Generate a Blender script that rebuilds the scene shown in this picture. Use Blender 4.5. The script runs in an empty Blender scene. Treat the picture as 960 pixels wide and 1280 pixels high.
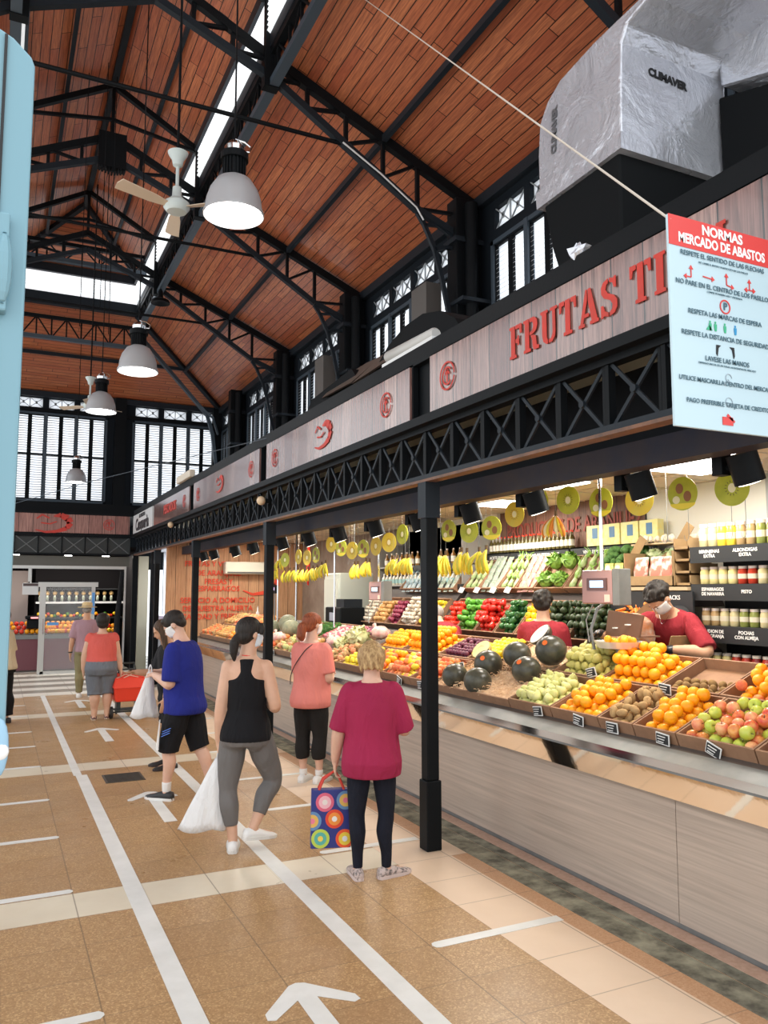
import bpy, bmesh, math, random
from mathutils import Vector, Matrix, Euler
random.seed(7)
SC = bpy.context.scene
COL = SC.collection
PI = math.pi
V = Vector
def rad(a): return math.radians(a)

# ---------------------------------------------------------------- linking and tagging
def tag(o, label=None, cat=None, group=None, kind=None):
    if label: o['label'] = label
    if cat: o['category'] = cat
    if group: o['group'] = group
    if kind: o['kind'] = kind
    return o
def empty(name, loc=(0, 0, 0), rz=0, label=None, cat=None, group=None, kind=None):
    o = bpy.data.objects.new(name, None); COL.objects.link(o)
    o.location = loc; o.rotation_euler = (0, 0, rz); o.empty_display_size = .1
    return tag(o, label, cat, group, kind)
def copy_tree(o, parent=None):
    c = o.copy(); COL.objects.link(c)
    if parent: c.parent = parent
    for ch in list(o.children): copy_tree(ch, c)
    return c

# ---------------------------------------------------------------- mesh builder
class MB:
    def __init__(s): s.bm = bmesh.new()
    def quad(s, pts, m=0):
        f = s.bm.faces.new([s.bm.verts.new(p) for p in pts]); f.material_index = m; return f
    def hexa(s, a, b, m=0):
        # a, b: two loops of equal length joined into a closed solid
        va = [s.bm.verts.new(p) for p in a]; vb = [s.bm.verts.new(p) for p in b]
        n = len(va); fs = []
        fs.append(s.bm.faces.new(va[::-1])); fs.append(s.bm.faces.new(vb))
        for i in range(n):
            j = (i + 1) % n
            fs.append(s.bm.faces.new((va[i], va[j], vb[j], vb[i])))
        for f in fs: f.material_index = m; f.normal_update()
        return s
    def box(s, x0, x1, y0, y1, z0, z1, m=0):
        s.hexa([(x0, y0, z0), (x1, y0, z0), (x1, y1, z0), (x0, y1, z0)], [(x0, y0, z1), (x1, y0, z1), (x1, y1, z1), (x0, y1, z1)], m)
        return s
    def bar(s, p, q, w, h, up=(0, 0, 1), m=0):
        p, q = V(p), V(q); d = (q - p).normalized(); u = V(up)
        if abs(d.dot(u)) > .98: u = V((0, 1, 0))
        sd = d.cross(u).normalized() * w / 2; u2 = sd.normalized().cross(d).normalized() * h / 2
        s.hexa([p - sd - u2, p + sd - u2, p + sd + u2, p - sd + u2], [q - sd - u2, q + sd - u2, q + sd + u2, q - sd + u2], m)
        return s
    def path(s, pts, w, h, up=(0, 1, 0), m=0):
        for a, b in zip(pts, pts[1:]): s.bar(a, b, w, h, up, m)
        return s
    def loft(s, rings, cap=True, m=0):
        vs = [[s.bm.verts.new(p) for p in r] for r in rings]
        for a, b in zip(vs, vs[1:]):
            n = len(a)
            for i in range(n):
                j = (i + 1) % n
                s.bm.faces.new((a[i], a[j], b[j], b[i])).material_index = m
        if cap:
            s.bm.faces.new(vs[0][::-1]).material_index = m; s.bm.faces.new(vs[-1]).material_index = m
        return s
    def tube(s, pts, r, n=8, m=0, cap=True):
        pts = [V(p) for p in pts]; rs = r if isinstance(r, (list, tuple)) else [r] * len(pts)
        rings = []; u = None
        for i, p in enumerate(pts):
            d = (pts[min(i + 1, len(pts) - 1)] - pts[max(i - 1, 0)])
            d = d.normalized() if d.length > 1e-9 else V((0, 0, 1))
            if u is None: u = d.orthogonal().normalized()
            u = (u - d * u.dot(d)).normalized(); v = d.cross(u)
            rings.append([p + (u * math.cos(2 * PI * k / n) + v * math.sin(2 * PI * k / n)) * rs[i] for k in range(n)])
        return s.loft(rings, cap, m)
    def cyl(s, p, q, r, n=12, m=0): return s.tube([p, q], r, n, m)
    def lathe(s, prof, c=(0, 0, 0), n=20, m=0, cap=True):
        c = V(c)
        rings = [[c + V((r * math.cos(2 * PI * k / n), r * math.sin(2 * PI * k / n), z)) for k in range(n)] for r, z in prof]
        return s.loft(rings, cap, m)
    def ell(s, c, r, rot=None, n=12, k=8, m=0):
        c = V(c); r = r if isinstance(r, (tuple, list)) else (r, r, r); rings = []
        for j in range(k + 1):
            t = -PI / 2 + PI * (j + .02 if j == 0 else j - .02 if j == k else j) / k
            ring = []
            for i in range(n):
                a = 2 * PI * i / n
                p = V((r[0] * math.cos(t) * math.cos(a), r[1] * math.cos(t) * math.sin(a), r[2] * math.sin(t)))
                if rot is not None: p = rot @ p
                ring.append(c + p)
            rings.append(ring)
        return s.loft(rings, True, m)
    def ext(s, poly, f, m=0):
        # poly: 2-D outline, f maps (u, v, side 0/1) to 3-D
        s.hexa([f(u, v, 0) for u, v in poly], [f(u, v, 1) for u, v in poly], m); return s
    def jitter(s, a):
        for v in s.bm.verts: v.co += V((random.uniform(-a, a), random.uniform(-a, a), random.uniform(-a, a)))
        return s
    def mesh(s, name, mats, smooth=False, bevel=0):
        bmesh.ops.recalc_face_normals(s.bm, faces=s.bm.faces)
        if bevel:
            bmesh.ops.bevel(s.bm, geom=[e for e in s.bm.edges if len(e.link_faces) == 2 and e.calc_face_angle(0) > .6], offset=bevel, segments=2, profile=.5, affect='EDGES')
        me = bpy.data.meshes.new(name); s.bm.to_mesh(me); s.bm.free()
        for mt in (mats if isinstance(mats, (list, tuple)) else [mats]): me.materials.append(mt)
        if smooth:
            for p in me.polygons: p.use_smooth = True
            if smooth != 'all': me.set_sharp_from_angle(angle=rad(45))
        return me
    def build(s, name, mats, parent=None, smooth=False, bevel=0, loc=None, rot=None, ctr=False):
        if ctr:
            xs = [v.co for v in s.bm.verts]
            c = V(((min(v.x for v in xs) + max(v.x for v in xs)) / 2, (min(v.y for v in xs) + max(v.y for v in xs)) / 2, min(v.z for v in xs)))
            for v in s.bm.verts: v.co -= c
            loc = c
        me = s.mesh(name, mats, smooth, bevel)
        o = bpy.data.objects.new(name, me); COL.objects.link(o)
        if loc is not None: o.location = loc
        if rot is not None: o.rotation_euler = rot
        if parent: o.parent = parent
        return o
def struct(o): o['kind'] = 'structure'; return o
def put(me, name, loc, rot=(0, 0, 0), sc=1, parent=None):
    o = bpy.data.objects.new(name, me); COL.objects.link(o); o.location = loc; o.rotation_euler = rot
    o.scale = (sc, sc, sc) if not isinstance(sc, (tuple, list)) else sc
    if parent: o.parent = parent
    return o

# ---------------------------------------------------------------- materials
class NT:
    def __init__(s, name, rough=.5, metal=0, spec=.5):
        s.m = bpy.data.materials.new(name); s.m.use_nodes = True; s.t = s.m.node_tree
        s.b = s.t.nodes['Principled BSDF']
        s.b.inputs['Roughness'].default_value = rough; s.b.inputs['Metallic'].default_value = metal
        s.b.inputs['Specular IOR Level'].default_value = spec
        s._co = None
    def N(s, t, *ins, **pr):
        n = s.t.nodes.new(t)
        for k, v in pr.items(): setattr(n, k, v)
        for i, v in enumerate(ins):
            if v is None: continue
            if isinstance(v, tuple) and len(v) == 2 and isinstance(v[0], str): s.set(n.inputs[v[0]], v[1])
            else: s.set(n.inputs[i], v)
        return n
    def set(s, inp, v):
        if isinstance(v, bpy.types.NodeSocket): s.t.links.new(v, inp)
        elif isinstance(v, (tuple, list)): inp.default_value = tuple(v) + ((1,) if len(inp.default_value) == 4 and len(v) == 3 else ())
        else: inp.default_value = v
    def co(s):
        if s._co is None: s._co = s.N('ShaderNodeTexCoord').outputs['Object']
        return s._co
    def xyz(s):
        n = s.N('ShaderNodeSeparateXYZ', s.co()); return n.outputs[0], n.outputs[1], n.outputs[2]
    def math(s, op, a, b=0.): return s.N('ShaderNodeMath', a, b, operation=op).outputs[0]
    def mapc(s, vec, scale=(1, 1, 1), loc=(0, 0, 0)): return s.N('ShaderNodeMapping', vec, loc, None, scale).outputs[0]
    def noise(s, vec, scale, detail=3, rough=.5, dist=0):
        n = s.N('ShaderNodeTexNoise', ('Vector', vec), ('Scale', scale), ('Detail', detail), ('Roughness', rough), ('Distortion', dist)); return n.outputs['Fac']
    def ramp(s, f, stops, const=False):
        n = s.N('ShaderNodeValToRGB', f); r = n.color_ramp
        if const: r.interpolation = 'CONSTANT'
        while len(r.elements) < len(stops): r.elements.new(.5)
        for e, (p, c) in zip(r.elements, stops):
            e.position = p; e.color = (c if isinstance(c, (tuple, list)) else (c, c, c)) + (1,)
        return n.outputs[0]
    def mix(s, f, a, b, mode='MIX'):
        n = s.N('ShaderNodeMix', data_type='RGBA', blend_type=mode)
        s.set(n.inputs[0], f); s.set(n.inputs[6], a); s.set(n.inputs[7], b); return n.outputs[2]
    def bump(s, h, d=.1, dist=.01):
        n = s.N('ShaderNodeBump', ('Strength', d), ('Distance', dist), ('Height', h)); s.set(s.b.inputs['Normal'], n.outputs[0]); return s
    def col(s, c): s.set(s.b.inputs['Base Color'], c); return s
MATS = {}
def M(name, c, rough=.5, metal=0, c2=None, ns=6., amt=.5, bump=0, bscale=40, emit=0, spec=.5, coat=0, trans=0, alpha=1, sss=0):
    if name in MATS: return MATS[name]
    t = NT(name, rough, metal, spec)
    if c2 is not None: t.col(t.mix(t.ramp(t.noise(t.co(), ns, 4, .6), [(.35, 0.), (.35 + amt * .6, 1.)]), c, c2))
    else: t.col(c)
    if bump: t.bump(t.noise(t.co(), bscale, 4, .6), bump, .01)
    if emit: t.set(t.b.inputs['Emission Color'], c); t.set(t.b.inputs['Emission Strength'], emit)
    if coat: t.set(t.b.inputs['Coat Weight'], coat)
    if trans: t.set(t.b.inputs['Transmission Weight'], trans)
    if alpha < 1: t.set(t.b.inputs['Alpha'], alpha)
    if sss: t.set(t.b.inputs['Subsurface Weight'], sss); t.set(t.b.inputs['Subsurface Radius'], (.02, .008, .004))
    MATS[name] = t.m
    return t.m

def planks(name, ax, width, length, base, dark, light, rough=.5, gap=.02, joint=True, off=0.):
    """ax = (lengthwise axis index, crosswise axis index)"""
    t = NT(name, rough); xyz = t.xyz(); L, W = xyz[ax[0]], xyz[ax[1]]
    w = t.math('DIVIDE', t.math('ADD', W, off), width); row = t.math('FLOOR', w); fw = t.math('FRACT', w)
    sh = t.N('ShaderNodeTexWhiteNoise', None, row, noise_dimensions='1D').outputs[0]
    l = t.math('ADD', t.math('DIVIDE', L, length), t.math('MULTIPLY', sh, 7.3)); fl = t.math('FRACT', l); cell = t.math('FLOOR', l)
    cid = t.N('ShaderNodeCombineXYZ', row, cell if joint else 0.).outputs[0]
    rnd = t.N('ShaderNodeTexWhiteNoise', cid).outputs[0]
    sc = [30, 30, 30]; sc[ax[0]] = 1.6
    g = t.noise(t.mapc(t.co(), tuple(sc)), 1.6, 5, .65, .6)
    c = t.mix(t.ramp(rnd, [(0, 0.), (1, 1.)]), base, light); c = t.mix(t.ramp(g, [(.38, 0.), (.72, .85)]), c, dark)
    edge = t.math('LESS_THAN', t.math('MINIMUM', fw, t.math('SUBTRACT', 1., fw)), gap)
    if joint:
        edge = t.math('MAXIMUM', edge, t.math('LESS_THAN', t.math('MINIMUM', fl, t.math('SUBTRACT', 1., fl)), gap * width / length))
    c = t.mix(edge, c, tuple(v * .12 for v in dark)); t.col(c)
    t.bump(t.math('SUBTRACT', t.math('MULTIPLY', g, .3), edge), .35, .006)
    MATS[name] = t.m; return t.m

def floor_mat():
    t = NT('terrazzo_tiles', .3, spec=.3); x, y, z = t.xyz()
    tx = t.math('DIVIDE', t.math('SUBTRACT', x, .515), .4167); ty = t.math('DIVIDE', t.math('SUBTRACT', y, 5.17), .404)
    fx, fy = t.math('FRACT', tx), t.math('FRACT', ty)
    def edge(f, g): return t.math('LESS_THAN', t.math('MINIMUM', f, t.math('SUBTRACT', 1., f)), g)
    rnd = t.N('ShaderNodeTexWhiteNoise', t.N('ShaderNodeCombineXYZ', t.math('FLOOR', tx), t.math('FLOOR', ty)).outputs[0]).outputs[0]
    sp = t.N('ShaderNodeTexVoronoi', ('Vector', t.co()), ('Scale', 130.)).outputs['Color']
    spf = t.N('ShaderNodeSeparateColor', sp).outputs[0]
    tan = t.mix(t.ramp(spf, [(0, 0.), (.75, .45), (.95, 1.)]), (.36, .205, .09), (.62, .41, .21))
    tan = t.mix(t.math('MULTIPLY', rnd, .35), tan, (.33, .19, .09))
    cream = t.mix(t.noise(t.co(), 3, 5, .6), (.80, .73, .58), (.66, .57, .43))
    pink = t.mix(t.noise(t.co(), 3, 5, .6), (.84, .66, .50), (.72, .54, .39))
    band = t.math('LESS_THAN', t.math('FRACT', t.math('DIVIDE', t.math('SUBTRACT', y, 5.17), 4.04)), .1)
    c = t.mix(band, tan, cream)
    bord = t.math('MULTIPLY', t.math('GREATER_THAN', x, 2.6), t.math('LESS_THAN', x, 3.035)); c = t.mix(bord, c, pink)
    out = t.math('GREATER_THAN', x, 3.035); notband = t.math('SUBTRACT', 1., band)
    c = t.mix(out, c, t.mix(band, t.mix(spf, (.50, .27, .14), (.60, .36, .21)), pink))
    far = t.math('GREATER_THAN', y, 15.95)
    st = t.math('LESS_THAN', t.math('FRACT', t.math('DIVIDE', t.math('SUBTRACT', y, 15.95), .92)), .5)
    c = t.mix(far, c, t.mix(st, (.30, .27, .22), (.82, .78, .68)))
    bigx = edge(t.math('FRACT', t.math('DIVIDE', t.math('SUBTRACT', x, .515), .8334)), .0045)
    gr = t.math('MAXIMUM', t.math('MAXIMUM', bigx, t.math('MULTIPLY', edge(fx, .006), .35)), t.math('MULTIPLY', edge(fy, .009), .7))
    c = t.mix(t.math('MULTIPLY', gr, .6), c, (.13, .085, .05))
    stain = t.ramp(t.noise(t.co(), .9, 6, .55), [(.5, 0.), (.8, .22)]); c = t.mix(stain, c, (.30, .20, .12))
    t.col(c); t.set(t.b.inputs['Roughness'], t.ramp(t.noise(t.co(), 2.2, 4, .6), [(.3, .26), (.7, .42)]))
    t.bump(t.math('MULTIPLY', gr, -1.), .2, .003)
    return t.m

M('black_paint', (.0065, .008, .0095), .5, bump=.08, bscale=30, spec=.12)
M('steel_grey', (.020, .026, .033), .45, bump=.05, spec=.15)
M('steel_blue', (.065, .09, .115), .45, .2)
M('dark_wall', (.011, .015, .020), .6, spec=.12)
M('rust_rail', (.20, .085, .04), .5, c2=(.10, .05, .03), ns=9)
M('white_metal', (.75, .76, .76), .35)
M('lamp_alu', (.50, .52, .54), .35, .25)
M('lamp_glow', (1., .97, .92), .5, emit=9)
M('panel_glow', (1., .98, .94), .5, emit=7)
M('tape_white', (.80, .80, .77), .42, c2=(.66, .66, .62), ns=5, amt=.9)
M('chrome', (.68, .68, .68), .12, 1)
M('steel', (.17, .18, .18), .4, .2, c2=(.23, .235, .23), ns=4, spec=.3)
M('mirror_strip', (.86, .76, .64), .06, 1, bump=.1, bscale=3)
M('cardboard', (.33, .185, .105), .8, c2=(.26, .14, .08), ns=8)
M('carton_brown', (.38, .25, .12), .85, c2=(.30, .19, .09), ns=6)
M('kraft_light', (.55, .40, .24), .85)
M('white_plaster', (.80, .78, .70), .8)
M('ceiling_tile', (.78, .70, .55), .85)
M('chalkboard', (.018, .02, .022), .55)
M('chalk_white', (.85, .85, .82), .8)
M('red_paint', (.62, .045, .03), .6, c2=(.42, .05, .035), ns=14, amt=.8)
M('red_print', (.60, .10, .075), .55)
M('white_gloss', (.82, .83, .83), .25)
M('shutter_white', (.80, .84, .86), .6)
M('frost_glass', (.85, .88, .90), .35, trans=.0)
M('concrete', (.32, .31, .23), .85, c2=(.09, .085, .065), ns=7, amt=.5, bump=.3, bscale=25)
M('pink_terrazzo', (.60, .40, .30), .4, c2=(.50, .31, .22), ns=30)
M('green_shelf', (.02, .22, .14), .4)
M('shelf_grey', (.30, .29, .27), .4)
planks('roof_planks', (1, 0), .13, 1.5, (.52, .140, .062), (.22, .048, .026), (.70, .245, .105), .33, .045)
planks('roof_planks_hip', (0, 1), .13, 1.5, (.56, .150, .058), (.26, .055, .028), (.70, .245, .10), .36, .045)
planks('sign_planks', (2, 1), .235, 9., (.20, .085, .072), (.035, .016, .016), (.46, .29, .245), .25, .02, False)
for _n in ('sign_planks',): MATS[_n].node_tree.nodes['Principled BSDF'].inputs['Coat IOR'].default_value = 1.75; MATS[_n].node_tree.nodes['Principled BSDF'].inputs['Coat Weight'].default_value = .9; MATS[_n].node_tree.nodes['Principled BSDF'].inputs['Coat Roughness'].default_value = .12
planks('sign_planks_x', (2, 0), .3, 9., (.36, .16, .13), (.10, .04, .035), (.50, .27, .22), .45, .02, False)
planks('inner_planks', (2, 0), .21, 9., (.56, .30, .15), (.30, .13, .06), (.66, .38, .20), .6, .02, False)
planks('back_planks', (2, 1), .2, 9., (.17, .075, .045), (.05, .025, .018), (.26, .13, .085), .6, .02, False)
def laminate():
    t = NT('grey_laminate', .33); g = t.noise(t.mapc(t.co(), (1, .7, 34)), 1.3, 6, .6, .3)
    t.col(t.mix(t.ramp(g, [(.3, 0.), (.7, 1.)]), (.54, .445, .37), (.37, .305, .255))); MATS['laminate'] = t.m
laminate()
def foil():
    t = NT('crumpled_foil', .25, .5); t.col(t.mix(t.noise(t.co(), 2, 3), (.74, .77, .83), (.56, .56, .62)))
    h = t.math('ADD', t.noise(t.co(), 2.6, 5, .6, 1.), t.math('MULTIPLY', t.noise(t.co(), 22, 3, .6), .12)); t.bump(h, .75, .045)
    t.set(t.b.inputs['Roughness'], t.ramp(t.noise(t.co(), 5, 3), [(.3, .15), (.7, .34)])); MATS['foil'] = t.m
foil()
def sleeper(name, col, folds=.35, rough=.85):
    if name in MATS: return MATS[name]
    t = NT(name, rough, spec=.25)
    h = t.math('ADD', t.noise(t.mapc(t.co(), (9, 9, 3.2)), 1., 3, .5, .8), t.math('MULTIPLY', t.noise(t.co(), 300, 2), .03))
    t.col(t.mix(t.ramp(t.noise(t.co(), 3, 2), [(.3, 0.), (.7, 1.)]), col, tuple(v * .86 for v in col))); t.bump(h, min(1, folds * 2.4), .05)
    MATS[name] = t.m; return t.m

# ---------------------------------------------------------------- lettering
def text(body, size, loc, rot, mat, name='lettering', parent=None, bold=0., ext=.002, align='CENTER', sx=1., spacing=1.):
    cu = bpy.data.curves.new('t', 'FONT'); cu.body = body; cu.size = size; cu.align_x = align; cu.align_y = 'CENTER'
    cu.extrude = ext; cu.offset = bold; cu.space_character = spacing; cu.resolution_u = 3
    ob = bpy.data.objects.new('t', cu); me = bpy.data.meshes.new_from_object(ob)
    bpy.data.objects.remove(ob); bpy.data.curves.remove(cu)
    me.name = name; me.materials.clear(); me.materials.append(mat)
    o = put(me, name, loc, rot, (sx, 1, 1)); 
    if parent: o.parent = parent
    return o
FX = (PI / 2, 0, -PI / 2)     # lettering that faces the aisle
FY = (PI / 2, 0, 0)           # lettering that faces the entrance end
# ================================================================ people
def skin_mat(name, c):
    if name in MATS: return MATS[name]
    return M(name, c, .5, c2=tuple(v * .88 for v in c), ns=7, amt=.5, sss=.06, bump=.06, bscale=120)
def catmull(P, n=4):
    P = [V(p) for p in P]; out = []
    for i in range(len(P) - 1):
        a, b, c, d = P[max(i - 1, 0)], P[i], P[i + 1], P[min(i + 2, len(P) - 1)]
        for k in range(n):
            t = k / n; out.append(.5 * ((2 * b) + (c - a) * t + (2 * a - 5 * b + 4 * c - d) * t * t + (3 * b - a - 3 * c + d) * t ** 3))
    out.append(P[-1]); return out
def fuse(mb, name, mat, parent, voxel=.012, smooth=3, sub=0):
    """merge overlapping closed shapes into one continuous surface"""
    me = mb.mesh('tmp', mat); o = bpy.data.objects.new('tmp', me); COL.objects.link(o)
    r = o.modifiers.new('r', 'REMESH'); r.mode = 'VOXEL'; r.voxel_size = voxel; r.use_smooth_shade = True
    if smooth: s = o.modifiers.new('s', 'SMOOTH'); s.iterations = smooth; s.factor = .5
    dg = bpy.context.evaluated_depsgraph_get(); m2 = bpy.data.meshes.new_from_object(o.evaluated_get(dg)); bpy.data.objects.remove(o); bpy.data.meshes.remove(me)
    m2.name = name; m2.materials.clear(); m2.materials.append(mat)
    for p in m2.polygons: p.use_smooth = True; p.material_index = 0
    q = bpy.data.objects.new(name, m2); COL.objects.link(q)
    if parent: q.parent = parent
    return q
def U3(v): return V(v).normalized()
class Rig:
    def __init__(s, h, hip=.105, waist=.085, chest=.095, sh=.118, depth=.66, bend=0., side=0., arms={}, legs={}, head=(0, 0), hs=1., fat=1., leg=1.):
        s.h = h; s.hip, s.waist, s.chest, s.sh, s.depth, s.fat, s.legf = hip * h, waist * h, chest * h, sh * h, depth, fat, leg
        s.up = V((side, math.sin(bend), math.cos(bend))).normalized(); s.P0 = V((0, 0, .5 * h)); s.P1 = V((0, 0, .585 * h)); s.front = V((0, math.cos(bend), -math.sin(bend)))
        s.hr = Matrix.Rotation(rad(head[0]), 3, 'Z') @ Matrix.Rotation(rad(-head[1]), 3, 'X') 
        nb = s.sp(.335); hd = (s.up * .6 + V((0, 0, .4))).normalized(); s.nb = nb; s.hc = nb + hd * .098 * h + s.hr @ V((0, .012 * h, 0)) + V((0, math.sin(rad(head[1])) * .035 * h, -abs(math.sin(rad(head[1]))) * .012 * h)) * 1. + V((0, .030 * h, -.032 * h)) * max(0, math.sin(rad(head[1])) - .35); s.hs = hs
        s.arm = {}; s.legs = {}
        for k, sg in (('L', -1), ('R', 1)):
            a = arms.get(k, ((sg * .12, .05, -1), (sg * .02, .18, -1))); S = s.sp(.284) + V((sg * (s.sh - .026 * h), 0, 0)); E = S + U3(a[0]) * .175 * h; W = E + U3(a[1]) * .148 * h; s.arm[k] = (S, E, W, U3(a[2]) if len(a) > 2 else U3(a[1]), a[3] if len(a) > 3 else .5)
            l = legs.get(k, ((sg * .02, .02, -1), (0, -.03, -1))); H = V((sg * .052 * h, 0, .495 * h)); K = H + U3(l[0]) * .235 * h; A = K + U3(l[1]) * .222 * h; s.legs[k] = (H, K, A, U3(l[2]) if len(l) > 2 else V((sg * .15, 1, 0)).normalized())
        mn = min(s.legs['L'][2].z, s.legs['R'][2].z); s.dz = .043 * h - mn
    def sp(s, t):
        t *= s.h
        if t <= .085 * s.h: return s.P0 + V((0, 0, t))
        return s.P1 + s.up * (t - .085 * s.h)
    W_ = ((-.14, .95), (-.05, .97), (0., 1.), (.04, .97))
    def width(s, t):
        K = [(-.3, s.hip * .9), (-.09, s.hip * .90), (-.03, s.hip), (.0, s.hip), (.04, s.hip * .96), (.10, s.waist), (.17, (s.waist + s.chest) * .52), (.22, s.chest), (.265, s.sh * .90), (.288, s.sh * .86), (.305, s.sh * .70), (.318, s.sh * .50), (.335, .042 * s.h), (.4, .034 * s.h)]
        for (a, x), (b, y) in zip(K, K[1:]):
            if a <= t <= b: return x + (y - x) * (t - a) / (b - a)
        return K[-1][1]
    def dep(s, t):
        K = [(-.3, .72), (0., .78), (.04, .8), (.10, .76), (.22, .72), (.27, .6), (.318, .55), (.335, .95), (.4, 1.)]
        for (a, x), (b, y) in zip(K, K[1:]):
            if a <= t <= b: return (x + (y - x) * (t - a) / (b - a)) * (s.depth / .66 if t < .3 else 1)
        return 1.
    def torso(s, b, t0, t1, inf=0., hem=0., n=12, ny=22, belly=0.):
        rings = []; base = s.P0.z / s.h
        for i in range(n + 1):
            t = t0 + (t1 - t0) * i / n; c = s.sp(t); w = s.width(t) + inf + hem * max(0, 1 - (t - t0) / .22); d = s.width(t) * s.dep(t) + inf + hem * .8 * max(0, 1 - (t - t0) / .22)
            fr = s.front if t > .1 else V((0, 1, 0)); off = V((0, belly * math.exp(-((t - .09) / .07) ** 2), 0))
            if -.06 < t < .03: off -= V((0, .012 * s.h * (1 - abs(t + .015) / .045), 0))
            rings.append([c + off + V((1, 0, 0)) * w * math.cos(2 * PI * k / ny) + fr * d * math.sin(2 * PI * k / ny) for k in range(ny)])
        b.loft(rings)
        if t1 >= .318:
            for k in 'LR':
                S = s.arm[k][0]; b.tube([s.sp(.326), s.sp(.315).lerp(S, .45) + s.up * .004 * s.h, S + s.up * .004 * s.h], [.020 * s.h + inf * .6, .022 * s.h + inf * .6, .026 * s.h + inf * .6], 10)
        return b
    def armtube(s, b, k, f0, f1, inf=0., flare=0.):
        S, E, W, hd, cu = s.arm[k]; h = s.h * s.fat
        P = catmull([S, S.lerp(E, .5), E, E.lerp(W, .4), W], 5); R = [.033, .0315, .0275, .0275, .0175]; R = [x * h for x in R]; RR = []
        for i in range(len(R) - 1): RR += [R[i] + (R[i + 1] - R[i]) * q / 5 for q in range(5)]
        RR.append(R[-1]); n = len(P); i0, i1 = int(f0 * (n - 1)), int(round(f1 * (n - 1)))
        pts = P[i0:i1 + 1]; rr = [RR[i0 + i] + inf + flare * i / max(1, i1 - i0) for i in range(len(pts))]
        b.tube(pts, rr, 14); 
        if f0 == 0: b.ell(S, R[0] * 1.0 + inf * .55, n=14, k=9)
        return b
    def legtube(s, b, k, f0, f1, inf=0., flare=0.):
        H, K, A, fd = s.legs[k]; h = s.h * s.legf; back = V((0, -1, 0)); back = (-fd).normalized()
        P = catmull([H + V((0, 0, .0)), H.lerp(K, .45), K, K.lerp(A, .33) + back * .010 * s.h, K.lerp(A, .7), A], 5); R = [x * h for x in (.051, .051, .034, .0345, .023, .0185)]; RR = []
        for i in range(len(R) - 1): RR += [R[i] + (R[i + 1] - R[i]) * q / 5 for q in range(5)]
        RR.append(R[-1]); n = len(P); i0, i1 = int(f0 * (n - 1)), int(round(f1 * (n - 1))); pts = P[i0:i1 + 1]
        b.tube(pts, [RR[i0 + i] + inf + flare * i / max(1, i1 - i0) for i in range(len(pts))], 14); return b
    def hand(s, b, k):
        S, E, W, hd, cu = s.arm[k]; h = s.h; sg = -1 if k == 'L' else 1; L = .105 * h; d = hd; side = V((0, 1, 0)); side = (side - d * side.dot(d)).normalized() if abs(side.dot(d)) < .95 else V((-sg, 0, 0)); nrm = d.cross(side).normalized()
        if nrm.x * sg > 0: nrm = -nrm
        c = W + d * L * .30; ra = Matrix((side, nrm, d)).transposed(); b.ell(c, (.021 * h, .0095 * h, .031 * h), ra, 12, 8); b.tube([W - d * .01, W + d * L * .2], [.0165 * h, .015 * h], 10)
        for i, (o, l) in enumerate(((-.0155, .82), (-.0055, .96), (.0055, 1.), (.0155, .90))):
            p = W + d * L * .50 + side * o * h; ax = (d + nrm * .25 * cu).normalized(); p1 = p + ax * L * .22 * l; ax = (d * (1 - cu * .5) + nrm * cu * .9).normalized(); p2 = p1 + ax * L * .16 * l; ax = (d * (1 - cu * 1.1) + nrm * cu * 1.3).normalized() if cu < .95 else nrm; p3 = p2 + ax * L * .12 * l
            b.tube([p - d * .01, p, p1, p2, p3], [.0058 * h, .0056 * h, .0052 * h, .0047 * h, .0038 * h], 8)
        t0 = W + d * L * .14 + side * .016 * h; t1 = t0 + (d * .8 + side * .75 + nrm * .35).normalized() * L * .26; t2 = t1 + (d * 1. + side * .15 + nrm * .4).normalized() * L * .22; b.tube([t0, t1, t2], [.0075 * h, .0062 * h, .0046 * h], 8)
    def headshape(s, b):
        h = s.h * s.hs; T = lambda x, y, z: s.hc + s.hr @ V((x * h, y * h, z * h)); R = s.hr
        b.ell(T(0, -.004, .014), (.044 * h, .055 * h, .052 * h), R, 20, 14); b.ell(T(0, .013, -.022), (.035 * h, .038 * h, .042 * h), R, 16, 10); b.ell(T(0, .03, -.048), (.018 * h, .018 * h, .014 * h), R)
        b.tube([T(0, .048, .008), T(0, .060, -.012), T(0, .063, -.02)], [.005 * h, .0075 * h, .0085 * h], 8); b.ell(T(0, .047, .014), (.03 * h, .009 * h, .006 * h), R)
        for sg in (-1, 1): b.ell(T(sg * .0455, -.004, -.006), (.005 * h, .011 * h, .018 * h), R)
        b.ell(T(0, .051, -.033), (.015 * h, .007 * h, .006 * h), R); b.tube([s.nb - s.up * .02 * s.h, s.nb.lerp(s.hc, .5), T(0, -.006, -.01)], [.041 * s.h, .034 * s.h, .034 * s.h], 14)
    def face(s, t, maskm=None):
        h = s.h * s.hs; T = lambda x, y, z: s.hc + V((0, 0, s.dz)) + s.hr @ V((x * h, y * h, z * h)); R = s.hr
        for sg in (-1, 1):
            b = MB(); b.ell(T(sg * .0175, .0455, .0035), (.0075 * h, .005 * h, .0045 * h), R, 10, 6); e = b.build('eye', M('eye_white', (.7, .68, .65), .3), t, smooth='all')
            MB().ell(T(sg * .0175, .0495, .0035), (.0035 * h, .002 * h, .0038 * h), R, 8, 5).build('iris', M('iris_dark', (.05, .025, .015), .2), e, smooth='all')
            MB().tube([T(sg * .008, .052, .015), T(sg * .018, .0515, .018), T(sg * .028, .046, .015)], [.0015 * h, .002 * h, .001 * h], 5).build('eyebrow', M('brow_dark', (.03, .02, .015), .8), t)
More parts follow.
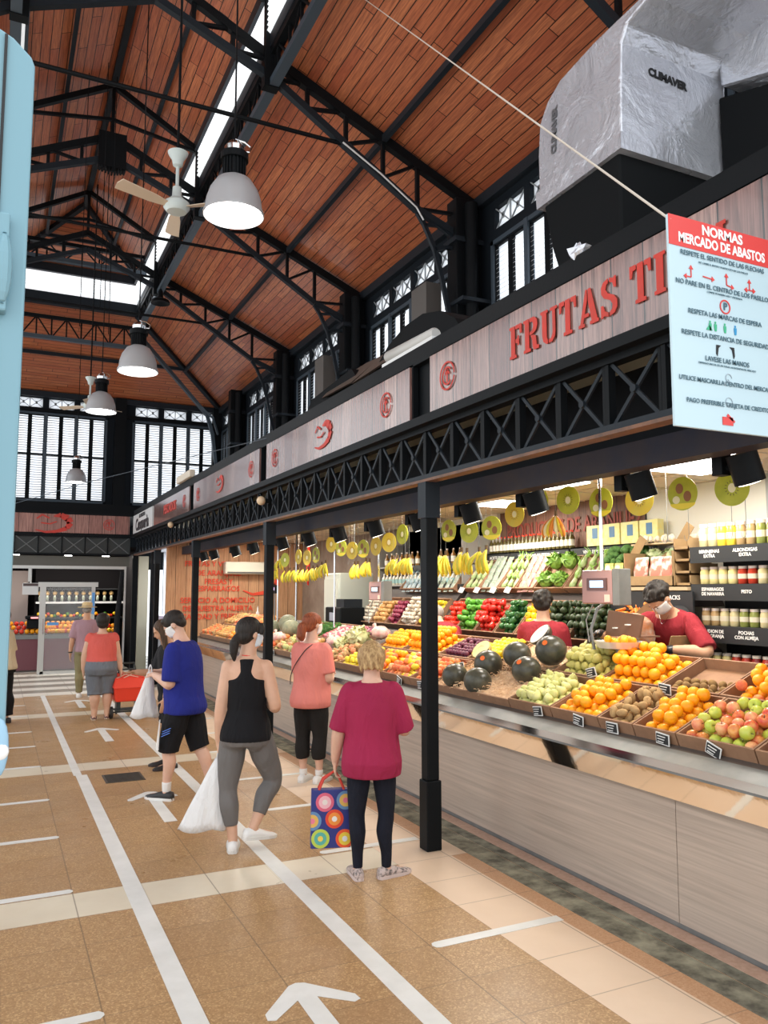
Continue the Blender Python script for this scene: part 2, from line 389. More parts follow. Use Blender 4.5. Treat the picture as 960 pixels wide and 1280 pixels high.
        if not maskm: MB().ell(T(0, .0565, -.033), (.0125 * h, .003 * h, .004 * h), R, 10, 5).build('mouth', M('lip', (.45, .16, .13), .5), t, smooth='all')
        else:
            b = MB(); rings = []
            for j in range(7):
                z = .0 - .056 * j / 6; rr = []
                for i in range(11):
                    a = rad(8 + 164 * i / 10); rr.append((.0455 * math.cos(a) * (1 - .30 * j / 6), .012 + (.048 + .009 * math.sin(PI * j / 6)) * math.sin(a) - .008, z + .010 * math.sin(a)))
                rings.append([T(*p) for p in rr] + [T(x * .94, y - .004, z) for x, y, z in rr[::-1]])
            b.loft(rings); m = b.build('face_mask', maskm, t, smooth='all')
            for sg in (-1, 1): MB().tube([T(sg * .044, .018, -.01), T(sg * .049, -.006, .006)], .0012 * h, 4).build('ear_loop', maskm, m)
def person(loc, rz, label, rig, skin, foot=None, voxel=.0085, bare=True, parts=None):
    t = empty('person', loc, rz, label, 'person'); b = MB(); rig.torso(b, -.05, .335, -.004, belly=0.)
    for k in 'LR':
        rig.armtube(b, k, 0, 1); rig.hand(b, k); rig.legtube(b, k, 0, 1); H, K, A, fd = rig.legs[k]; h = rig.h
        tip = V((fd.x, fd.y, 0)).normalized(); dz = V((0, 0, 1)); pit = fd.z
        b.tube([A + dz * .02, A - dz * .012 * h, A + fd * .03 * h - dz * .022 * h, A + fd * .085 * h - dz * .031 * h, A + fd * .118 * h - dz * .034 * h], [.019 * h, .021 * h, .021 * h, .018 * h, .009 * h], 12); b.ell(A - fd * .018 * h - dz * .022 * h, .0185 * h)
    rig.headshape(b)
    for v in b.bm.verts: v.co.z += rig.dz
    o = fuse(b, 'body', skin, t, voxel, 3); return t
def garment(t, rig, name, mat, f, voxel=.012, smooth=4):
    b = MB(); f(b)
    for v in b.bm.verts: v.co.z += rig.dz
    return fuse(b, name, mat, t, voxel, smooth)
def shoes(t, rig, up, sole, hh=1., which='LR', name='shoe'):
    h = rig.h
    for k in which:
        H, K, A, fd = rig.legs[k]; A = A + V((0, 0, rig.dz)); sd = fd.cross(V((0, 0, 1))).normalized(); un = sd.cross(fd).normalized(); b = MB(); rings = []
        for (u, w, z0, z1) in ((-.043, .012, .0, .03), (-.036, .021, 0, .046 * hh), (-.01, .024, 0, .05 * hh), (.03, .026, 0, .044), (.07, .030, 0, .032), (.10, .028, 0, .025), (.122, .017, .004, .018), (.128, .006, .006, .012)):
            c = A + fd * u * h - un * .043 * h; rings.append([c + sd * w * h * math.cos(a) + un * ((z0 + z1) / 2 + (z1 - z0) / 2 * math.sin(a)) * h for a in [2 * PI * i / 14 for i in range(14)]])
        b.loft(rings); s_ = b.build(name, up, t, smooth='all')
        b = MB(); out = [(-.045, .0), (-.04, .018), (-.015, .025), (.03, .0265), (.07, .031), (.105, .027), (.128, .012), (.131, 0)]; out = out + [(u, -w) for u, w in out[-2:0:-1]]
        b.ext(out, lambda u, w, q: A + fd * u * h + sd * w * h - un * (.043 - .014 * q) * h); b.build('sole', sole, s_, bevel=.002)
def hairball(t, rig, mat, f, name='hair', voxel=.009, smooth=2):
    h = rig.h * rig.hs; b = MB(); T = lambda x, y, z: rig.hc + rig.hr @ V((x * h, y * h, z * h)); f(b, T, h, rig.hr)
    for v in b.bm.verts: v.co.z += rig.dz
    return fuse(b, name, mat, t, voxel, smooth)
def hairmat(name, c, c2, sc=(60, 60, 4), rough=.35):
    if name in MATS: return MATS[name]
    q = NT(name, max(rough, .5), spec=.25); g = q.noise(q.mapc(q.co(), sc), 1.6, 4, .6, .3); q.col(q.mix(q.ramp(g, [(.35, 0.), (.65, 1.)]), c, c2)); q.bump(g, .5, .01); MATS[name] = q.m; return q.m
SK1 = skin_mat('skin_fair', (.74, .45, .33)); SK2 = skin_mat('skin_tan', (.62, .34, .21)); SK3 = skin_mat('skin_warm', (.68, .40, .27))
WHT = M('shoe_white', (.80, .79, .77), .5); MASK = M('mask_blue', (.72, .80, .88), .7); MASKW = M('mask_white', (.85, .85, .84), .7)
BLKF = sleeper('black_fabric', (.010, .010, .012), .25)
# --- maroon shirt, blonde, carpet bag
r = Rig(1.55, hip=.115, waist=.108, chest=.108, sh=.118, depth=.8, head=(-8, 18), fat=1.08, hs=1.04,
        arms={'L': ((-.30, .02, -1), (-.10, .42, -1), (-.0, .25, -1), .9), 'R': ((.30, .0, -1), (-.10, 1, .18), (-.2, 1, .1), .7)}, legs={'L': ((-.05, 0, -1), (.02, -.03, -1), (-.15, 1, 0)), 'R': ((.05, 0, -1), (.0, -.03, -1), (.95, .55, 0))}, leg=.93)
t = person((2.33, 5.02, 0), rad(-20), 'short blonde person in a maroon t-shirt and navy trousers holding a circle patterned bag', r, SK1)
SHM = sleeper('maroon_cotton', (.36, .022, .075), .3)
def f(b): r.torso(b, -.075, .322, .012, .022, belly=.01); [r.armtube(b, k, 0, .50, .016, .012) for k in 'LR']
garment(t, r, 'shirt', SHM, f)
NAVY = sleeper('navy_stretch', (.010, .012, .022), .4)
def f(b): r.torso(b, -.045, .0, .002); [r.legtube(b, k, 0, 1, .006) for k in 'LR']
garment(t, r, 'trousers', NAVY, f, .01)
SPK = M('shoe_speckle', (.08, .07, .07), .6, c2=(.55, .45, .42), ns=45, amt=.3); shoes(t, r, SPK, M('sole_pink', (.62, .52, .50), .6))
BLO = hairmat('hair_blonde', (.62, .42, .20), (.28, .16, .07), (40, 40, 14))
def f(b, T, h, R):
    b.ell(T(0, -.012, .018), (.05 * h, .058 * h, .054 * h), R, 18, 12); b.ell(T(0, -.028, -.015), (.046 * h, .040 * h, .045 * h), R, 16, 10)
    for i in range(16):
        a = PI + PI * i / 15; x, y = math.cos(a) * .046, -.012 + math.sin(a) * .048; b.tube([T(x, y, .03), T(x * 1.08, y * 1.08 - .006, -.01), T(x * .95, y * 1.0 - .002, -.05 - .01 * (i % 3))], [.014 * h, .013 * h, .006 * h], 7)
hairball(t, r, BLO, f)
R_MAR = (t, r)
# --- black racerback, grey leggings
r = Rig(1.69, hip=.106, waist=.080, chest=.084, sh=.108, depth=.7, head=(-52, 6), fat=1.0, side=.01, hs=1.05,
        arms={'L': ((-.16, -.10, -1), (-.05, .10, -1), (0, .1, -1), .8), 'R': ((.26, -.10, -1), (-.35, 1, .12), (-.5, 1, .2), .4)},
        legs={'L': ((-.10, .02, -1), (.13, -.06, -1), (-.1, 1, 0)), 'R': ((.30, .34, -1), (-.42, -.48, -1), (.75, .62, -.12))}, leg=1.10)
t = person((1.72, 5.93, 0), rad(-22), 'woman in a black racerback top and cropped grey leggings, dark ponytail, looking right', r, SK3)
r.face(t, MASK)
def f(b):
    r.torso(b, -.03, .232, .008, .004)
    P = lambda x, y, s: r.sp(s) + V((x, y, 0))
    for s0, s1, w0, w1 in ((.225, .24, .085, .066), (.24, .26, .066, .046), (.26, .285, .046, .040), (.285, .305, .040, .043), (.305, .322, .043, .043)):
        rg = []
        for s, w in ((s0, w0), (s1, w1)): rg.append([r.sp(s) + V((w * 1.69 * math.cos(a), r.width(min(s, .3)) * r.dep(min(s, .3)) * 1.06 * math.sin(a) + .004 * math.sin(a), 0)) for a in [2 * PI * i / 20 for i in range(20)]])
        b.loft(rg)
garment(t, r, 'racerback_top', sleeper('black_jersey', (.008, .008, .01), .25), f, .009, 3)
def f(b): r.torso(b, -.05, .025, .008); [r.legtube(b, k, 0, .80, .008) for k in 'LR']; [b.ell(V((x, -.062, .475 * 1.69)), (.085, .075, .085)) for x in (-.07, .07)]
garment(t, r, 'leggings', sleeper('grey_stretch', (.165, .155, .15), .2, .6), f, .010, 4)
shoes(t, r, WHT, M('sole_white', (.7, .69, .66), .5))
DK = hairmat('hair_black', (.012, .010, .009), (.035, .028, .024))
def f(b, T, h, R):
    b.ell(T(0, -.012, .018), (.050 * h, .060 * h, .055 * h), R, 18, 12); b.ell(T(0, -.03, -.01), (.045 * h, .036 * h, .04 * h), R)
    b.tube([T(0, -.06, -.015), T(.006, -.078, -.045), T(.004, -.075, -.085), T(.006, -.068, -.12)], [.018 * h, .022 * h, .018 * h, .006 * h], 10); b.tube([T(.03, .03, .045), T(.046, .03, .02), T(.048, .025, -.002)], [.012 * h, .01 * h, .006 * h]); b.tube([T(-.03, .03, .045), T(-.046, .03, .02), T(-.048, .025, -.002)], [.012 * h, .01 * h, .006 * h])
hairball(t, r, DK, f)
b = MB(); b.tube([r.nb + V((.052 * math.cos(a) * 1.05, .052 * math.sin(a) * 1.1, .012 + .01 * math.sin(a) + r.dz)) for a in [2 * PI * i / 20 for i in range(21)]], .007, 6); b.build('red_neck_strap', M('strap_red', (.70, .06, .04), .6), t)
R_TNK = (t, r)
# --- blue t-shirt, black shorts, bowed head
r = Rig(1.74, hip=.098, waist=.10, chest=.108, sh=.125, depth=.78, bend=.10, head=(14, 38), fat=1.05, hs=1.05,
        arms={'L': ((-.10, .02, -1), (.45, .85, .22), (.6, .7, .1), .9), 'R': ((.05, .05, -1), (-.35, .95, .32), (-.5, 1, .1), .8)},
        legs={'L': ((-.02, .24, -1), (0, .03, -1), (.1, 1, -.0)), 'R': ((.04, -.26, -1), (0, -.40, -1), (.15, 1, -.45))})
t = person((1.62, 7.62, 0), rad(50), 'man in a blue t-shirt and black shorts, head bowed, carrying a white bag', r, SK1)
r.face(t, MASKW)
def f(b): r.torso(b, -.055, .322, .014, .034, belly=.012); [r.armtube(b, k, 0, .47, .018, .016) for k in 'LR']
garment(t, r, 'shirt', sleeper('royal_cotton', (.018, .026, .23), .3), f)
def f(b): r.torso(b, -.06, .0, .008); [r.legtube(b, k, 0, .44, .020, .018) for k in 'LR']
sh_ = garment(t, r, 'shorts', BLKF, f)
H, K, A, fd = r.legs['L']; z = V((0, 0, r.dz)); d = (K - H).normalized(); out = V((-1, .15, 0)).normalized(); cr = d.cross(out).normalized()
b = MB(); q0 = H + z + d * .12 + out * .128; 
for i in range(3): c = q0 + d * (.10 + .022 * i) + out * -.002; b.bar(c + cr * -.055 + d * -.035, c + cr * .02 + d * .02, .006, .008, out)
b.build('blue_stripe', M('stripe_blue', (.10, .22, .70), .6), sh_)
b = MB(); c = H + z + d * .13 + out * .098 + V((0, .090, 0)); b.hexa([c, c + V((.0, .03, -.26)), c + V((-.055, -.02, -.26))], [c + V((-.006, .006, 0)), c + V((-.012, .034, -.26)), c + V((-.062, -.01, -.26))]); b.build('white_panel', MATS['shoe_white'], sh_)
shoes(t, r, M('shoe_black', (.02, .02, .022), .5), WHT)
for k in 'LR': garment(t, r, 'sock', MATS['shoe_white'], lambda b: r.legtube(b, k, .86, 1, .006), .009, 2)
def f(b, T, h, R): b.ell(T(0, -.010, .022), (.050 * h, .060 * h, .052 * h), R, 18, 12); b.ell(T(0, -.035, -.005), (.044 * h, .028 * h, .035 * h), R); b.ell(T(0, .03, .045), (.036 * h, .02 * h, .016 * h), R)
hairball(t, r, DK, f)
R_BLU = (t, r)
# --- long haired woman behind him
r = Rig(1.60, hip=.10, waist=.085, chest=.09, sh=.112, depth=.7, bend=.12, head=(-10, 30), arms={'L': ((-.08, .05, -1), (.0, .22, -1), (0, .2, -1), .5), 'R': ((.1, .3, -1), (-.1, 1, .1), (0, 1, 0), .6)}, legs={'L': ((0, .05, -1), (0, -.06, -1), (-.2, 1, 0)), 'R': ((.0, .0, -1), (0, -.05, -1), (.3, 1, 0))})
t = person((1.76, 9.0, 0), rad(95), 'long haired woman in a black top and dark shorts behind the man in blue', r, SK2)
def f(b): r.torso(b, .03, .322, .01, .006); [r.armtube(b, k, 0, .42, .02, .02) for k in 'LR']
garment(t, r, 'blouse', sleeper('black_gauze', (.015, .015, .017), .3), f)
def f(b): r.torso(b, -.06, .05, .012); [r.legtube(b, k, 0, .36, .02, .012) for k in 'LR']
garment(t, r, 'shorts', BLKF, f)
shoes(t, r, M('sandal_strap', (.012, .01, .01), .5), M('sandal_sole', (.03, .02, .02), .6), .55, name='sandal')
HB = hairmat('hair_brown', (.10, .055, .03), (.035, .02, .012))
def f(b, T, h, R):
    b.ell(T(0, -.012, .018), (.050 * h, .060 * h, .054 * h), R, 18, 12)
    for x in (-.045, -.02, .02, .045): b.tube([T(x, .0, .03), T(x * 1.15, .015, -.05), T(x * 1.2, .05, -.14), T(x, .06, -.24)], [.022 * h, .022 * h, .018 * h, .006 * h], 8)
hairball(t, r, HB, f)
b = MB(); A_ = r.arm['L'][2] + V((0, 0, r.dz)); b.tube([A_ + V((.028 * math.cos(a), .028 * math.sin(a), .02)) for a in [2 * PI * i / 12 for i in range(13)]], .004, 5); b.build('bracelet', M('band_black', (.01, .01, .01), .5), t)
# --- pink t-shirt, auburn ponytail, black capri
r = Rig(1.66, hip=.112, waist=.102, chest=.102, sh=.112, depth=.86, head=(-25, 3), fat=1.12, hs=1.06, arms={'L': ((-.05, .20, -1), (.2, 1, .15), (.2, 1, .2), .7), 'R': ((.16, .05, -1), (-.35, 1, .22), (-.3, 1, .3), .8)}, legs={'L': ((-.0, .0, -1), (.03, -.02, -1), (-.1, 1, 0)), 'R': ((.03, .03, -1), (.0, -.04, -1), (.15, 1, 0))})
t = person((2.90, 7.70, 0), rad(-48), 'auburn haired woman in a coral pink t-shirt and black capri trousers reaching for fruit', r, SK1)
r.face(t, MASKW)
def f(b): r.torso(b, -.06, .322, .012, .014, belly=.018); [r.armtube(b, k, 0, .40, .018, .010) for k in 'LR']
garment(t, r, 'shirt', sleeper('coral_cotton', (.80, .25, .21), .3), f)
def f(b): r.torso(b, -.05, .0, .004); [r.legtube(b, k, 0, .70, .010, .012) for k in 'LR']
garment(t, r, 'capri_trousers', sleeper('black_capri', (.016, .014, .013), .25), f)
shoes(t, r, WHT, MATS['sole_white'])
for k in 'LR': garment(t, r, 'sock', MATS['shoe_white'], lambda b: r.legtube(b, k, .90, 1, .006), .009, 2)
AUB_ = hairmat('hair_auburn', (.36, .10, .04), (.16, .04, .02))
def f(b, T, h, R):
    b.ell(T(0, -.012, .018), (.050 * h, .062 * h, .054 * h), R, 18, 12); b.ell(T(0, -.03, -.01), (.042 * h, .036 * h, .036 * h), R); b.ell(T(0, -.078, -.022), (.030 * h, .03 * h, .034 * h), R); b.tube([T(0, -.08, -.03), T(0, -.085, -.07), T(0, -.07, -.095)], [.028 * h, .028 * h, .01 * h], 9)
hairball(t, r, AUB_, f)
b = MB(); pts = catmull([r.sp(.315) + V((.06, .0, .02)), r.sp(.29) + V((.02, -.145, 0)), r.sp(.2) + V((-.09, -.165, 0)), r.sp(.13) + V((-.16, -.13, 0)), r.sp(.07) + V((-.215, -.04, 0))], 5); b.tube([p + V((0, 0, r.dz)) for p in pts], .005, 5); b.build('bag_strap', M('strap_dark', (.03, .02, .02), .6), t)
# --- salmon top, grey shorts, with the trolley
r = Rig(1.53, hip=.148, waist=.130, chest=.13, sh=.134, depth=.82, head=(0, 2), hs=1.14, fat=1.25, leg=1.42, arms={'L': ((-.26, .0, -1), (-.06, .05, -1), (0, 0, -1), .6), 'R': ((.22, -.05, -1), (.22, -.10, -1), (.1, -.05, -1), 1.)}, legs={'L': ((-.0, .02, -1), (.0, -.04, -1), (0, 1, 0)), 'R': ((.06, .12, -1), (0, -.12, -1), (.1, 1, 0))})
t = person((1.46, 12.7, 0), rad(-4), 'sturdy woman in a salmon top and grey knee shorts pulling a red shopping trolley', r, SK3, voxel=.011)
def f(b): r.torso(b, .055, .318, .01, .008); [r.armtube(b, k, 0, .16, .012) for k in 'LR']
garment(t, r, 'top', sleeper('salmon_knit', (.72, .13, .105), .3), f, .013)
def f(b): r.torso(b, -.075, .07, .012); [r.legtube(b, k, 0, .50, .028, .008) for k in 'LR']
garment(t, r, 'shorts', sleeper('slate_denim', (.17, .19, .22), .35), f, .013)
shoes(t, r, M('sandal_red', (.10, .03, .03), .5), M('sole_tan', (.55, .42, .30), .6), .5, name='sandal')
def f(b, T, h, R): b.ell(T(0, -.010, .018), (.060 * h, .066 * h, .060 * h), R, 18, 12); b.ell(T(0, -.03, -.02), (.05 * h, .036 * h, .04 * h), R)
hairball(t, r, DK, f, voxel=.011)
R_SAL = (t, r)
# --- straw hat man
r = Rig(1.66, hip=.10, waist=.098, chest=.11, sh=.128, depth=.72, head=(0, 4), arms={'L': ((-.22, -.05, -1), (-.12, .1, -1), (0, 0, -1), .5), 'R': ((.1, .1, -1), (0, .2, -1), (0, .2, -1), .5)}, legs={'L': ((-.01, .02, -1), (0, -.02, -1), (0, 1, 0)), 'R': ((.04, .10, -1), (.02, -.10, -1), (.2, 1, 0))})
t = person((1.50, 15.45, 0), rad(-6), 'man in a straw hat, lilac short sleeved shirt and khaki trousers walking away', r, SK2, voxel=.012)
def f(b): r.torso(b, -.02, .322, .014, .006); [r.armtube(b, k, 0, .46, .018, .014) for k in 'LR']
garment(t, r, 'shirt', sleeper('lilac_cotton', (.42, .26, .30), .3), f, .013)
def f(b): r.torso(b, -.05, .02, .012); [r.legtube(b, k, 0, .98, .02, .006) for k in 'LR']
garment(t, r, 'trousers', sleeper('khaki_cotton', (.26, .23, .12), .35), f, .013)
shoes(t, r, WHT, MATS['sole_white'])
def f(b, T, h, R): b.ell(T(0, -.014, .005), (.048 * h, .058 * h, .05 * h), R)
hairball(t, r, hairmat('hair_grey', (.35, .33, .30), (.2, .18, .16)), f, voxel=.012)
b = MB(); c = r.hc + V((0, 0, r.dz + .04)); b.lathe([(.165, 0), (.163, .008), (.092, .014), (.088, .07), (.075, .095), (.02, .10), (.01, .1)], c, 24); o = b.build('straw_hat', M('hat_straw', (.72, .56, .30), .8, c2=(.55, .40, .2), ns=60), t, smooth=True); MB().lathe([(.094, .014), (.0915, .04)], c, 24).build('hat_band', M('hat_band', (.5, .38, .22), .8), o)
A_ = r.arm['L'][2] + V((0, 0, r.dz)); MB().tube([A_ + V((.032 * math.cos(a), .032 * math.sin(a), .015)) for a in [2 * PI * i / 12 for i in range(13)]], .012, 6).build('wristwatch', MATS['band_black'], t)
# --- cream blouse, half hidden at the left edge
r = Rig(1.62, hip=.108, waist=.095, chest=.10, sh=.115, depth=.8, head=(0, 5), arms={'L': ((-.2, .1, -1), (.1, 1, -.1), (0, 1, 0), .5), 'R': ((.12, -.1, -1), (-.2, 1, -.15), (0, 1, 0), .5)}, legs={'L': ((-.0, .05, -1), (0, -.05, -1), (0, 1, 0)), 'R': ((.03, -.03, -1), (0, -.08, -1), (0, 1, 0))})
t = person((.13, 12.9, 0), rad(62), 'person in a cream blouse and wide black trousers cut off by the pale blue door', r, SK3, voxel=.012)
def f(b): r.torso(b, -.03, .322, .014, .012); [r.armtube(b, k, 0, .46, .02, .02) for k in 'LR']
garment(t, r, 'blouse', sleeper('cream_cotton', (.72, .62, .42), .3), f, .013)
def f(b): r.torso(b, -.06, .03, .012); [r.legtube(b, k, 0, .93, .022, .04) for k in 'LR']
garment(t, r, 'wide_trousers', BLKF, f, .013)
shoes(t, r, MATS['shoe_black'], MATS['sandal_sole'])
def f(b, T, h, R): b.ell(T(0, -.012, .015), (.052 * h, .062 * h, .056 * h), R); b.ell(T(0, -.03, -.04), (.045 * h, .03 * h, .05 * h), R)
hairball(t, r, HB, f, voxel=.012)
# --- the sellers
REDT = sleeper('red_uniform', (.34, .03, .042), .35)
r = Rig(1.80, hip=.095, waist=.09, chest=.10, sh=.118, depth=.74, bend=.66, side=-.12, head=(-22, 58), arms={'R': ((.35, .55, -.55), (.28, .7, .30), (.2, .8, -.2), .7), 'L': ((-.55, .35, -.72), (.95, .45, .05), (.9, .4, -.1), .6)})
t = person((5.12, 5.02, .32), rad(112), 'seller in a red t-shirt with curly black hair bending over the scale, wearing black gloves', r, SK2)
r.face(t, MASKW)
def f(b): r.torso(b, -.04, .322, .012, .01); [r.armtube(b, k, 0, .46, .016, .016) for k in 'LR']
garment(t, r, 'shirt', REDT, f)
def f(b): r.torso(b, -.05, .03, .008); [r.legtube(b, k, 0, .98, .014) for k in 'LR']
garment(t, r, 'trousers', BLKF, f, .013); shoes(t, r, MATS['shoe_black'], MATS['sandal_sole'])
for k in 'LR':
    b = MB(); S, E, W, hd, cu = r.arm[k]; r.hand(b, k); b.tube([E.lerp(W, .8), W, W + hd * .04], [.03, .031, .03], 12)
    c0 = sum((v.co for v in b.bm.verts), V((0, 0, 0))) / len(b.bm.verts)
    for v in b.bm.verts: v.co = c0 + (v.co - c0) * 1.10; v.co.z += r.dz
    fuse(b, 'black_glove', M('glove_black', (.025, .025, .028), .35), t, .008, 3)
def f(b, T, h, R):
    b.ell(T(0, -.012, .022), (.050 * h, .058 * h, .052 * h), R)
    for i in range(70):
        a = random.uniform(0, 2 * PI); z = random.uniform(-.2, 1); q = math.sqrt(max(0, 1 - z * z)); 
        if math.sin(a) * q > .55 and z < .45: continue
        b.ell(T(.049 * q * math.cos(a), -.012 + .058 * q * math.sin(a), .022 + .05 * z), .0125 * h, n=7, k=5)
hairball(t, r, DK, f, smooth=1)
b = MB(); b.tube([p + V((0, 0, r.dz)) for p in catmull([r.nb + V((-.05, .03, 0)), r.nb + V((-.01, .12, -.10)), r.nb + V((.05, .04, 0))], 5)], .0022, 4); b.build('necklace', MATS['chrome'], t)
r = Rig(1.68, hip=.11, waist=.105, chest=.108, sh=.122, depth=.78, head=(-8, 12), arms={'L': ((-.12, .25, -1), (.1, 1, -.1), (0, 1, 0), .5), 'R': ((.12, .25, -1), (-.1, 1, 0), (0, 1, 0), .5)})
t = person((4.62, 6.15, .22), rad(-42), 'seller in a red t-shirt with short black hair standing with their back to the customers', r, SK3)
def f(b): r.torso(b, -.04, .326, .012, .01); [r.armtube(b, k, 0, .5, .02, .014) for k in 'LR']
garment(t, r, 'shirt', REDT, f)
def f(b): r.torso(b, -.05, .03, .008); [r.legtube(b, k, 0, .98, .014) for k in 'LR']
garment(t, r, 'trousers', BLKF, f, .013); shoes(t, r, MATS['shoe_black'], MATS['sandal_sole'])
def f(b, T, h, R):
    b.ell(T(0, -.010, .018), (.054 * h, .062 * h, .056 * h), R); b.ell(T(0, -.03, -.02), (.05 * h, .036 * h, .035 * h), R)
    for i in range(30): a = random.uniform(PI, 2 * PI); z = random.uniform(-.5, .9); q = math.sqrt(1 - z * z); b.ell(T(.052 * q * math.cos(a), -.012 + .06 * q * math.sin(a), .015 + .052 * z), .012 * h, n=7, k=5)
hairball(t, r, DK, f, smooth=1)
r = Rig(1.66, hip=.105, waist=.10, chest=.108, sh=.122, depth=.78, bend=.95, head=(0, 30), arms={'L': ((-.1, .5, -1), (0, .8, -.6), (0, 1, -.5), .5), 'R': ((.1, .5, -1), (0, .8, -.5), (0, 1, -.5), .5)})
t = person((4.45, 7.62, .28), rad(-15), 'seller in a red t-shirt bending down, half hidden by the near post', r, SK3, voxel=.011)
def f(b): r.torso(b, -.02, .326, .012, .01); [r.armtube(b, k, 0, .5, .02, .014) for k in 'LR']
garment(t, r, 'shirt', REDT, f)
def f(b): r.torso(b, -.05, .03, .008); [r.legtube(b, k, 0, .98, .014) for k in 'LR']
garment(t, r, 'trousers', BLKF, f, .013); shoes(t, r, MATS['shoe_black'], MATS['sandal_sole'])
def f(b, T, h, R): b.ell(T(0, -.012, .018), (.052 * h, .062 * h, .055 * h), R)
hairball(t, r, MATS['hair_grey'], f, voxel=.011)

# ---------------------------------------------------------------- carried bags and the trolley
def world(tr, k):
    t, r = tr; W = r.arm[k][2] + r.arm[k][3] * .075 * r.h / 1.0 * 1. + V((0, 0, r.dz)); return t.location + Matrix.Rotation(t.rotation_euler.z, 3, 'Z') @ W
def plastic():
    q = NT('white_plastic_film', .35); q.col((.86, .86, .86)); q.set(q.b.inputs['Alpha'], .86); q.set(q.b.inputs['Transmission Weight'], .0); q.bump(q.noise(q.mapc(q.co(), (14, 14, 5)), 1.2, 4, .6, 1.), .7, .03); MATS['film'] = q.m
plastic()
def poly_bag(top, bot, w0, w1, d1, h, label, rz, mat=None):
    """carrier bag hanging from top; w0/w1 widths at the neck and at the bottom"""
    t = empty('carrier_bag', (top[0] + bot[0], top[1] + bot[1], top[2] - h), rz, label, 'bag'); b = MB(); rings = []; top_l = Matrix.Rotation(-rz, 3, 'Z') @ V((-bot[0], -bot[1], 0))
    for i in range(10):
        q = i / 9; z = h * q; w = w1 + (w0 - w1) * q ** .9; d = d1 * (1 - q) ** .7 + .02; c = top_l * q ** 1.3 + V((0, 0, z)); rings.append([c + V((w / 2 * math.cos(a) * (1 + .05 * math.sin(5 * a + i)), d / 2 * math.sin(a) * (1 + .12 * math.sin(7 * a + i * .7)), .012 * math.sin(4 * a + i))) for a in [2 * PI * k / 28 for k in range(28)]])
    b.loft(rings); b.build('bag_film', mat or MATS['film'], t, smooth='all')
    for sx in (-1, 1): MB().tube([top_l + V((sx * w0 * .3, 0, h - .01)), top_l + V((sx * .01, 0, h + .05)), top_l + V((0, 0, h + .075))], .006, 5).build('bag_handle', mat or MATS['film'], t)
    return t
p = world(R_TNK, 'L'); poly_bag((p.x, p.y, p.z + .0), (-.11, .02), .05, .36, .14, .50, 'white carrier bag hanging from the hand of the woman in grey leggings', -.35)
p = world(R_BLU, 'L'); poly_bag((p.x, p.y, p.z + .0), (-.03, .10), .05, .27, .16, .42, 'white carrier bag held by the man in the blue t-shirt', -.3)
# patterned shopper
p = world(R_MAR, 'L'); t = empty('patterned_bag', (p.x - .03, p.y, p.z - .47), rad(-18), 'blue reusable shopping bag printed with bright target circles', 'bag'); RB = M('bag_blue', (.02, .03, .20), .5)
b = MB(); b.hexa([(-.135, -.03, 0), (.135, -.03, 0), (.135, .07, 0), (-.135, .07, 0)], [(-.13, -.015, .38), (.13, -.015, .38), (.13, .06, .38), (-.13, .06, .38)]); b.build('bag_body', RB, t, bevel=.006)
cols = [((.70, .12, .20), (.85, .45, .50), (.8, .7, .65)), ((.75, .06, .02), (.85, .28, .04), (.85, .8, .75)), ((.50, .62, .08), (.10, .42, .35), (.85, .62, .1)), ((.85, .10, .02), (.85, .62, .06), (.8, .8, .8)), ((.12, .25, .45), (.75, .45, .1), (.8, .2, .3))]
for i, (x, z, ci) in enumerate(((-.04, .30, 0), (.10, .31, 4), (.025, .19, 1), (-.07, .065, 2), (.095, .06, 3), (-.125, .18, 4))):
    for j, q in enumerate((.062, .042, .018)):
        b = MB(); pl = [(max(-.135, min(.135, x + q * math.cos(k * PI / 12))), max(.003, min(.37, z + q * math.sin(k * PI / 12)))) for k in range(24)]; b.ext(pl, lambda u, v, s: (u, -.03 + .015 * v / .38 - .001 * (j + 1) - .001 * s * 1. , v)); bmesh.ops.remove_doubles(b.bm, verts=b.bm.verts, dist=.0002)
        b.build('printed_circle', M('circle_%d_%d' % (ci, j), cols[ci][j], .5), t)
for y in (-.01, .055): MB().tube([(-.08, y, .38), (-.05, y * .6, .45), (.03, .02, .50), (.06, y * .6, .45), (.09, y, .38)], .009, 6).build('bag_handle', M('bag_red', (.62, .05, .03), .5), t)
# trolley
t = empty('shopping_trolley', (1.86, 12.72, 0), rad(3), 'red two wheeled shopping trolley with a chequered lid', 'trolley'); RT = M('trolley_red', (.80, .05, .02), .5)
MB().hexa([(-.20, -.13, .25), (.20, -.13, .25), (.20, .13, .25), (-.20, .13, .25)], [(-.23, -.17, .47), (.23, -.17, .47), (.23, .15, .50), (-.23, .15, .50)]).build('bag_lower', RT, t, bevel=.02)
MB().hexa([(-.25, -.19, .45), (.25, -.19, .45), (.25, .16, .48), (-.25, .16, .48)], [(-.215, -.12, .60), (.215, -.12, .60), (.215, .17, .66), (-.215, .17, .66)]).build('bag_lid', RT, t, bevel=.015)
b = MB(); CK = M('check_cream', (.85, .70, .55), .6); pl = lambda u, v, s: V((-.2 + .4 * u, -.115 + .27 * v, .603 + .052 * v + .003 * s))
for k in range(-3, 7):
    for sg in (1, -1):
        a, c = (k / 4, 0), (k / 4 + sg * .6, 1); pts = [(a[0], 0), (a[0] + .06, 0), (c[0] + .06, 1), (c[0], 1)]
        if min(x for x, _ in pts) < 0 or max(x for x, _ in pts) > 1: continue
        b.ext(pts, pl)
b.build('check_band', CK, t); FRM = M('trolley_frame', (.05, .06, .06), .4, .5)
b = MB(); 
for x in (-.14, .14): b.tube([(x, .14, .04), (x, .14, .60), (x * .7, .10, .80)], .013, 6); b.box(x - .03, x + .03, -.02, .1, .08, .26)
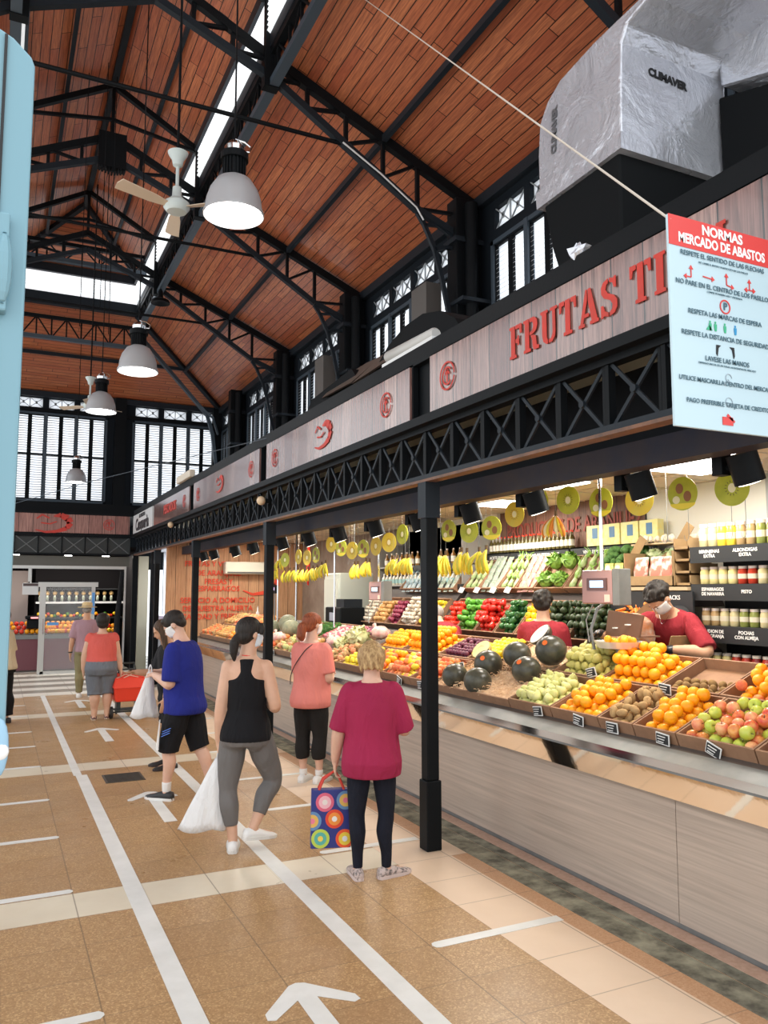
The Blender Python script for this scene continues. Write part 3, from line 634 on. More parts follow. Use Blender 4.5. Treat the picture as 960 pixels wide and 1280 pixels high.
b.tube([(-.22, .0, .09), (.22, .0, .09)], .012, 6); b.box(-.2, .2, -.12, .12, .12, .135); b.build('frame', FRM, t)
MB().tube([(-.098, .10, .80), (-.09, .06, .72), (-.085, .02, .715), (.085, .02, .715), (.09, .06, .72), (.098, .1, .80)], .014, 8).tube([(-.1, .10, .80), (.1, .10, .80)], .014, 8).build('handle', FRM, t)
for x in (-.24, .24): MB().cyl((x - .018, 0, .09), (x + .018, 0, .09), .088, 22).build('wheel', M('tyre', (.02, .02, .02), .6), t, smooth=True); MB().cyl((x - .022, 0, .09), (x + .022, 0, .09), .035, 14).build('hub', M('hub_grey', (.3, .3, .3), .4), t)
# ================================================================ setting: hall shell
XC = 1.43; YE = 24.0; XW = 6.0; ZE = 7.45; CX = 2.9; CZ = 8.8; LE = 20.2
def mx(x): return 2 * XC - x
BP = MATS['black_paint']; SG = MATS['steel_grey']
struct(MB().box(-6, 6.2, -3, YE + .2, -.1, 0).build('floor', floor_mat()))
struct(MB().box(3.165, 3.335, -1, 16, -.02, .004).box(3.345, 3.44, -1, 16, -.02, .004).build('trim_1', MATS['concrete']))
struct(MB().box(3.44, 3.55, -1, 16, -.02, .006).build('trim_2', MATS['pink_terrazzo']))
g = empty('drain_cover', (1.25, 8.7, 0), 0, 'grey metal drain cover set in the tiled floor of the aisle', 'drain cover')
MB().box(-.19, .19, -.19, .19, .001, .006).build('cover_plate', M('drain_grey', (.10, .09, .075), .5, .4), g)
b = MB()
for i in range(9): b.box(-.17, .17, -.165 + i * .04, -.155 + i * .04, .006, .009)
b.build('cover_rib', M('drain_rib', (.05, .045, .04), .5, .4), g)

# floor tape
TP = MATS['tape_white']
def ends(x0, x1, y0, y1, z=.002):
    b = MB(); r = (y1 - y0) * .45
    pts = [(x0 + r, y0), (x1, y0), (x1, y1), (x0 + r, y1), (x0 + r * .3, y1 - r * .3), (x0, (y0 + y1) / 2), (x0 + r * .3, y0 + r * .3)]
    b.ext(pts, lambda u, v, s: (u, v, .0008 + z * s)); return b
tag(MB().box(.818, .928, -1, 9, .001, .003).box(.80, .88, 9, 16, .001, .003).build('floor_tape_line', TP, ctr=True),
    'long white tape line along the left of the walking lane', 'floor marking')
tag(MB().box(1.775, 1.887, -1, 16.2, .001, .003).build('floor_tape_line', TP, ctr=True), 'long white tape line on the right running under the customers\' feet', 'floor marking')
LY = [2.6, 3.975, 5.62, 6.86, 8.09, 9.64, 10.88, 12.0, 13.5, 14.75, 15.85]
LW = ['nearest the entrance, outside the lane', 'second from the front, on brown tiles', 'lying along the front cream tile band', 'just beyond the front cream band', 'two bars before the second cream band', 'lying along the second cream tile band', 'just beyond the second cream band', 'before the third cream band', 'on the third cream band', 'second from the far end', 'farthest from the entrance']
for y, w in zip(LY, LW):
    b = ends(-.52, -.1, y - .035, y + .035); b = MB(); r = .03
    b.ext([(-.1, y - .035), (.5, y - .035), (.52, y - .01), (.52, y + .01), (.5, y + .035), (-.1, y + .035)], lambda u, v, s: (u, v, .001 + .002 * s))
    tag(b.build('floor_tape_bar', TP, ctr=True), 'short white waiting bar left of the lane, ' + w, 'floor marking', 'waiting bars left of the lane')
RY = [(3.94, 2.19, 3.04, 'nearest, reaching the peach border tiles'), (5.63, 2.2, 3.0, 'beside the maroon shirted woman\'s shoes'), (6.9, 2.2, 2.72, 'short one behind the maroon shirted woman'), (8.1, 2.2, 2.98, 'beside the pink shirted woman\'s feet'), (9.6, 2.2, 3.0, 'behind the woman in grey leggings'), (10.85, 2.2, 2.98, 'beside the post past the man in blue'), (12.1, 2.2, 2.98, 'farthest, near the shopping trolley')]
for y, x0, x1, w in RY:
    tag(ends(x0, x1, y - .036, y + .036).build('floor_tape_bar', TP, ctr=True), 'short white waiting bar right of the lane, ' + w, 'floor marking', 'waiting bars right of the lane')
def arrow(x, y, s, w, tip=True):
    b = MB(); hw = .045
    P = [(-.05, -1.15), (.055, -1.15), (.05, -.17), (.19, -.30), (.225, -.285), (.22, -.23), (.04, -.015), (0, 0), (-.04, -.015), (-.22, -.23), (-.225, -.285), (-.19, -.30), (-.045, -.17)]
    vs = []
    b.ext([(x + u, y + v * s) for u, v in P], lambda u, v, k: (u, v, .001 + .002 * k))
    bmesh.ops.triangulate(b.bm, faces=[f for f in b.bm.faces if len(f.verts) > 4])
    tag(b.build('floor_arrow', TP, ctr=True), 'white floor arrow in the aisle, ' + w, 'floor marking', 'arrows on the floor')
arrow(1.39, 3.87, .95, 'cut by the bottom of the picture')
arrow(1.38, 8.0, .95, 'by the foot of the man in the blue shirt')
arrow(1.375, 11.92, .95, 'behind the shopping trolley')
arrow(1.35, 15.1, .9, 'at the heels of the man in the straw hat')

# roof
RP = MATS['roof_planks']; RH = MATS['roof_planks_hip']
def slab(a, b_, c, d, t=.08):
    lo = [V(a), V(b_), V(c), V(d)]; hi = [p + V((0, 0, t)) for p in lo]
    m = MB(); m.hexa(lo, hi); return m
def tri(a, b_, c, t=.08):
    m = MB(); m.hexa([V(a), V(b_), V(c)], [V(p) + V((0, 0, t)) for p in (a, b_, c)]); return m
YN = .6
struct(slab((CX, YN, CZ), (XW + .1, YN, ZE), (XW + .1, YE, ZE), (CX, LE, CZ)).build('ceiling_right_slope', RP))
struct(slab((mx(XW) - .1, YN, ZE), (mx(CX), YN, CZ), (mx(CX), LE, CZ), (mx(XW) - .1, YE, ZE)).build('ceiling_left_slope', RP))
struct(slab((mx(CX), LE, CZ), (CX, LE, CZ), (XW + .1, YE, ZE), (mx(XW) - .1, YE, ZE)).build('ceiling_end_hip', RH))
LZ = 9.72; RZ = 10.45; RYE = 18.1
struct(slab((XC, YN, RZ), (CX + .1, YN, LZ), (CX + .1, LE + .1, LZ), (XC, RYE, RZ)).build('ceiling_lantern_right', RP))
struct(slab((mx(CX) - .1, YN, LZ), (XC, YN, RZ), (XC, RYE, RZ), (mx(CX) - .1, LE + .1, LZ)).build('ceiling_lantern_left', RP))
struct(tri((mx(CX) - .1, LE + .1, LZ), (XC, RYE, RZ), (CX + .1, LE + .1, LZ)).build('ceiling_lantern_hip', RH))
# lantern side strips: eaves beam, white louvres, curb
SH = MATS['shutter_white']
def louvre_run(p, q, z0, z1, n, nrm, t=.012, dep=.05):
    b = MB(); p, q, nrm = V(p), V(q), V(nrm)
    for i in range(n):
        z = z0 + (z1 - z0) * (i + .5) / n; h = (z1 - z0) / n * .62
        a = [p + V((0, 0, z - h)) , q + V((0, 0, z - h)), q + V((0, 0, z - h + t)), p + V((0, 0, z - h + t))]
        c = [v + nrm * dep + V((0, 0, h)) for v in a]; b.hexa(a, c)
    return b
def lantern_wall(name, n, x, sgn):
    struct(louvre_run((x, YN, 0), (x, LE, 0), 9.02, 9.52, 7, (-sgn, 0, 0), .01, .07).build('window_%d' % n, M('louvre_daylight_glow', (.92, .95, .97), .5, emit=.55)))  # white slats glow by emission, standing in for daylight through the louvres
lantern_wall('r', 1, CX + .0, 1); lantern_wall('l', 2, mx(CX), -1)
struct(louvre_run((mx(CX), LE, 0), (CX, LE, 0), 8.98, 9.5, 9, (0, -1, 0), .012, .06).build('window_3', MATS['louvre_daylight_glow']))
b = MB(); b.box(CX - .12, CX + .08, YN, LE, 9.5, 9.68).box(mx(CX) - .08, mx(CX) + .12, YN, LE, 9.5, 9.68).box(mx(CX), CX, LE - .1, LE + .1, 9.5, 9.7)
b.box(CX - .03, CX + .1, YN, LE, 8.84, 9.02).box(mx(CX) - .1, mx(CX) + .03, YN, LE, 8.84, 9.02).box(mx(CX), CX, LE - .05, LE + .1, 8.72, 9.0)
struct(b.build('trim_3', SG))
b = MB()   # ridge, hip and purlin beams fixed to the planks
b.bar((XC, YN, RZ - .06), (XC, RYE, RZ - .06), .1, .12); 
for s in (0, 1):
    f = (lambda x: x) if s == 0 else mx
    b.bar((f(2.16), YN, 10.03), (f(2.16), LE - 1.0, 10.03), .06, .08)
    b.bar((f(4.5), YN, 8.02), (f(4.5), 22.1, 8.02), .07, .09)
    b.bar((XC, RYE, RZ - .05), (f(CX), LE, LZ - .03), .1, .12)
    b.bar((f(CX), LE, CZ - .05), (f(XW), YE, ZE - .02), .12, .14)
    b.box(min(f(5.9), f(6.0)), max(f(5.9), f(6.0)), YN, YE, ZE - .16, ZE)
b.bar((mx(4.5), 22.1, 8.04), (4.5, 22.1, 8.04), .07, .09); b.box(mx(XW), XW, YE - .12, YE, ZE - .16, ZE)
b.bar((mx(2.3), 19.2, 10.0), (2.3, 19.2, 10.0), .06, .07)
struct(b.build('trim_4', SG))

# walls: upper right, end wall, window openings are real holes
DW = MATS['dark_wall']
def wall_cells(b, axis, c0, c1, a0, a1, z0, z1, holes):
    """solid wall between a0..a1 / z0..z1 with rectangular holes (a, b, za, zb); thickness c0..c1"""
    xs = sorted({a0, a1} | {h[0] for h in holes} | {h[1] for h in holes}); zs = sorted({z0, z1} | {h[2] for h in holes} | {h[3] for h in holes})
    for i in range(len(xs) - 1):
        for j in range(len(zs) - 1):
            mxx, mz = (xs[i] + xs[i + 1]) / 2, (zs[j] + zs[j + 1]) / 2
            if any(h[0] < mxx < h[1] and h[2] < mz < h[3] for h in holes): continue
            if axis == 'x': b.box(c0, c1, xs[i], xs[i + 1], zs[j], zs[j + 1])
            else: b.box(xs[i], xs[i + 1], c0, c1, zs[j], zs[j + 1])
TYS = [1.36, 5.36, 9.36, 13.36, 17.36, 21.36]
bays = [(1.75, 4.97), (5.75, 8.97), (9.75, 12.97), (13.75, 16.97), (17.75, 20.97), (21.65, 23.75)]
holes = []
for a, c in bays:
    holes.append((a, c, 4.32, 6.70)); n = 4 if c - a > 3 else 2; w = (c - a) / n
    for k in range(n): holes.append((a + k * w + .06, a + (k + 1) * w - .06, 6.86, 7.17))
b = MB(); wall_cells(b, 'x', XW, XW + .22, YN, YE, 3.0, ZE + .1, holes); struct(b.build('wall_right', DW))
ebays = [(mx(5.95), mx(3.4)), (.22, 2.70), (3.40, 5.86)]
eh = []
for a, c in ebays:
    eh.append((a, c, 4.36, 6.86)); w = (c - a) / 3
    for k in range(3): eh.append((a + k * w + .08, a + (k + 1) * w - .08, 7.0, 7.27))
b = MB(); wall_cells(b, 'y', YE, YE + .22, mx(XW), XW + .2, 2.5, ZE + .1, eh); struct(b.build('wall_back', DW))
wn = [4]
def glsm():
    t = NT('frosted_window_glass', .5); tr = t.N('ShaderNodeBsdfTranslucent', (.97, .98, 1.)); df = t.N('ShaderNodeBsdfDiffuse', (.8, .82, .85))
    mx_ = t.N('ShaderNodeMixShader', .08, tr.outputs[0], df.outputs[0]); t.t.links.new(mx_.outputs[0], t.t.nodes['Material Output'].inputs[0]); return t.m
GLS = glsm()
def shutter_window(axis, c, a0, a1, z0, z1, npair, open_idx=(), flip=1, mid=True):
    """framed window of louvred leaves; axis 'x' = in a wall of constant x"""
    def P(a, d, z): return (c + d, a, z) if axis == 'x' else (a, c + d, z)
    def bx(b, a, a2, d, d2, z, z2):
        p, q = P(a, d, z), P(a2, d2, z2); b.box(min(p[0], q[0]), max(p[0], q[0]), min(p[1], q[1]), max(p[1], q[1]), z, z2)
    root = empty('window_%d' % wn[0], P((a0 + a1) / 2, 0, z0), kind='structure'); wn[0] += 1
    L = root.location
    def bld(b, name, mat):
        for v in b.bm.verts: v.co -= L
        return b.build(name, mat, root)
    b = MB(); F = .06
    bx(b, a0, a1, -.03, .08, z0, z0 + F); bx(b, a0, a1, -.03, .08, z1 - F, z1); bx(b, a0, a0 + F, -.03, .08, z0, z1); bx(b, a1 - F, a1, -.03, .08, z0, z1)
    w = (a1 - a0 - F) / npair
    for i in range(1, npair): bx(b, a0 + F / 2 + i * w - .04, a0 + F / 2 + i * w + .04, -.04, .08, z0, z1)
    bld(b, 'window_frame', MATS['steel_blue'])
    for i in range(npair * 2):
        lw = w / 2; s0 = a0 + F / 2 + i * lw + .035; s1 = s0 + lw - .07
        fr = MB(); G = .018
        bx(fr, s0 - .036, s0 + G, 0, .045, z0 + F, z1 - F); bx(fr, s1 - G, s1 + .036, 0, .045, z0 + F, z1 - F)
        bx(fr, s0, s1, 0, .045, z0 + F, z0 + F + .03); bx(fr, s0, s1, 0, .045, z1 - F - .03, z1 - F)
        zm = z0 + (z1 - z0) * .53
        if mid: bx(fr, s0, s1, -.005, .05, zm - .022, zm + .022)
        lf = bld(fr, 'shutter_leaf', BP)
        gp = MB(); bx(gp, s0 - .01, s1 + .01, .07, .075, z0 + F, z1 - F); bld(gp, 'frosted_pane', GLS)
        sl = MB(); n = 34
        for k in range(n):
            z = z0 + F + .04 + (z1 - z0 - 2 * F - .08) * (k + .5) / n
            if mid and abs(z - zm) < .035: continue
            h = .017
            if axis == 'x': sl.hexa([P(s0 + G, .0, z - h), P(s1 - G, .0, z - h), P(s1 - G, .004, z - h), P(s0 + G, .004, z - h)], [P(s0 + G, .04, z + h), P(s1 - G, .04, z + h), P(s1 - G, .044, z + h), P(s0 + G, .044, z + h)])
            else: sl.hexa([P(s0 + G, .0, z - h), P(s1 - G, .0, z - h), P(s1 - G, .004, z - h), P(s0 + G, .004, z - h)], [P(s0 + G, .04, z + h), P(s1 - G, .04, z + h), P(s1 - G, .044, z + h), P(s0 + G, .044, z + h)])
        for v in sl.bm.verts: v.co -= L
        o = sl.build('louvre', M('louvre_slat', (.80, .83, .86), .6), lf)
    return root
def transom(axis, c, a0, a1, z0, z1):
    def P(a, d, z): return V((c + d, a, z)) if axis == 'x' else V((a, c + d, z))
    root = struct(empty('window_%d' % wn[0], P((a0 + a1) / 2, 0, z0))); wn[0] += 1; L = root.location
    b = MB(); up = (1, 0, 0) if axis == 'x' else (0, 1, 0)
    m = (a0 + a1) / 2
    for s, e in ((a0, m), (m, a1)):
        b.bar(P(s, .03, z0) - L, P(e, .03, z1) - L, .014, .02, up); b.bar(P(s, .03, z1) - L, P(e, .03, z0) - L, .014, .02, up)
        cc = P((s + e) / 2, .03, (z0 + z1) / 2) - L
        b.bar(cc - V((0, 0, .04)), cc + V((0, 0, .04)), .05, .02, up)
    b.bar(P(m, .03, z0) - L, P(m, .03, z1) - L, .02, .02, up)
    gp = MB(); q0, q1 = P(a0 - .02, .08, z0 - .02) - L, P(a1 + .02, .085, z1 + .02) - L; gp.box(min(q0.x, q1.x), max(q0.x, q1.x), min(q0.y, q1.y), max(q0.y, q1.y), q0.z, q1.z); gp.build('frosted_pane', GLS, root)
    b.build('tracery', M('tracery_grey', (.35, .38, .40), .5), root)
for a, c in bays:
    shutter_window('x', XW, a, c, 4.32, 6.70, 4 if c - a > 3 else 3, mid=False)
    n = 4 if c - a > 3 else 2; w = (c - a) / n
    for k in range(n): transom('x', XW, a + k * w + .06, a + (k + 1) * w - .06, 6.86, 7.17)
for a, c in ebays:
    shutter_window('y', YE, a, c, 4.36, 6.86, 3); w = (c - a) / 3
    for k in range(3): transom('y', YE, a + k * w + .08, a + (k + 1) * w - .08, 7.0, 7.27)
# pilasters / dado of the end wall
b = MB()
for x in (3.05, mx(3.05), mx(XW) + .1, XW - .1): b.box(x - .16, x + .16, YE - .16, YE, 2.6, ZE)
b.box(mx(XW), XW, YE - .1, YE, 4.05, 4.3).box(mx(XW), XW, YE - .06, YE, 6.88, 6.97).box(XW - .06, XW, YN, YE, 4.1, 4.28)
struct(b.build('trim_5', BP))
struct(MB().box(-3.1, 3.4, 20.7, YE, 3.72, 3.8).box(-3.1, 2.9, 20.55, 20.7, 3.66, 4.0).build('trim_6', BP))

# iron columns and trusses
for i, y in enumerate(TYS[:5] + [21.36]):
    w = ['behind the foil duct, nearest', 'behind the foil duct', 'beside the round black hood', 'second from the black hood', 'third from the black hood', 'last before the end wall'][i]
    t = empty('iron_column', (5.78, y, 3.3), 0, 'black iron wall column under the roof, ' + w, 'column')
    MB().box(-.2, .2, -.13, .13, 0, 4.1).build('shaft', BP, t, bevel=.01)
    MB().cyl((-.0, -.2, 0), (0, -.2, 4.0), .09, 14).build('round_shaft', BP, t, smooth=True)
    MB().box(-.24, .22, -.17, .17, 3.45, 3.52).box(-.23, .22, -.33, .16, 2.55, 2.6).build('collar', SG, t)
for i, y in enumerate(TYS[1:5]):
    w = ['nearest, crossing above the big lamp', 'second, with the dark hanging plates', 'third from the front', 'farthest, before the roof hip'][i]
    t = empty('roof_truss', (XC, y, 7.4), 0, 'dark iron lattice roof truss, ' + w, 'truss', 'roof trusses')
    O = V((XC, y, 7.4))
    for s in (1, -1):
        f = lambda x, z, s=s: V((s * (x - XC), 0, z - 7.4))
        top = lambda x: (CZ - .08) - (x - CX) * (CZ - ZE) / (XW - CX)
        MB().bar(f(5.95, top(5.95)), f(CX, top(CX)), .13, .1, (0, 1, 0)).bar(f(CX, top(CX)), f(XC, 9.42), .11, .09, (0, 1, 0)).build('top_chord', BP, t)
        bot = [(5.62, 6.92), (5.03, 7.14), (3.93, 7.82), (2.95, 8.44), (XC, 9.05)]
        MB().path([f(*p) for p in bot], .09, .09).build('bottom_chord', SG, t)
        def botz(x):
            for (x1, z1), (x0, z0) in zip(bot, bot[1:]):
                if x0 <= x <= x1: return z0 + (z1 - z0) * (x - x0) / (x1 - x0)
            return bot[0][1]
        b = MB(); xs = [5.58, 5.03, 4.5, 3.95, 3.4, 2.95, 2.4, 1.9]
        tz = lambda x: top(x) if x >= CX else 8.72 + (CX - x) * (9.42 - 8.72) / (CX - XC)
        for k, x in enumerate(xs[1:]):
            b.bar(f(x, botz(x)), f(x, tz(x)), .05, .055, (0, 1, 0)); b.bar(f(x, botz(x) + .02), f(xs[k], tz(xs[k]) if k else 7.2), .04, .05, (0, 1, 0))
        b.build('web', BP, t)
        b = MB(); pts = [(5.03, 7.1), (5.14, 6.95), (5.3, 6.62), (5.42, 6.2), (5.52, 5.75), (5.58, 5.5)]
        b.path([f(*p) for p in pts], .06, .05); b.path([f(*p) for p in ((5.3, 6.62), (5.45, 6.68), (5.6, 6.7))], .05, .05); b.path([f(*p) for p in ((5.14, 6.95), (5.35, 6.98), (5.6, 6.85))], .04, .05)
        b.build('bracket', SG, t)
        MB().box(s * (CX - XC) - .1, s * (CX - XC) + .1, -.07, .07, .9, 1.42).build('gusset', BP, t)
        MB().path([f(2.8, 9.55), f(XC, 10.32)], .09, .09).bar(f(2.8, 9.5), f(XC, 9.72), .05, .05, (0, 1, 0)).bar(f(CX - .04, 8.8), f(CX - .04, 9.55), .09, .09, (0, 1, 0)).build('lantern_rafter', BP, t)
    MB().cyl((-2.5, 0, .42), (2.5, 0, .42), .028, 8).build('tie_rod', BP, t)
    b = MB().box(-.22, .22, -.09, .09, 1.45, 2.05)
    for k in range(9): b.box(-.2 + k * .048, -.17 + k * .048, -.08, .08, 1.38 + .05 * abs(k - 4) / 4, 1.47)
    if i == 2: b.build('centre_plate', BP, t)
    else: b.bm.free()
    if i == 1: MB().tube([(2.45, -.07, .40), (3.0, -.07, .10), (3.55, -.07, -.26), (3.66, -.07, -.42)], .012, 6).build('white_conduit', MATS['white_metal'], t)
    MB().cyl((0, 0, 2.0), (0, 0, 2.95), .03, 8).build('king_rod', BP, t)
def lattice(name, p, q, h, n, label, mat=BP, cat='girder', r=.05):
    p, q = V(p), V(q); t = empty(name, p, 0, label, cat); d = q - p; Z = V((0, 0, h))
    MB().bar(V((0, 0, 0)), d, .12, .09).build('bottom_rail', MATS['steel_blue'] if mat is BP else mat, t)
    MB().bar(Z, d + Z, .1, .08).build('top_rail', mat, t); b = MB()
    for i in range(n):
        a, c = d * (i / n), d * ((i + 1) / n); b.bar(a, a + Z, .035, .035, (0, 1, 0)); b.bar(a, c + Z, .03, .03) if i % 2 else b.bar(a + Z, c, .03, .03)
    b.build('web', mat, t); return t
lattice('lattice_girder', (2.93, YN, 8.36), (2.93, LE, 8.36), .42, 46, 'long iron lattice girder under the right side of the roof lantern')
lattice('lattice_girder', (mx(2.93), YN, 8.36), (mx(2.93), LE, 8.36), .42, 46, 'long iron lattice girder under the left side of the roof lantern, mostly hidden')
lattice('lattice_girder', (mx(2.93), LE, 7.9), (2.93, LE, 7.9), .5, 9, 'iron lattice girder crossing the far end of the roof lantern')
lattice('lattice_girder', (mx(2.9), 18.6, 9.22), (2.9, 18.6, 9.22), .38, 8, 'iron lattice girder crossing above the far white louvres')
for s, w in ((1, 'right'), (-1, 'left')):
    t = empty('hip_brace', (XC + s * (CX - XC), LE, 8.3), 0, 'grey iron brace running down to the far %s corner column' % w, 'brace')
    MB().path([(0, 0, 0), (s * 2.5, 3.0, -1.25), (s * 2.75, 3.35, -1.75), (s * 2.95, 3.65, -2.7)], .09, .1).build('lower_chord', MATS['steel_blue'], t)
    MB().path([(s * 2.2, 2.65, -1.1), (s * 2.7, 3.1, -1.3), (s * 2.95, 3.5, -1.7)], .05, .06).build('bracket', MATS['steel_blue'], t)

# pendant lamps
def lamp(x, y, z, label, rz=0.):
    t = empty('pendant_lamp', (x, y, z), rz, label, 'lamp', 'pendant lamps over the aisle')
    MB().lathe([(.255, 0), (.262, .0), (.262, .02), (.245, .06), (.235, .14), (.205, .23), (.15, .315), (.09, .35), (.085, .345), (.14, .30), (.195, .22), (.224, .13), (.236, .06)], n=40, cap=False).build('lamp_shade', MATS['lamp_alu'], t, smooth=True)
    MB().lathe([(.235, .05), (.235, .055), (.0, .06)], n=40).build('diffuser', MATS['lamp_glow'], t)
    b = MB().cyl((0, 0, .34), (0, 0, .5), .085, 20)
    for k in range(20):
        a = 2 * PI * k / 20; b.bar((.085 * math.cos(a), .085 * math.sin(a), .35), (.085 * math.cos(a), .085 * math.sin(a), .5), .012, .03, (math.cos(a), math.sin(a), 0))
    b.cyl((0, 0, .5), (0, 0, .56), .12, 20).build('heat_sink', BP, t)
    MB().lathe([(.04, .56), (.085, .58), (.09, .62), (.05, .67), (.01, .68)], n=16).build('cap', MATS['chrome'], t, smooth=True)
    MB().tube([(.03, 0, .6), (.13, 0, .61), (.14, 0, .66), (.09, 0, .69), (0, 0, .7)], .008, 6).build('hanger_ring', MATS['chrome'], t)
    MB().cyl((0, 0, .68), (0, 0, 10.3 - z), .008, 6).build('cable', BP, t)
    return t
lamp(1.715, 6.55, 5.127, 'big aluminium pendant lamp, nearest and largest of the lit lamps')
lamp(1.56, 10.7, 4.765, 'aluminium pendant lamp, second, hanging below the nearest lamp')
lamp(1.504, 14.4, 4.975, 'aluminium pendant lamp, third, in front of the far ceiling fan')
lamp(1.70, 21.4, 4.61, 'small looking aluminium pendant lamp, farthest, before the louvred window')
def fan(x, y, z, label, ph):
    t = empty('ceiling_fan', (x, y, z), 0, label, 'ceiling fan', 'ceiling fans')
    FM = M('fan_white', (.60, .68, .66), .4); BM_ = M('fan_blade_cream', (.72, .60, .46), .45)
    MB().lathe([(.02, -.05), (.1, -.045), (.135, 0), (.13, .05), (.08, .09), (.05, .12), (.045, .22), (.02, .24)], n=24).build('motor', FM, t, smooth=True)
    MB().lathe([(.02, .44), (.05, .46), (.06, .52), (.10, .58), (.105, .60), (.02, .61)], n=20).build('canopy', FM, t, smooth=True)
    MB().cyl((0, 0, .2), (0, 0, .5), .018, 8).build('neck', FM, t); MB().cyl((0, 0, .6), (0, 0, 10.3 - z), .014, 6).build('down_rod', BP, t)
    for k in range(3):
        a = ph + k * 2 * PI / 3; ca, sa = math.cos(a), math.sin(a)
        f = lambda u, v, s: V((u * ca - v * sa, u * sa + v * ca, .0 + v * .25 + .008 * s))
        MB().ext([(.12, -.035), (.28, -.06), (.66, -.075), (.68, 0), (.66, .075), (.28, .06), (.12, .035)], f).build('blade', BM_, t)
fan(1.52, 8.1, 5.85, 'white three blade ceiling fan beside the nearest big lamp', 1.45)
fan(1.55, 16.9, 5.6, 'white three blade ceiling fan, far one half hidden by a lamp', .35)
t = empty('flood_lamp', (2.9, 17.0, 8.0), 0, 'small round black flood lamp hanging under the lantern girder', 'lamp'); MB().lathe([(.03, .3), (.05, .25), (.06, .12), (.19, .06), (.2, .0), (.17, .0), (.05, .05)], n=20).build('lamp_shade', BP, t, smooth=True); MB().cyl((0, 0, .28), (0, 0, .36), .02).build('stem', BP, t)
# stay wires
tag(MB().tube([(2.9, 9.3, 3.75), (1.5, 16., 3.95), (-.2, 20.4, 3.72)], .006, 5).build('wire', MATS['steel_blue'], ctr=True), 'thin wire stretched across to the far stall sign', 'wire')
for x, y, z0, w in ((1.25, 12.6, 6.2, 'left of the second lamp'), (1.0, 13.0, 6.0, 'left of the far fan'), (1.42, 12.9, 5.9, 'between the fan and the lamp')):
    tag(MB().cyl((x, y, z0), (x, y, 10.2), .006, 5).build('hanging_wire', BP, ctr=True), 'thin dark wire hanging from the lantern roof, ' + w, 'wire')
# ================================================================ arcade front: posts, lattice, signs
PY = [5.36, 9.36, 13.36, 16.9]; WS = ['nearest, by the maroon shirted woman', 'second, behind the woman in grey leggings', 'third, beyond the man in blue', 'farthest of the row before the white stall']
for y, w in zip(PY, WS):
    t = empty('iron_post', (2.97, y, 0), 0, 'slim black iron post holding the stall front, ' + w, 'post', 'posts of the stall front')
    b = MB().box(-.062, .062, -.062, .062, 0, .5); b.box(-.05, .05, -.05, .05, .5, 2.68); b.build('shaft', BP, t, bevel=.008)
    MB().box(-.062, .062, -.062, .062, 2.45, 2.745).build('capital', SG, t)
tag(MB().box(2.90, 3.0, 19.7, 19.82, 0, 2.75).build('iron_post', BP, ctr=True), 'black corner post where the two stall fronts meet', 'post')
tag(MB().box(3.05, 3.13, 18.1, 18.18, 0, 2.75).build('iron_post', BP, ctr=True), 'thin black post of the white offal stall', 'post')
LB = [(1.25, 5.36), (5.36, 9.36), (9.36, 13.36), (13.36, 16.9), (16.9, 19.75)]
RR = MATS['rust_rail']
for i, (a, c) in enumerate(LB):
    w = ['nearest, below the big red letters', 'second from the right', 'third, below the round red emblem', 'fourth, over the planked side wall', 'farthest, below the offal stall sign'][i]
    t = empty('lattice_frieze', (2.97, (a + c) / 2, 2.76), 0, 'black iron lattice frieze of crosses, ' + w, 'lattice', 'lattice friezes over the stall front')
    L = (c - a) / 2
    MB().box(-.04, .04, -L, L, .36, .40).build('top_rail', BP, t)
    MB().box(-.06, .04, -L, L, -.015, .02).build('bottom_rail', SG, t); MB().box(-.065, .03, -L, L, -.035, -.015).build('rust_edge', RR, t)
    n = round((c - a) / .41); w = 2 * L / n
    for k in range(n):
        y = -L + k * w
        MB().box(-.03, .02, y - .012, y + .018, 0, .38).box(-.02, .02, y + .03, y + .05, 0, .38).build('upright', BP, t)
        b = MB(); b.bar((-.01, y + .05, .02), (-.01, y + w - .02, .36), .022, .014, (1, 0, 0)); b.bar((-.005, y + .05, .36), (-.005, y + w - .02, .02), .022, .014, (1, 0, 0))
        b.cyl((-.03, y + w / 2 + .015, .19), (0, y + w / 2 + .015, .19), .022, 10); b.build('cross_brace', SG, t)
struct(MB().box(2.86, 3.06, 1.2, 19.8, 3.16, 3.225).box(2.90, 3.02, 1.2, 19.8, 3.665, 3.80).box(2.96, 3.0, 1.2, 19.8, 3.2, 3.7).build('trim_7', BP))
SP = MATS['sign_planks']; RPN = MATS['red_paint']
SB = [(1.2, 5.17), (5.5, 9.24), (9.53, 13.22), (13.54, 16.93)]
def arc_pts(cx, cz, r, a0, a1, n=24): return [(cx + r * math.cos(rad(a0 + (a1 - a0) * i / n)), cz + r * math.sin(rad(a0 + (a1 - a0) * i / n))) for i in range(n + 1)]
def ribbon(b, pts, w, f):
    """flat stroke of varying width along 2-D points"""
    n = len(pts); ws = w if isinstance(w, (list, tuple)) else [w] * n
    for i in range(n - 1):
        (x0, z0), (x1, z1) = pts[i], pts[i + 1]; d = math.hypot(x1 - x0, z1 - z0) or 1; nx, nz = -(z1 - z0) / d, (x1 - x0) / d
        b.ext([(x0 - nx * ws[i] / 2, z0 - nz * ws[i] / 2), (x1 - nx * ws[i + 1] / 2, z1 - nz * ws[i + 1] / 2), (x1 + nx * ws[i + 1] / 2, z1 + nz * ws[i + 1] / 2), (x0 + nx * ws[i] / 2, z0 + nz * ws[i] / 2)], f)
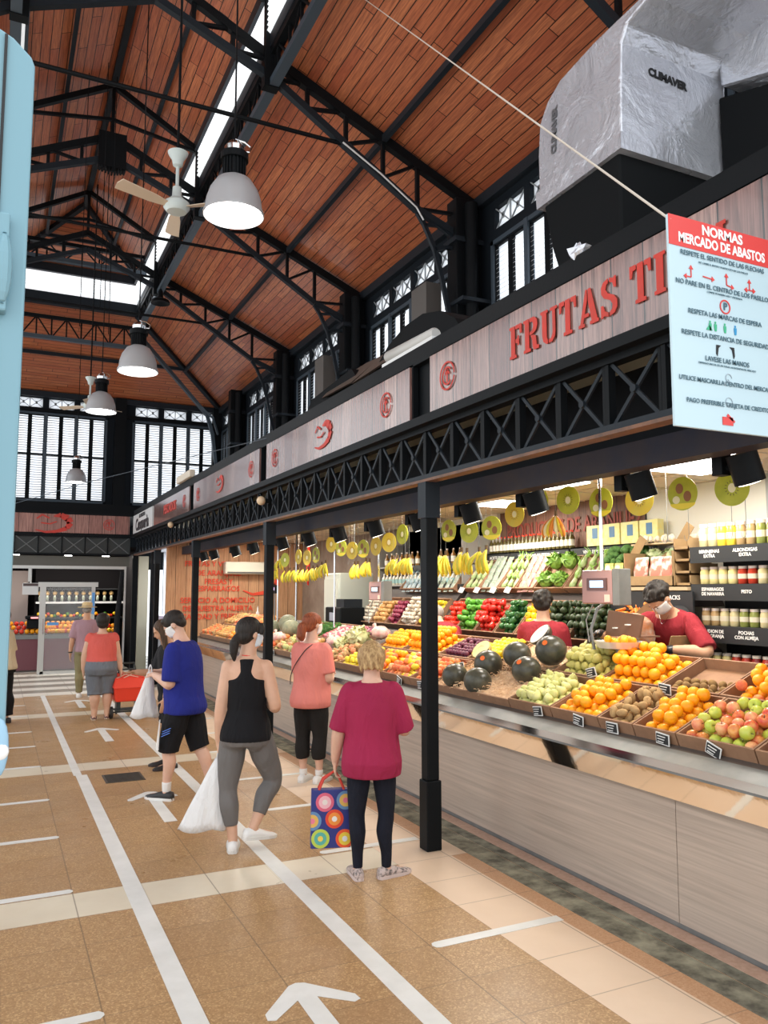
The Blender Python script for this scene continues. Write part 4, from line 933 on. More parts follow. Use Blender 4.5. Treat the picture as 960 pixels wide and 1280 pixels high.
def emblem(parent, y, z, r, mat, x=-.027, face='x'):
    f = (lambda u, v, s: (x - .003 * s, y - u, z + v)) if face == 'x' else (lambda u, v, s: (y + u, x - .003 * s, z + v))
    b = MB(); ribbon(b, arc_pts(0, 0, r, 0, 350), r * .13, f); ribbon(b, arc_pts(0, 0, r * .62, 40, 320), r * .13, f)
    ribbon(b, [(0, -r * .5), (0, r * .45)], r * .16, f); ribbon(b, [(-r * .3, r * .1), (0, r * .5), (r * .3, r * .1)], r * .13, f); b.build('red_emblem', mat, parent)
def swoosh(parent, y, z, s, mat, x=-.027, face='x'):
    f = (lambda u, v, k: (x - .003 * k, y - u, z + v)) if face == 'x' else (lambda u, v, k: (y + u, x - .003 * k, z + v))
    b = MB(); P = [(-.42 * s, -.17 * s), (-.2 * s, -.22 * s), (.05 * s, -.2 * s), (.28 * s, -.12 * s), (.36 * s, .02 * s), (.3 * s, .12 * s), (.14 * s, .2 * s), (-.02 * s, .17 * s)]
    ribbon(b, P, [.02 * s, .05 * s, .07 * s, .11 * s, .15 * s, .17 * s, .12 * s, .03 * s], f)
    ribbon(b, [(-.4 * s, .1 * s), (-.28 * s, .2 * s), (-.12 * s, .12 * s)], .035 * s, f); ribbon(b, [(-.3 * s, .0), (-.1 * s, -.02 * s), (.05 * s, .04 * s)], .03 * s, f)
    b.build('red_swoosh', mat, parent)
# stencil capitals, unit height, drawn as slab-serif outlines
GL = {
 'F': (.62, [[(0, 0), (.34, 0), (.34, .09), (.27, .1), (.27, 1), (0, 1), (0, .92), (.07, .9), (.07, .1), (0, .09)], [(.31, .88), (.31, 1), (.62, 1), (.62, .7), (.54, .7), (.5, .88)], [(.31, .45), (.31, .57), (.4, .58), (.42, .66), (.48, .66), (.48, .36), (.42, .36), (.4, .44)]]),
 'R': (.74, [[(0, 0), (.34, 0), (.34, .09), (.27, .1), (.27, 1), (0, 1), (0, .92), (.07, .9), (.07, .1), (0, .09)], [(.31, .88), (.31, 1), (.52, 1), (.66, .9), (.68, .74), (.62, .58), (.48, .5), (.31, .48), (.31, .58), (.42, .6), (.48, .7), (.48, .8), (.43, .88)], [(.36, .46), (.5, .46), (.6, .4), (.64, .12), (.74, .1), (.74, 0), (.52, 0), (.45, .08), (.42, .34)]]),
 'U': (.76, [[(0, 1), (0, .92), (.07, .9), (.07, .28), (.12, .1), (.26, .0), (.33, 0), (.33, .1), (.27, .2), (.27, .9), (.33, .92), (.33, 1)], [(.45, 1), (.45, .92), (.55, .9), (.55, .25), (.48, .12), (.38, .1), (.38, 0), (.52, .01), (.64, .12), (.67, .28), (.67, .9), (.76, .92), (.76, 1)]]),
 'T': (.72, [[(.18, 0), (.54, 0), (.54, .09), (.46, .1), (.46, 1), (.26, 1), (.26, .1), (.18, .09)], [(.22, 1), (0, 1), (0, .68), (.07, .68), (.11, .86), (.22, .88)], [(.5, 1), (.72, 1), (.72, .68), (.65, .68), (.61, .86), (.5, .88)]]),
 'A': (.8, [[(0, 0), (.24, 0), (.24, .09), (.18, .1), (.36, .72), (.36, 1), (.3, 1), (.07, .1), (0, .09)], [(.4, 1), (.5, 1), (.75, .1), (.8, .09), (.8, 0), (.46, 0), (.46, .09), (.53, .1), (.4, .66)], [(.24, .24), (.24, .34), (.42, .34), (.42, .24)]]),
 'S': (.62, [[(.0, 0), (.06, 0), (.1, .05), (.28, -.01), (.28, .1), (.14, .18), (.08, .34), (0, .34)], [(.33, -.01), (.5, .03), (.6, .16), (.6, .36), (.5, .5), (.26, .62), (.18, .74), (.22, .86), (.28, .89), (.28, 1.01), (.1, .95), (.02, .82), (.02, .66), (.12, .52), (.36, .4), (.44, .28), (.42, .16), (.33, .1)], [(.33, 1.01), (.33, .9), (.45, .84), (.5, .7), (.57, .7), (.57, 1), (.52, 1), (.48, .96)]]),
 'I': (.36, [[(0, 0), (.36, 0), (.36, .09), (.29, .1), (.29, .9), (.36, .92), (.36, 1), (0, 1), (0, .92), (.07, .9), (.07, .1), (0, .09)]]),
 'O': (.74, [[(.35, 0), (.2, .03), (.06, .2), (.0, .5), (.06, .8), (.2, .97), (.35, 1), (.35, .89), (.27, .84), (.22, .7), (.21, .5), (.22, .3), (.27, .16), (.35, .11)], [(.4, 0), (.54, .03), (.68, .2), (.74, .5), (.68, .8), (.54, .97), (.4, 1), (.4, .89), (.47, .84), (.52, .7), (.53, .5), (.52, .3), (.47, .16), (.4, .11)]]),
 'N': (.82, [[(0, 0), (.26, 0), (.26, .09), (.18, .1), (.18, .9), (0, 1), (0, .92), (.07, .9), (.07, .1), (0, .09)], [(.1, 1), (.28, 1), (.68, .26), (.68, 0), (.6, 0), (.22, .74)], [(.56, 1), (.56, .92), (.64, .9), (.64, .42), (.75, .24), (.75, .9), (.82, .92), (.82, 1)]])}
def stencil(parent, word, y0, z0, h, mat, x=-.027, gap=.1):
    u0 = 0
    for ch in word:
        if ch == ' ': u0 += .35 * h; continue
        w, polys = GL[ch]; b = MB()
        for p in polys: b.ext([(u0 + u * h, v * h) for u, v in p], lambda u, v, s: (x - .004 * s, y0 - u, z0 + v))
        bmesh.ops.triangulate(b.bm, faces=[f for f in b.bm.faces if len(f.verts) > 4])
        b.build('red_letter', mat, parent); u0 += (w + gap) * h
DS = ['first and nearest, with big red capital letters', 'second, pale with faded red emblems', 'third from the right, washed pale by glare', 'fourth, small and purplish in the glare']
signs = []
for i, (a, c) in enumerate(SB):
    t = empty('fascia_sign', (2.9, (a + c) / 2, 3.445), 0, 'wood plank patterned fascia sign, ' + DS[i], 'sign', 'wood patterned fascia signs'); signs.append(t)
    L = (c - a) / 2; MB().box(-.02, .02, -L, L, -.215, .215).build('sign_panel', SP, t); MB().box(-.0, .05, -L - .02, L + .02, -.235, .235).build('sign_back', BP, t)
t = signs[0]; yo = lambda y: y - (SB[0][0] + SB[0][1]) / 2
stencil(t, 'FRUTAS TION', yo(4.11), -.095, .206, RPN); emblem(t, yo(4.90), 0, .1, RPN)
t = signs[1]; yo = lambda y: y - (SB[1][0] + SB[1][1]) / 2
emblem(t, yo(5.92), 0, .1, RPN); swoosh(t, yo(7.35), 0, .55, RPN); emblem(t, yo(8.9), 0, .1, RPN)
t = signs[2]; swoosh(t, .1, 0, .5, RPN); emblem(t, -1.5, 0, .1, RPN); emblem(t, 1.5, 0, .1, RPN)
t = signs[3]; emblem(t, -1.3, 0, .1, RPN); text('PESCADOS', .24, (-.028, .0, 0), FX, RPN, 'red_lettering', t, .006)
t = empty('fascia_sign', (2.9, 18.42, 3.445), 0, 'white offal stall sign with dark lettering', 'sign')
MB().box(-.02, .03, -1.3, 1.3, -.215, .215).build('sign_panel', MATS['white_gloss'], t); text('Casqueria', .38, (-.026, 0, -.05), FX, M('ink_dark', (.03, .03, .035)), 'dark_lettering', t, .012, sx=1.15); text('DEL MERCADO', .12, (-.026, .0, .14), FX, MATS['ink_dark'], 'small_lettering', t, .002)
# far stall front
t = empty('fascia_sign', (1.3, 19.9, 3.445), 0, 'wood patterned fascia sign with red arrow swoosh over the far stall', 'sign')
MB().box(-3.0, 1.52, -.02, .03, -.22, .22).build('sign_panel', MATS['sign_planks_x'], t); swoosh(t, -.15, 0, .95, RPN, -.027, 'y'); emblem(t, 1.05, -.0, .12, RPN, -.027, 'y'); emblem(t, -1.4, 0, .12, RPN, -.027, 'y')
t = empty('lattice_frieze', (1.3, 19.93, 2.72), 0, 'black iron lattice frieze over the far stall', 'lattice'); n = 9
MB().box(-3.0, 1.56, -.03, .03, .42, .46).box(-3.0, 1.56, -.03, .03, 0, .04).build('rail', BP, t); MB().box(-3, 1.56, .05, .07, .02, .44).build('backing', M('frieze_back', (.03, .035, .035), .5), t)
for k in range(n):
    x = -3.0 + k * .505; b = MB(); b.bar((x + .03, 0, .05), (x + .48, 0, .42), .02, .015, (0, 1, 0)); b.bar((x + .03, -.005, .42), (x + .48, -.005, .05), .02, .015, (0, 1, 0)); b.build('cross_brace', M('brace_grey', (.12, .13, .13), .5), t)
    MB().box(x - .012, x + .012, -.02, .02, .02, .44).build('upright', BP, t)
struct(MB().box(-2, 2.9, 19.88, 20.05, 3.18, 3.23).box(-2, 2.9, 19.88, 20.05, 3.66, 3.72).build('trim_8', BP))
# fixtures on the fascia top
t = empty('strip_light', (2.955, 5.62, 3.80), 0, 'white plastic strip light fixed on top of the stall fascia', 'light')
MB().tube([(-.0, -.42, .06), (0, -.40, .06), (0, .40, .09), (0, .42, .09)], [.04, .052, .052, .04], 14).build('cover', M('light_cover', (.50, .50, .48), .4), t, smooth=True); MB().box(-.05, .05, -.44, .44, .0, .03).build('base_tray', MATS['white_metal'], t)
tag(MB().hexa([(2.84, 13.4, 3.80), (2.94, 13.4, 3.80), (2.94, 14.5, 3.80), (2.84, 14.5, 3.80)], [(2.84, 13.4, 3.93), (2.94, 13.4, 3.93), (2.94, 14.5, 3.93), (2.84, 14.5, 3.93)]).build('strip_light', M('lamp_cream', (.7, .62, .5), .5), ctr=True, bevel=.02), 'small cream emergency light on the far stall fascia', 'light')
for y, w in ((9.3, 'second'), (14.9, 'far')):
    t = empty('bulkhead_lamp', (2.84, y, 2.98 if y < 10 else 3.1), 0, 'small round cream globe lamp on the lattice frieze, %s post' % w, 'lamp')
    MB().ell((0, 0, 0), .055).build('globe', M('globe_cream', (.75, .55, .35), .4), t, smooth='all'); MB().cyl((.02, 0, 0), (.1, 0, 0), .03).build('mount', BP, t)

# dark valance and beam behind the posts, ceiling, back walls
struct(MB().box(3.40, 3.44, 1.2, 15.9, 2.72, 3.22).build('trim_9', M('valance_dark', (.008, .009, .011), .6, spec=.1)))
struct(MB().box(3.26, 3.40, 1.2, 15.9, 2.60, 2.75).build('trim_10', M('beam_navy', (.022, .023, .036), .5, c2=(.04, .03, .03), ns=3, spec=.15)))
struct(MB().box(3.0, XW, 1.2, 19.8, 3.42, 3.48).build('ceiling_stall_roof', MATS['ceiling_tile']))
cb = MB().box(3.46, 5.8, 1.2, 16, 2.88, 2.95); struct(cb.build('ceiling_stall', MATS['ceiling_tile']))
b = MB()
for k in range(26): b.box(3.46, 5.8, 1.5 + k * .6, 1.515 + k * .6, 2.872, 2.881)
for k in range(4): b.box(3.9 + k * .6, 3.915 + k * .6, 1.2, 16, 2.872, 2.881)
struct(b.build('trim_11', M('ceiling_grid', (.62, .55, .42), .7)))
for i, (x, y) in enumerate([(4.35, 4.2), (4.95, 4.5), (4.45, 5.85), (4.3, 7.6), (5.1, 7.4), (4.3, 9.4), (4.3, 11.2), (4.3, 13.0), (4.4, 14.7)]):
    t = empty('ceiling_light', (x, y, 2.85), 0, 'bright recessed light panel in the fruit stall ceiling, ' + ['nearest the big sign', 'behind the hanging kiwi disc', 'over the watermelons', 'over the lemon crates', 'near the back wall letters', 'over the hanging bananas', 'over the onions', 'near the second post', 'by the air conditioner'][i], 'light', 'light panels over the fruit')
    MB().box(-.3, .3, -.3, .3, .012, .03).build('frame', MATS['white_metal'], t); MB().box(-.28, .28, -.28, .28, .0, .012).build('diffuser', MATS['panel_glow'], t)
    l = bpy.data.lights.new('panel', 'AREA'); l.shape = 'RECTANGLE'; l.size = .55; l.size_y = .55; l.energy = 8 if i == 1 else 18; l.color = (1, .93, .82)
    o = bpy.data.objects.new('panel_light', l); COL.objects.link(o); o.location = (x, y, 2.83)
tag(MB().cyl((3.75, 3.0, 2.76), (3.75, 5.35, 2.72), .022, 8).cyl((3.75, 5.36, 2.72), (3.75, 5.42, 2.72), .035, 10).build('copper_pipe', M('copper', (.45, .25, .12), .35, .6), ctr=True), 'copper coloured pipe running under the stall ceiling', 'pipe')
tag(MB().cyl((3.9, 6.2, 2.74), (3.9, 10.5, 2.72), .018, 8).build('copper_pipe', MATS['copper'], ctr=True), 'farther copper coloured pipe under the stall ceiling', 'pipe')
SPY = [3.07, 3.84, 4.91, 5.81, 6.73, 7.68, 8.67, 9.65, 10.73, 12.11, 13.15, 14.6, 15.4]
ON = ['nearest', 'second', 'third', 'fourth', 'fifth', 'sixth', 'seventh', 'eighth', 'ninth', 'tenth', 'eleventh', 'twelfth', 'last']
for i, y in enumerate(SPY):
    t = empty('spotlight', (3.53, y, 2.86), 0, 'black cylinder track spotlight over the counter, %s from the right' % ON[i], 'spotlight', 'track spotlights over the counter')
    MB().box(-.038, .038, -.02, .05, -.34, .0).build('driver_box', BP, t, bevel=.004)
    MB().cyl((0, -.01, -.30), (0, -.06, -.31), .014, 8).build('bracket', BP, t)
    MB().cyl((.0, -.115, -.235), (.05, -.125, -.39), .080, 24).build('lamp_head', BP, t, smooth=True)
    MB().cyl((.0502, -.1251, -.3905), (.051, -.1252, -.3925), .062, 20).build('lens', M('spot_lens', (1, .9, .72), .4, emit=3), t)
for y in (3.1, 4.4, 5.8, 7.4, 9.2, 11.2, 13.2, 15.0):
    l = bpy.data.lights.new('spot', 'SPOT'); l.energy = 40; l.spot_size = rad(105); l.spot_blend = .8; l.shadow_soft_size = .07; l.color = (1, .80, .55)
    o = bpy.data.objects.new('track_spot_light', l); COL.objects.link(o); o.location = (3.56, y - .1, 2.5)
    o.rotation_euler = (V((3.56, y - .1, 2.5)) - V((4.1, y - .2, 1.2))).to_track_quat('Z', 'Y').to_euler()
XB = 5.78
struct(MB().box(XB, XB + .1, 6.0, 8.55, 0, 2.9).box(XB, XB + .1, 1.2, 4.45, 0, 2.9).build('wall_stall_back', MATS['back_planks']))
struct(MB().box(XB + .02, XB + .12, 4.45, 6.0, 0, 2.9).box(XB - .05, XB + .12, 8.55, 11.0, 0, 2.9).build('wall_stall_plaster', MATS['white_plaster']))
struct(MB().box(XB, XB + .1, 11, 16, 0, 2.9).build('wall_stall_far', M('taupe_wall', (.30, .23, .18), .7, c2=(.22, .16, .12), ns=3)))
struct(MB().box(XB - .01, XB + .02, 4.45, 4.6, 0, 2.9).build('trim_12', M('conduit_grey', (.42, .43, .42), .6)))
t = empty('wall_lettering', (XB - .012, 7.2, 2.62), 0, 'faded red capital lettering across the planked back wall of the stall', 'lettering')
text('PRODUCTOS DE ARANJUEZ', .235, (0, 0, -.0), FX, M('red_faded', (.30, .05, .035), .7, c2=(.20, .05, .035), ns=10), 'red_lettering', t, .004, sx=.80)
struct(MB().box(2.98, XB + .1, 15.9, 16.0, 0, 2.9).build('wall_partition', MATS['inner_planks']))
t = empty('wall_lettering', (4.0, 15.88, 1.8), 0, 'rows of red capital lettering on the planked partition wall', 'lettering')
for z, s in ((.62, 'FRUTAS Y VERDURAS'), (.44, 'DE ARANJUEZ'), (.27, 'FRESAS Y'), (.13, 'ESPARRAGOS'), (-.1, 'SERVICIO A DOMICILIO'), (-.26, 'DE NUESTRA HUERTA'), (-.42, 'CALIDAD Y FRESCURA')):
    text(s, .15, (0, 0, z), FY, M('red_bright', (.75, .07, .03), .6), 'red_lettering', t, .002, sx=.95)
b = MB(); ribbon(b, [(.5, .1), (.7, .02), (1.0, .06), (1.2, .2), (1.22, .45)], [.02, .05, .09, .12, .04], lambda u, v, k: (u, -.003 * k, v)); b.build('red_swoosh', MATS['red_bright'], t)
t = empty('air_conditioner', (4.5, 15.78, 2.22), 0, 'cream wall mounted air conditioner on the planked partition', 'air conditioner')
MB().box(-.42, .42, -.1, .1, 0, .25).build('body', M('ac_cream', (.72, .70, .58), .4), t, bevel=.03); MB().box(-.38, .38, -.108, -.09, .02, .05).build('air_vent', M('vent_dark', (.12, .12, .11), .5), t)
# white offal stall beyond the partition
struct(MB().box(3.0, 5.8, 16.0, 19.7, 2.82, 2.9).box(5.6, 5.8, 16, 19.7, 0, 2.9).box(3.6, 5.8, 19.6, 19.7, 0, 2.9).build('wall_offal_stall', M('offal_white', (.72, .77, .82), .5)))
t = empty('glass_display', (3.45, 17.9, 0), 0, 'lit glass fronted refrigerated display of the white offal stall', 'display')
MB().box(-.25, .35, -1.4, 1.2, 0, .85).build('base', M('disp_grey', (.35, .36, .4), .4), t); MB().box(-.22, .3, -1.38, 1.18, .85, 1.35).build('case', M('disp_lilac', (.70, .62, .80), .2), t)
b = MB()
for k in range(12): b.ell((-.2, -1.25 + k * .2, .98 + .1 * (k % 2)), (.04, .07, .06))
b.build('meat_tray', M('meat', (.55, .22, .25), .5), t, smooth='all')
for i, (y, z) in enumerate(((17.2, 2.55), (18.6, 2.55))):
    l = bpy.data.lights.new('cold', 'AREA'); l.size = 1; l.energy = 40; l.color = (.9, .95, 1); o = bpy.data.objects.new('offal_light', l); COL.objects.link(o); o.location = (4.3, y, 2.8)
tag(MB().box(3.0, 3.22, 19.45, 19.55, 0, 2.7).build('door_jamb', M('jamb_cream', (.35, .33, .24), .5), ctr=True), 'pale olive metal jamb beside the corner post', 'jamb')

# ================================================================ counter
t = empty('sales_counter', (3.55, 8.5, 0), 0, 'long grey wood effect sales counter with steel ledge under the fruit', 'counter')
O = V((3.55, 8.5, 0))
segs = [(1.3, 3.52), (3.525, 7.45), (7.455, 11.3), (11.305, 15.85)]
for a, c in segs: MB().box(0, .04, a - O.y, c - O.y, .035, .725).build('front_panel', MATS['laminate'], t)
MB().box(.01, .3, 1.3 - O.y, 15.85 - O.y, 0, .035).build('plinth', MATS['steel'], t)
Y0, Y1 = 1.3 - O.y, 15.85 - O.y
MB().hexa([(-.055, Y0, .725), (.03, Y0, .725), (.03, Y1, .725), (-.055, Y1, .725)], [(-.095, Y0, .885), (-.07, Y0, .885), (-.07, Y1, .885), (-.095, Y1, .885)]).build('mirror_strip', MATS['mirror_strip'], t)
MB().hexa([(-.125, Y0, .885), (-.0, Y0, .885), (-.0, Y1, .885), (-.125, Y1, .885)], [(-.125, Y0, .93), (.0, Y0, .99), (.0, Y1, .99), (-.125, Y1, .93)]).build('steel_ledge', MATS['steel'], t)
MB().box(-.13, -.122, Y0, Y1, .90, .945).build('ledge_lip', MATS['chrome'], t)
MB().hexa([(0, Y0, .88), (1.02, Y0, .88), (1.02, Y1, .88), (0, Y1, .88)], [(.0, Y0, .985), (1.02, Y0, 1.405), (1.02, Y1, 1.405), (.0, Y1, .985)]).build('sloping_shelf', M('shelf_dark', (.09, .07, .06), .6), t)
MB().box(.95, 1.0, Y0, Y1, .1, .9).build('rear_panel', MATS['shelf_grey'], t)
struct(MB().box(4.6, 5.8, 1.2, 15.9, 0, .18).build('floor_platform', M('platform', (.2, .16, .13), .6)))

# ================================================================ ducts and roof boxes on top of the stalls
FO = MATS['foil']; DK = M('duct_black', (.008, .009, .010), .7, spec=.1, bump=.1, bscale=3); DB = M('duct_brown', (.10, .075, .06), .55)
t = empty('foil_duct', (3.7, 4.4, 3.75), 0, 'big foil wrapped square ventilation duct bending over the stall roof', 'duct')
def prof(x0, x1, pts, mat, name, bev=.03):
    b = MB(); b.ext(pts, lambda u, v, s: (x0 + (x1 - x0) * s, u - 4.4, v - 3.75)); 
    return b.build(name, mat, t, bevel=bev)
prof(0, 1.0, [(3.957, 4.96), (4.87, 4.95), (4.875, 5.3), (4.85, 5.55), (4.75, 5.68), (4.585, 5.77), (4.2, 5.82), (3.0, 5.86), (2.7, 5.86), (2.7, 5.82), (3.65, 5.79), (3.87, 5.74), (3.93, 5.64), (3.95, 5.3)], FO, 'foil_elbow', .015)
b = MB(); b.ext([(3.94, 4.88), (4.89, 4.87), (4.89, 5.0), (3.94, 5.01)], lambda u, v, s: (-.012 + 1.024 * s, u - 4.4, v - 3.75)); b.jitter(.006); b.build('tape_edge', MATS['foil'], t)
pts = [(4.0, 3.78), (4.45, 3.78), (4.62, 4.15), (4.75, 4.5), (4.84, 4.88), (4.0, 4.9)]
prof(.02, .96, pts, DK, 'black_outlet', .02)
t2 = t
prof(.90, 2.1, [(3.9, 5.56), (3.9, 6.4), (2.4, 6.6), (1.2, 6.7), (1.2, 4.95), (3.0, 5.25)], FO, 'foil_branch')
prof(.92, 2.1, [(3.93, 5.5), (3.0, 5.2), (1.2, 4.9), (1.2, 4.2), (3.4, 3.9), (3.8, 3.8), (3.92, 4.3)], DK, 'black_branch', .02)
INK = M('ink_black', (.012, .012, .014), .6)
text('CLIMAVER', .078, (4.13 - 3.7, 3.935 - 4.4, 5.50 - 3.75), (rad(90), rad(3), 0), INK, 'black_lettering', t, .004); text('CLIMAVER', .078, (-.006, 4.66 - 4.4, 5.40 - 3.75), (PI / 2, rad(-86), -PI / 2), M('ink_faded', (.12, .12, .13), .6), 'faded_lettering', t, .004)
tag(MB().ell((2.93, 3.5, 3.83), (.05, .06, .04), n=7, k=5).jitter(.02).build('foil_scrap', MATS['foil'], ctr=True), 'crumpled scrap of foil stuck on the fascia edge', 'scrap')
def hood(x0, x1, pts, label, m2=DB):
    t = empty('roof_hood', (x0, pts[0][0], 3.8), 0, label, 'vent hood'); b = MB(); b.ext(pts, lambda u, v, s: ((x1 - x0) * s, u - pts[0][0], v - 3.8)); b.build('hood_body', DK, t)
    return t, pts
t, p = hood(3.3, 4.5, [(5.35, 3.8), (5.35, 3.95), (5.5, 4.13), (5.75, 4.27), (6.05, 4.34), (6.4, 4.33), (6.75, 4.24), (7.3, 3.95), (7.6, 3.8)], 'round topped black vent hood above the second fascia sign')
MB().ext([(.86, .50), (1.0, .30), (2.0, .20), (1.85, .48)], lambda u, v, s: (-.12 + .9 * (v - .2) + .03 * s, u, v)).build('brown_flap', DB, t)
t, p = hood(3.35, 4.2, [(7.5, 3.8), (7.5, 4.05), (7.75, 4.28), (8.95, 4.2), (9.1, 4.1), (9.1, 3.8)], 'boxy black vent hood with a brown sloping face, left of the round one')
MB().ext([(-.3, .49), (.0, .26), (.95, .30), (1.0, .55), (.2, .55)], lambda u, v, s: (-.16 + .9 * (v - .2) + .03 * s, u, v)).build('brown_flap', DB, t)
for i, y in enumerate((9.7, 13.7)):
    tag(MB().box(5.35, 5.6, y, y + .45, 3.9, 6.3).build('roof_cabinet', M('cabinet_taupe', (.13, .12, .11), .6), ctr=True), 'taupe metal cabinet panel beside a wall column, %s' % ['nearer one', 'farther one'][i], 'cabinet')

# ================================================================ hanging rules sign
SGN = M('sign_ice', (.50, .66, .73), .3); RED = M('sign_red', (.68, .055, .05), .4); TXT = M('sign_text', (.06, .13, .17), .5); G1 = M('sign_green', (.05, .42, .22), .5); B1 = M('sign_blue', (.03, .28, .55), .5)
SX, SY, SZ, SW, SHH = 1.972, 1.9, 2.435, .50, .722
t = empty('rules_sign', (SX, SY, SZ), 0, 'hanging white board with a red header listing the market rules', 'sign')
MB().box(0, SW, 0, .012, 0, SHH).build('board', SGN, t, bevel=.003)
MB().box(0, SW, -.002, 0, SHH - .105, SHH).build('red_header', RED, t)
WH = M('print_white', (.9, .9, .9), .5); CXs = SW / 2
def st(s, size, z, mat=TXT, bold=.0, x=None, sx=1.): return text(s, size, (CXs if x is None else x, -.003, z), FY, mat, 'printed_text', t, bold, .0005, sx=sx)
st('NORMAS', .048, SHH - .030, WH, .0016); st('MERCADO DE ABASTOS', .048, SHH - .075, WH, .0016, sx=.80)
Z0 = SHH
for s, z, sz in (('RESPETE EL SENTIDO DE LAS FLECHAS', .135, .025), ('NO PARE EN EL CENTRO DE LOS PASILLOS', .247, .025), ('RESPETA LAS MARCAS DE ESPERA', .352, .025), ('RESPETE LA DISTANCIA DE SEGURIDAD', .435, .025), ('LAVESE LAS MANOS', .520, .025), ('UTILICE MASCARILLA DENTRO DEL MERCADO', .605, .023), ('PAGO PREFERIBLE TARJETA DE CREDITO', .685, .023)): st(s, sz * (SHH / .78) * 1.02, Z0 - z * (SHH / .8) * 1.02, TXT, .0003)
st('NO CAMBIE EL SENTIDO NI RETROCEDA EN LOS PASILLOS', .009, Z0 - .147); st('COMPRE DE MANERA AGIL Y ORDENADA', .009, Z0 - .245); st('DISPENSADORES DE GEL EN TODAS LAS ENTRADAS DEL MERCADO', .009, Z0 - .497)
def sg(b, name, mat): return b.build(name, mat, t)
fs = lambda u, v, k: (u, -.001 - .0015 * k, v)
def arw(b, x0, z0, x1, z1, w=.004):
    d = V((x1 - x0, z1 - z0)).normalized(); n = V((-d.y, d.x)); e = V((x1, z1)) - d * .014
    b.ext([tuple(V((x0, z0)) - n * w / 2), tuple(e - n * w / 2), tuple(e + n * w / 2), tuple(V((x0, z0)) + n * w / 2)], fs); b.ext([tuple(e - n * .01), (x1, z1), tuple(e + n * .01)], fs)
za = Z0 - .205
for q in (((.095, 0, .095, .042), (.095, 0, .06, 0)), ((.15, .012, .205, .008),), ((.262, 0, .262, .042), (.262, 0, .298, -.006)), ((.375, 0, .375, .04), (.375, 0, .348, 0), (.375, 0, .405, 0))):
    b = MB()
    for (x0, z0, x1, z1) in q: arw(b, x0, za + z0, x1, za + z1)
    sg(b, 'red_arrow', RED)
b = MB(); c = Z0 - .285; ribbon(b, arc_pts(CXs, c, .023, 0, 360), .005, fs); sg(b, 'parking_ring', RED); text('P', .036, (CXs, -.003, c), FY, TXT, 'printed_text', t, .001, .0005)
def man(x, z, mat, h=.034):
    b = MB(); b.ell((x, -.002, z + h * .88), (.0045, .001, .0045), n=8, k=4); b.ext([(x - .006, z + h * .4), (x - .004, z), (x + .004, z), (x + .006, z + h * .4), (x + .006, z + h * .72), (x - .006, z + h * .72)], fs); sg(b, 'figure_mark', mat)
zz = Z0 - .378
for x, m_ in ((.175, G1), (.20, G1), (.245, G1), (.295, B1)): man(x, zz, m_)
b = MB(); b.ext([(.155, zz - .0), (.185, zz), (.17, zz + .018)], fs); sg(b, 'counter_mark', G1)
b = MB(); zz = Z0 - .455
for x, s in ((.20, 1), (.285, -1)):
    b.ext([(x, zz + .03), (x + s * .022, zz + .03), (x + s * .01, zz + .02), (x + s * .004, zz - .01), (x - s * .002, zz)], fs)
sg(b, 'hair_mark', INK)
b = MB(); ribbon(b, arc_pts(CXs + .003, Z0 - .535, .014, 0, 300), .0022, fs); ribbon(b, arc_pts(CXs - .008, Z0 - .55, .012, 180, 420), .0022, fs); ribbon(b, arc_pts(CXs, Z0 - .62, .016, 0, 360), .002, fs); ribbon(b, [(CXs - .015, Z0 - .622), (CXs + .015, Z0 - .622)], .002, fs); ribbon(b, [(CXs - .013, Z0 - .63), (CXs + .013, Z0 - .63)], .002, fs); sg(b, 'line_drawing', M('sign_line', (.35, .42, .48), .5))
b = MB(); b.ext([(.215, Z0 - .7), (.265, Z0 - .7), (.265, Z0 - .672), (.215, Z0 - .672)], fs); b.ext([(.235, Z0 - .668), (.27, Z0 - .69), (.275, Z0 - .684), (.242, Z0 - .66)], fs); sg(b, 'card_mark', RED)
tag(MB().cyl((SX + .01, SY, SZ + SHH - .02), (3.17, 7.05, 8.0), .0045, 6).build('rope', M('rope_cream', (.62, .56, .48), .8), ctr=True), 'pale cord running up to the roof from the rules sign', 'cord')

# ================================================================ pale blue steel leaf at the left edge, very near
t = empty('steel_door', (-.2, 1.2, 0), 0, 'pale blue painted steel door leaf close to the lens at the left edge', 'door')
BL = M('door_blue', (.18, .34, .41), .3, bump=.05, bscale=8); BL2 = M('door_brown', (.30, .17, .12), .5)
b = MB(); b.ext([(-.12, .0 + 1.70), (.219, 1.70), (.219, 2.655), (.214, 2.668), (.19, 2.69), (-.12, 2.84)], lambda u, v, s: (u, .03 * s, v)); b.build('leaf', BL, t, bevel=.004)
MB().box(-.12, .212, .0, .03, 0, 1.70).build('lower_leaf', BL2, t)
MB().box(.178, .182, -.004, .0, 1.75, 2.69).build('seam', INK, t)
b = MB().box(.182, .196, -.02, 0, 2.28, 2.42).ell((.19, -.02, 2.34), (.012, .012, .05)); b.build('hinge', BL, t, bevel=.003)
t = empty('plastic_sachet', (.012, 1.185, 1.655), 0, 'blue and white plastic sachet hanging by the near steel door', 'sachet')
MB().ell((.0, 0, .04), (.012, .006, .038)).build('sachet_body', M('sachet_blue', (.30, .50, .66), .3), t, smooth='all'); MB().ell((.0, -.003, .035), (.0125, .005, .012)).build('sachet_label', MATS['white_gloss'], t, smooth='all')
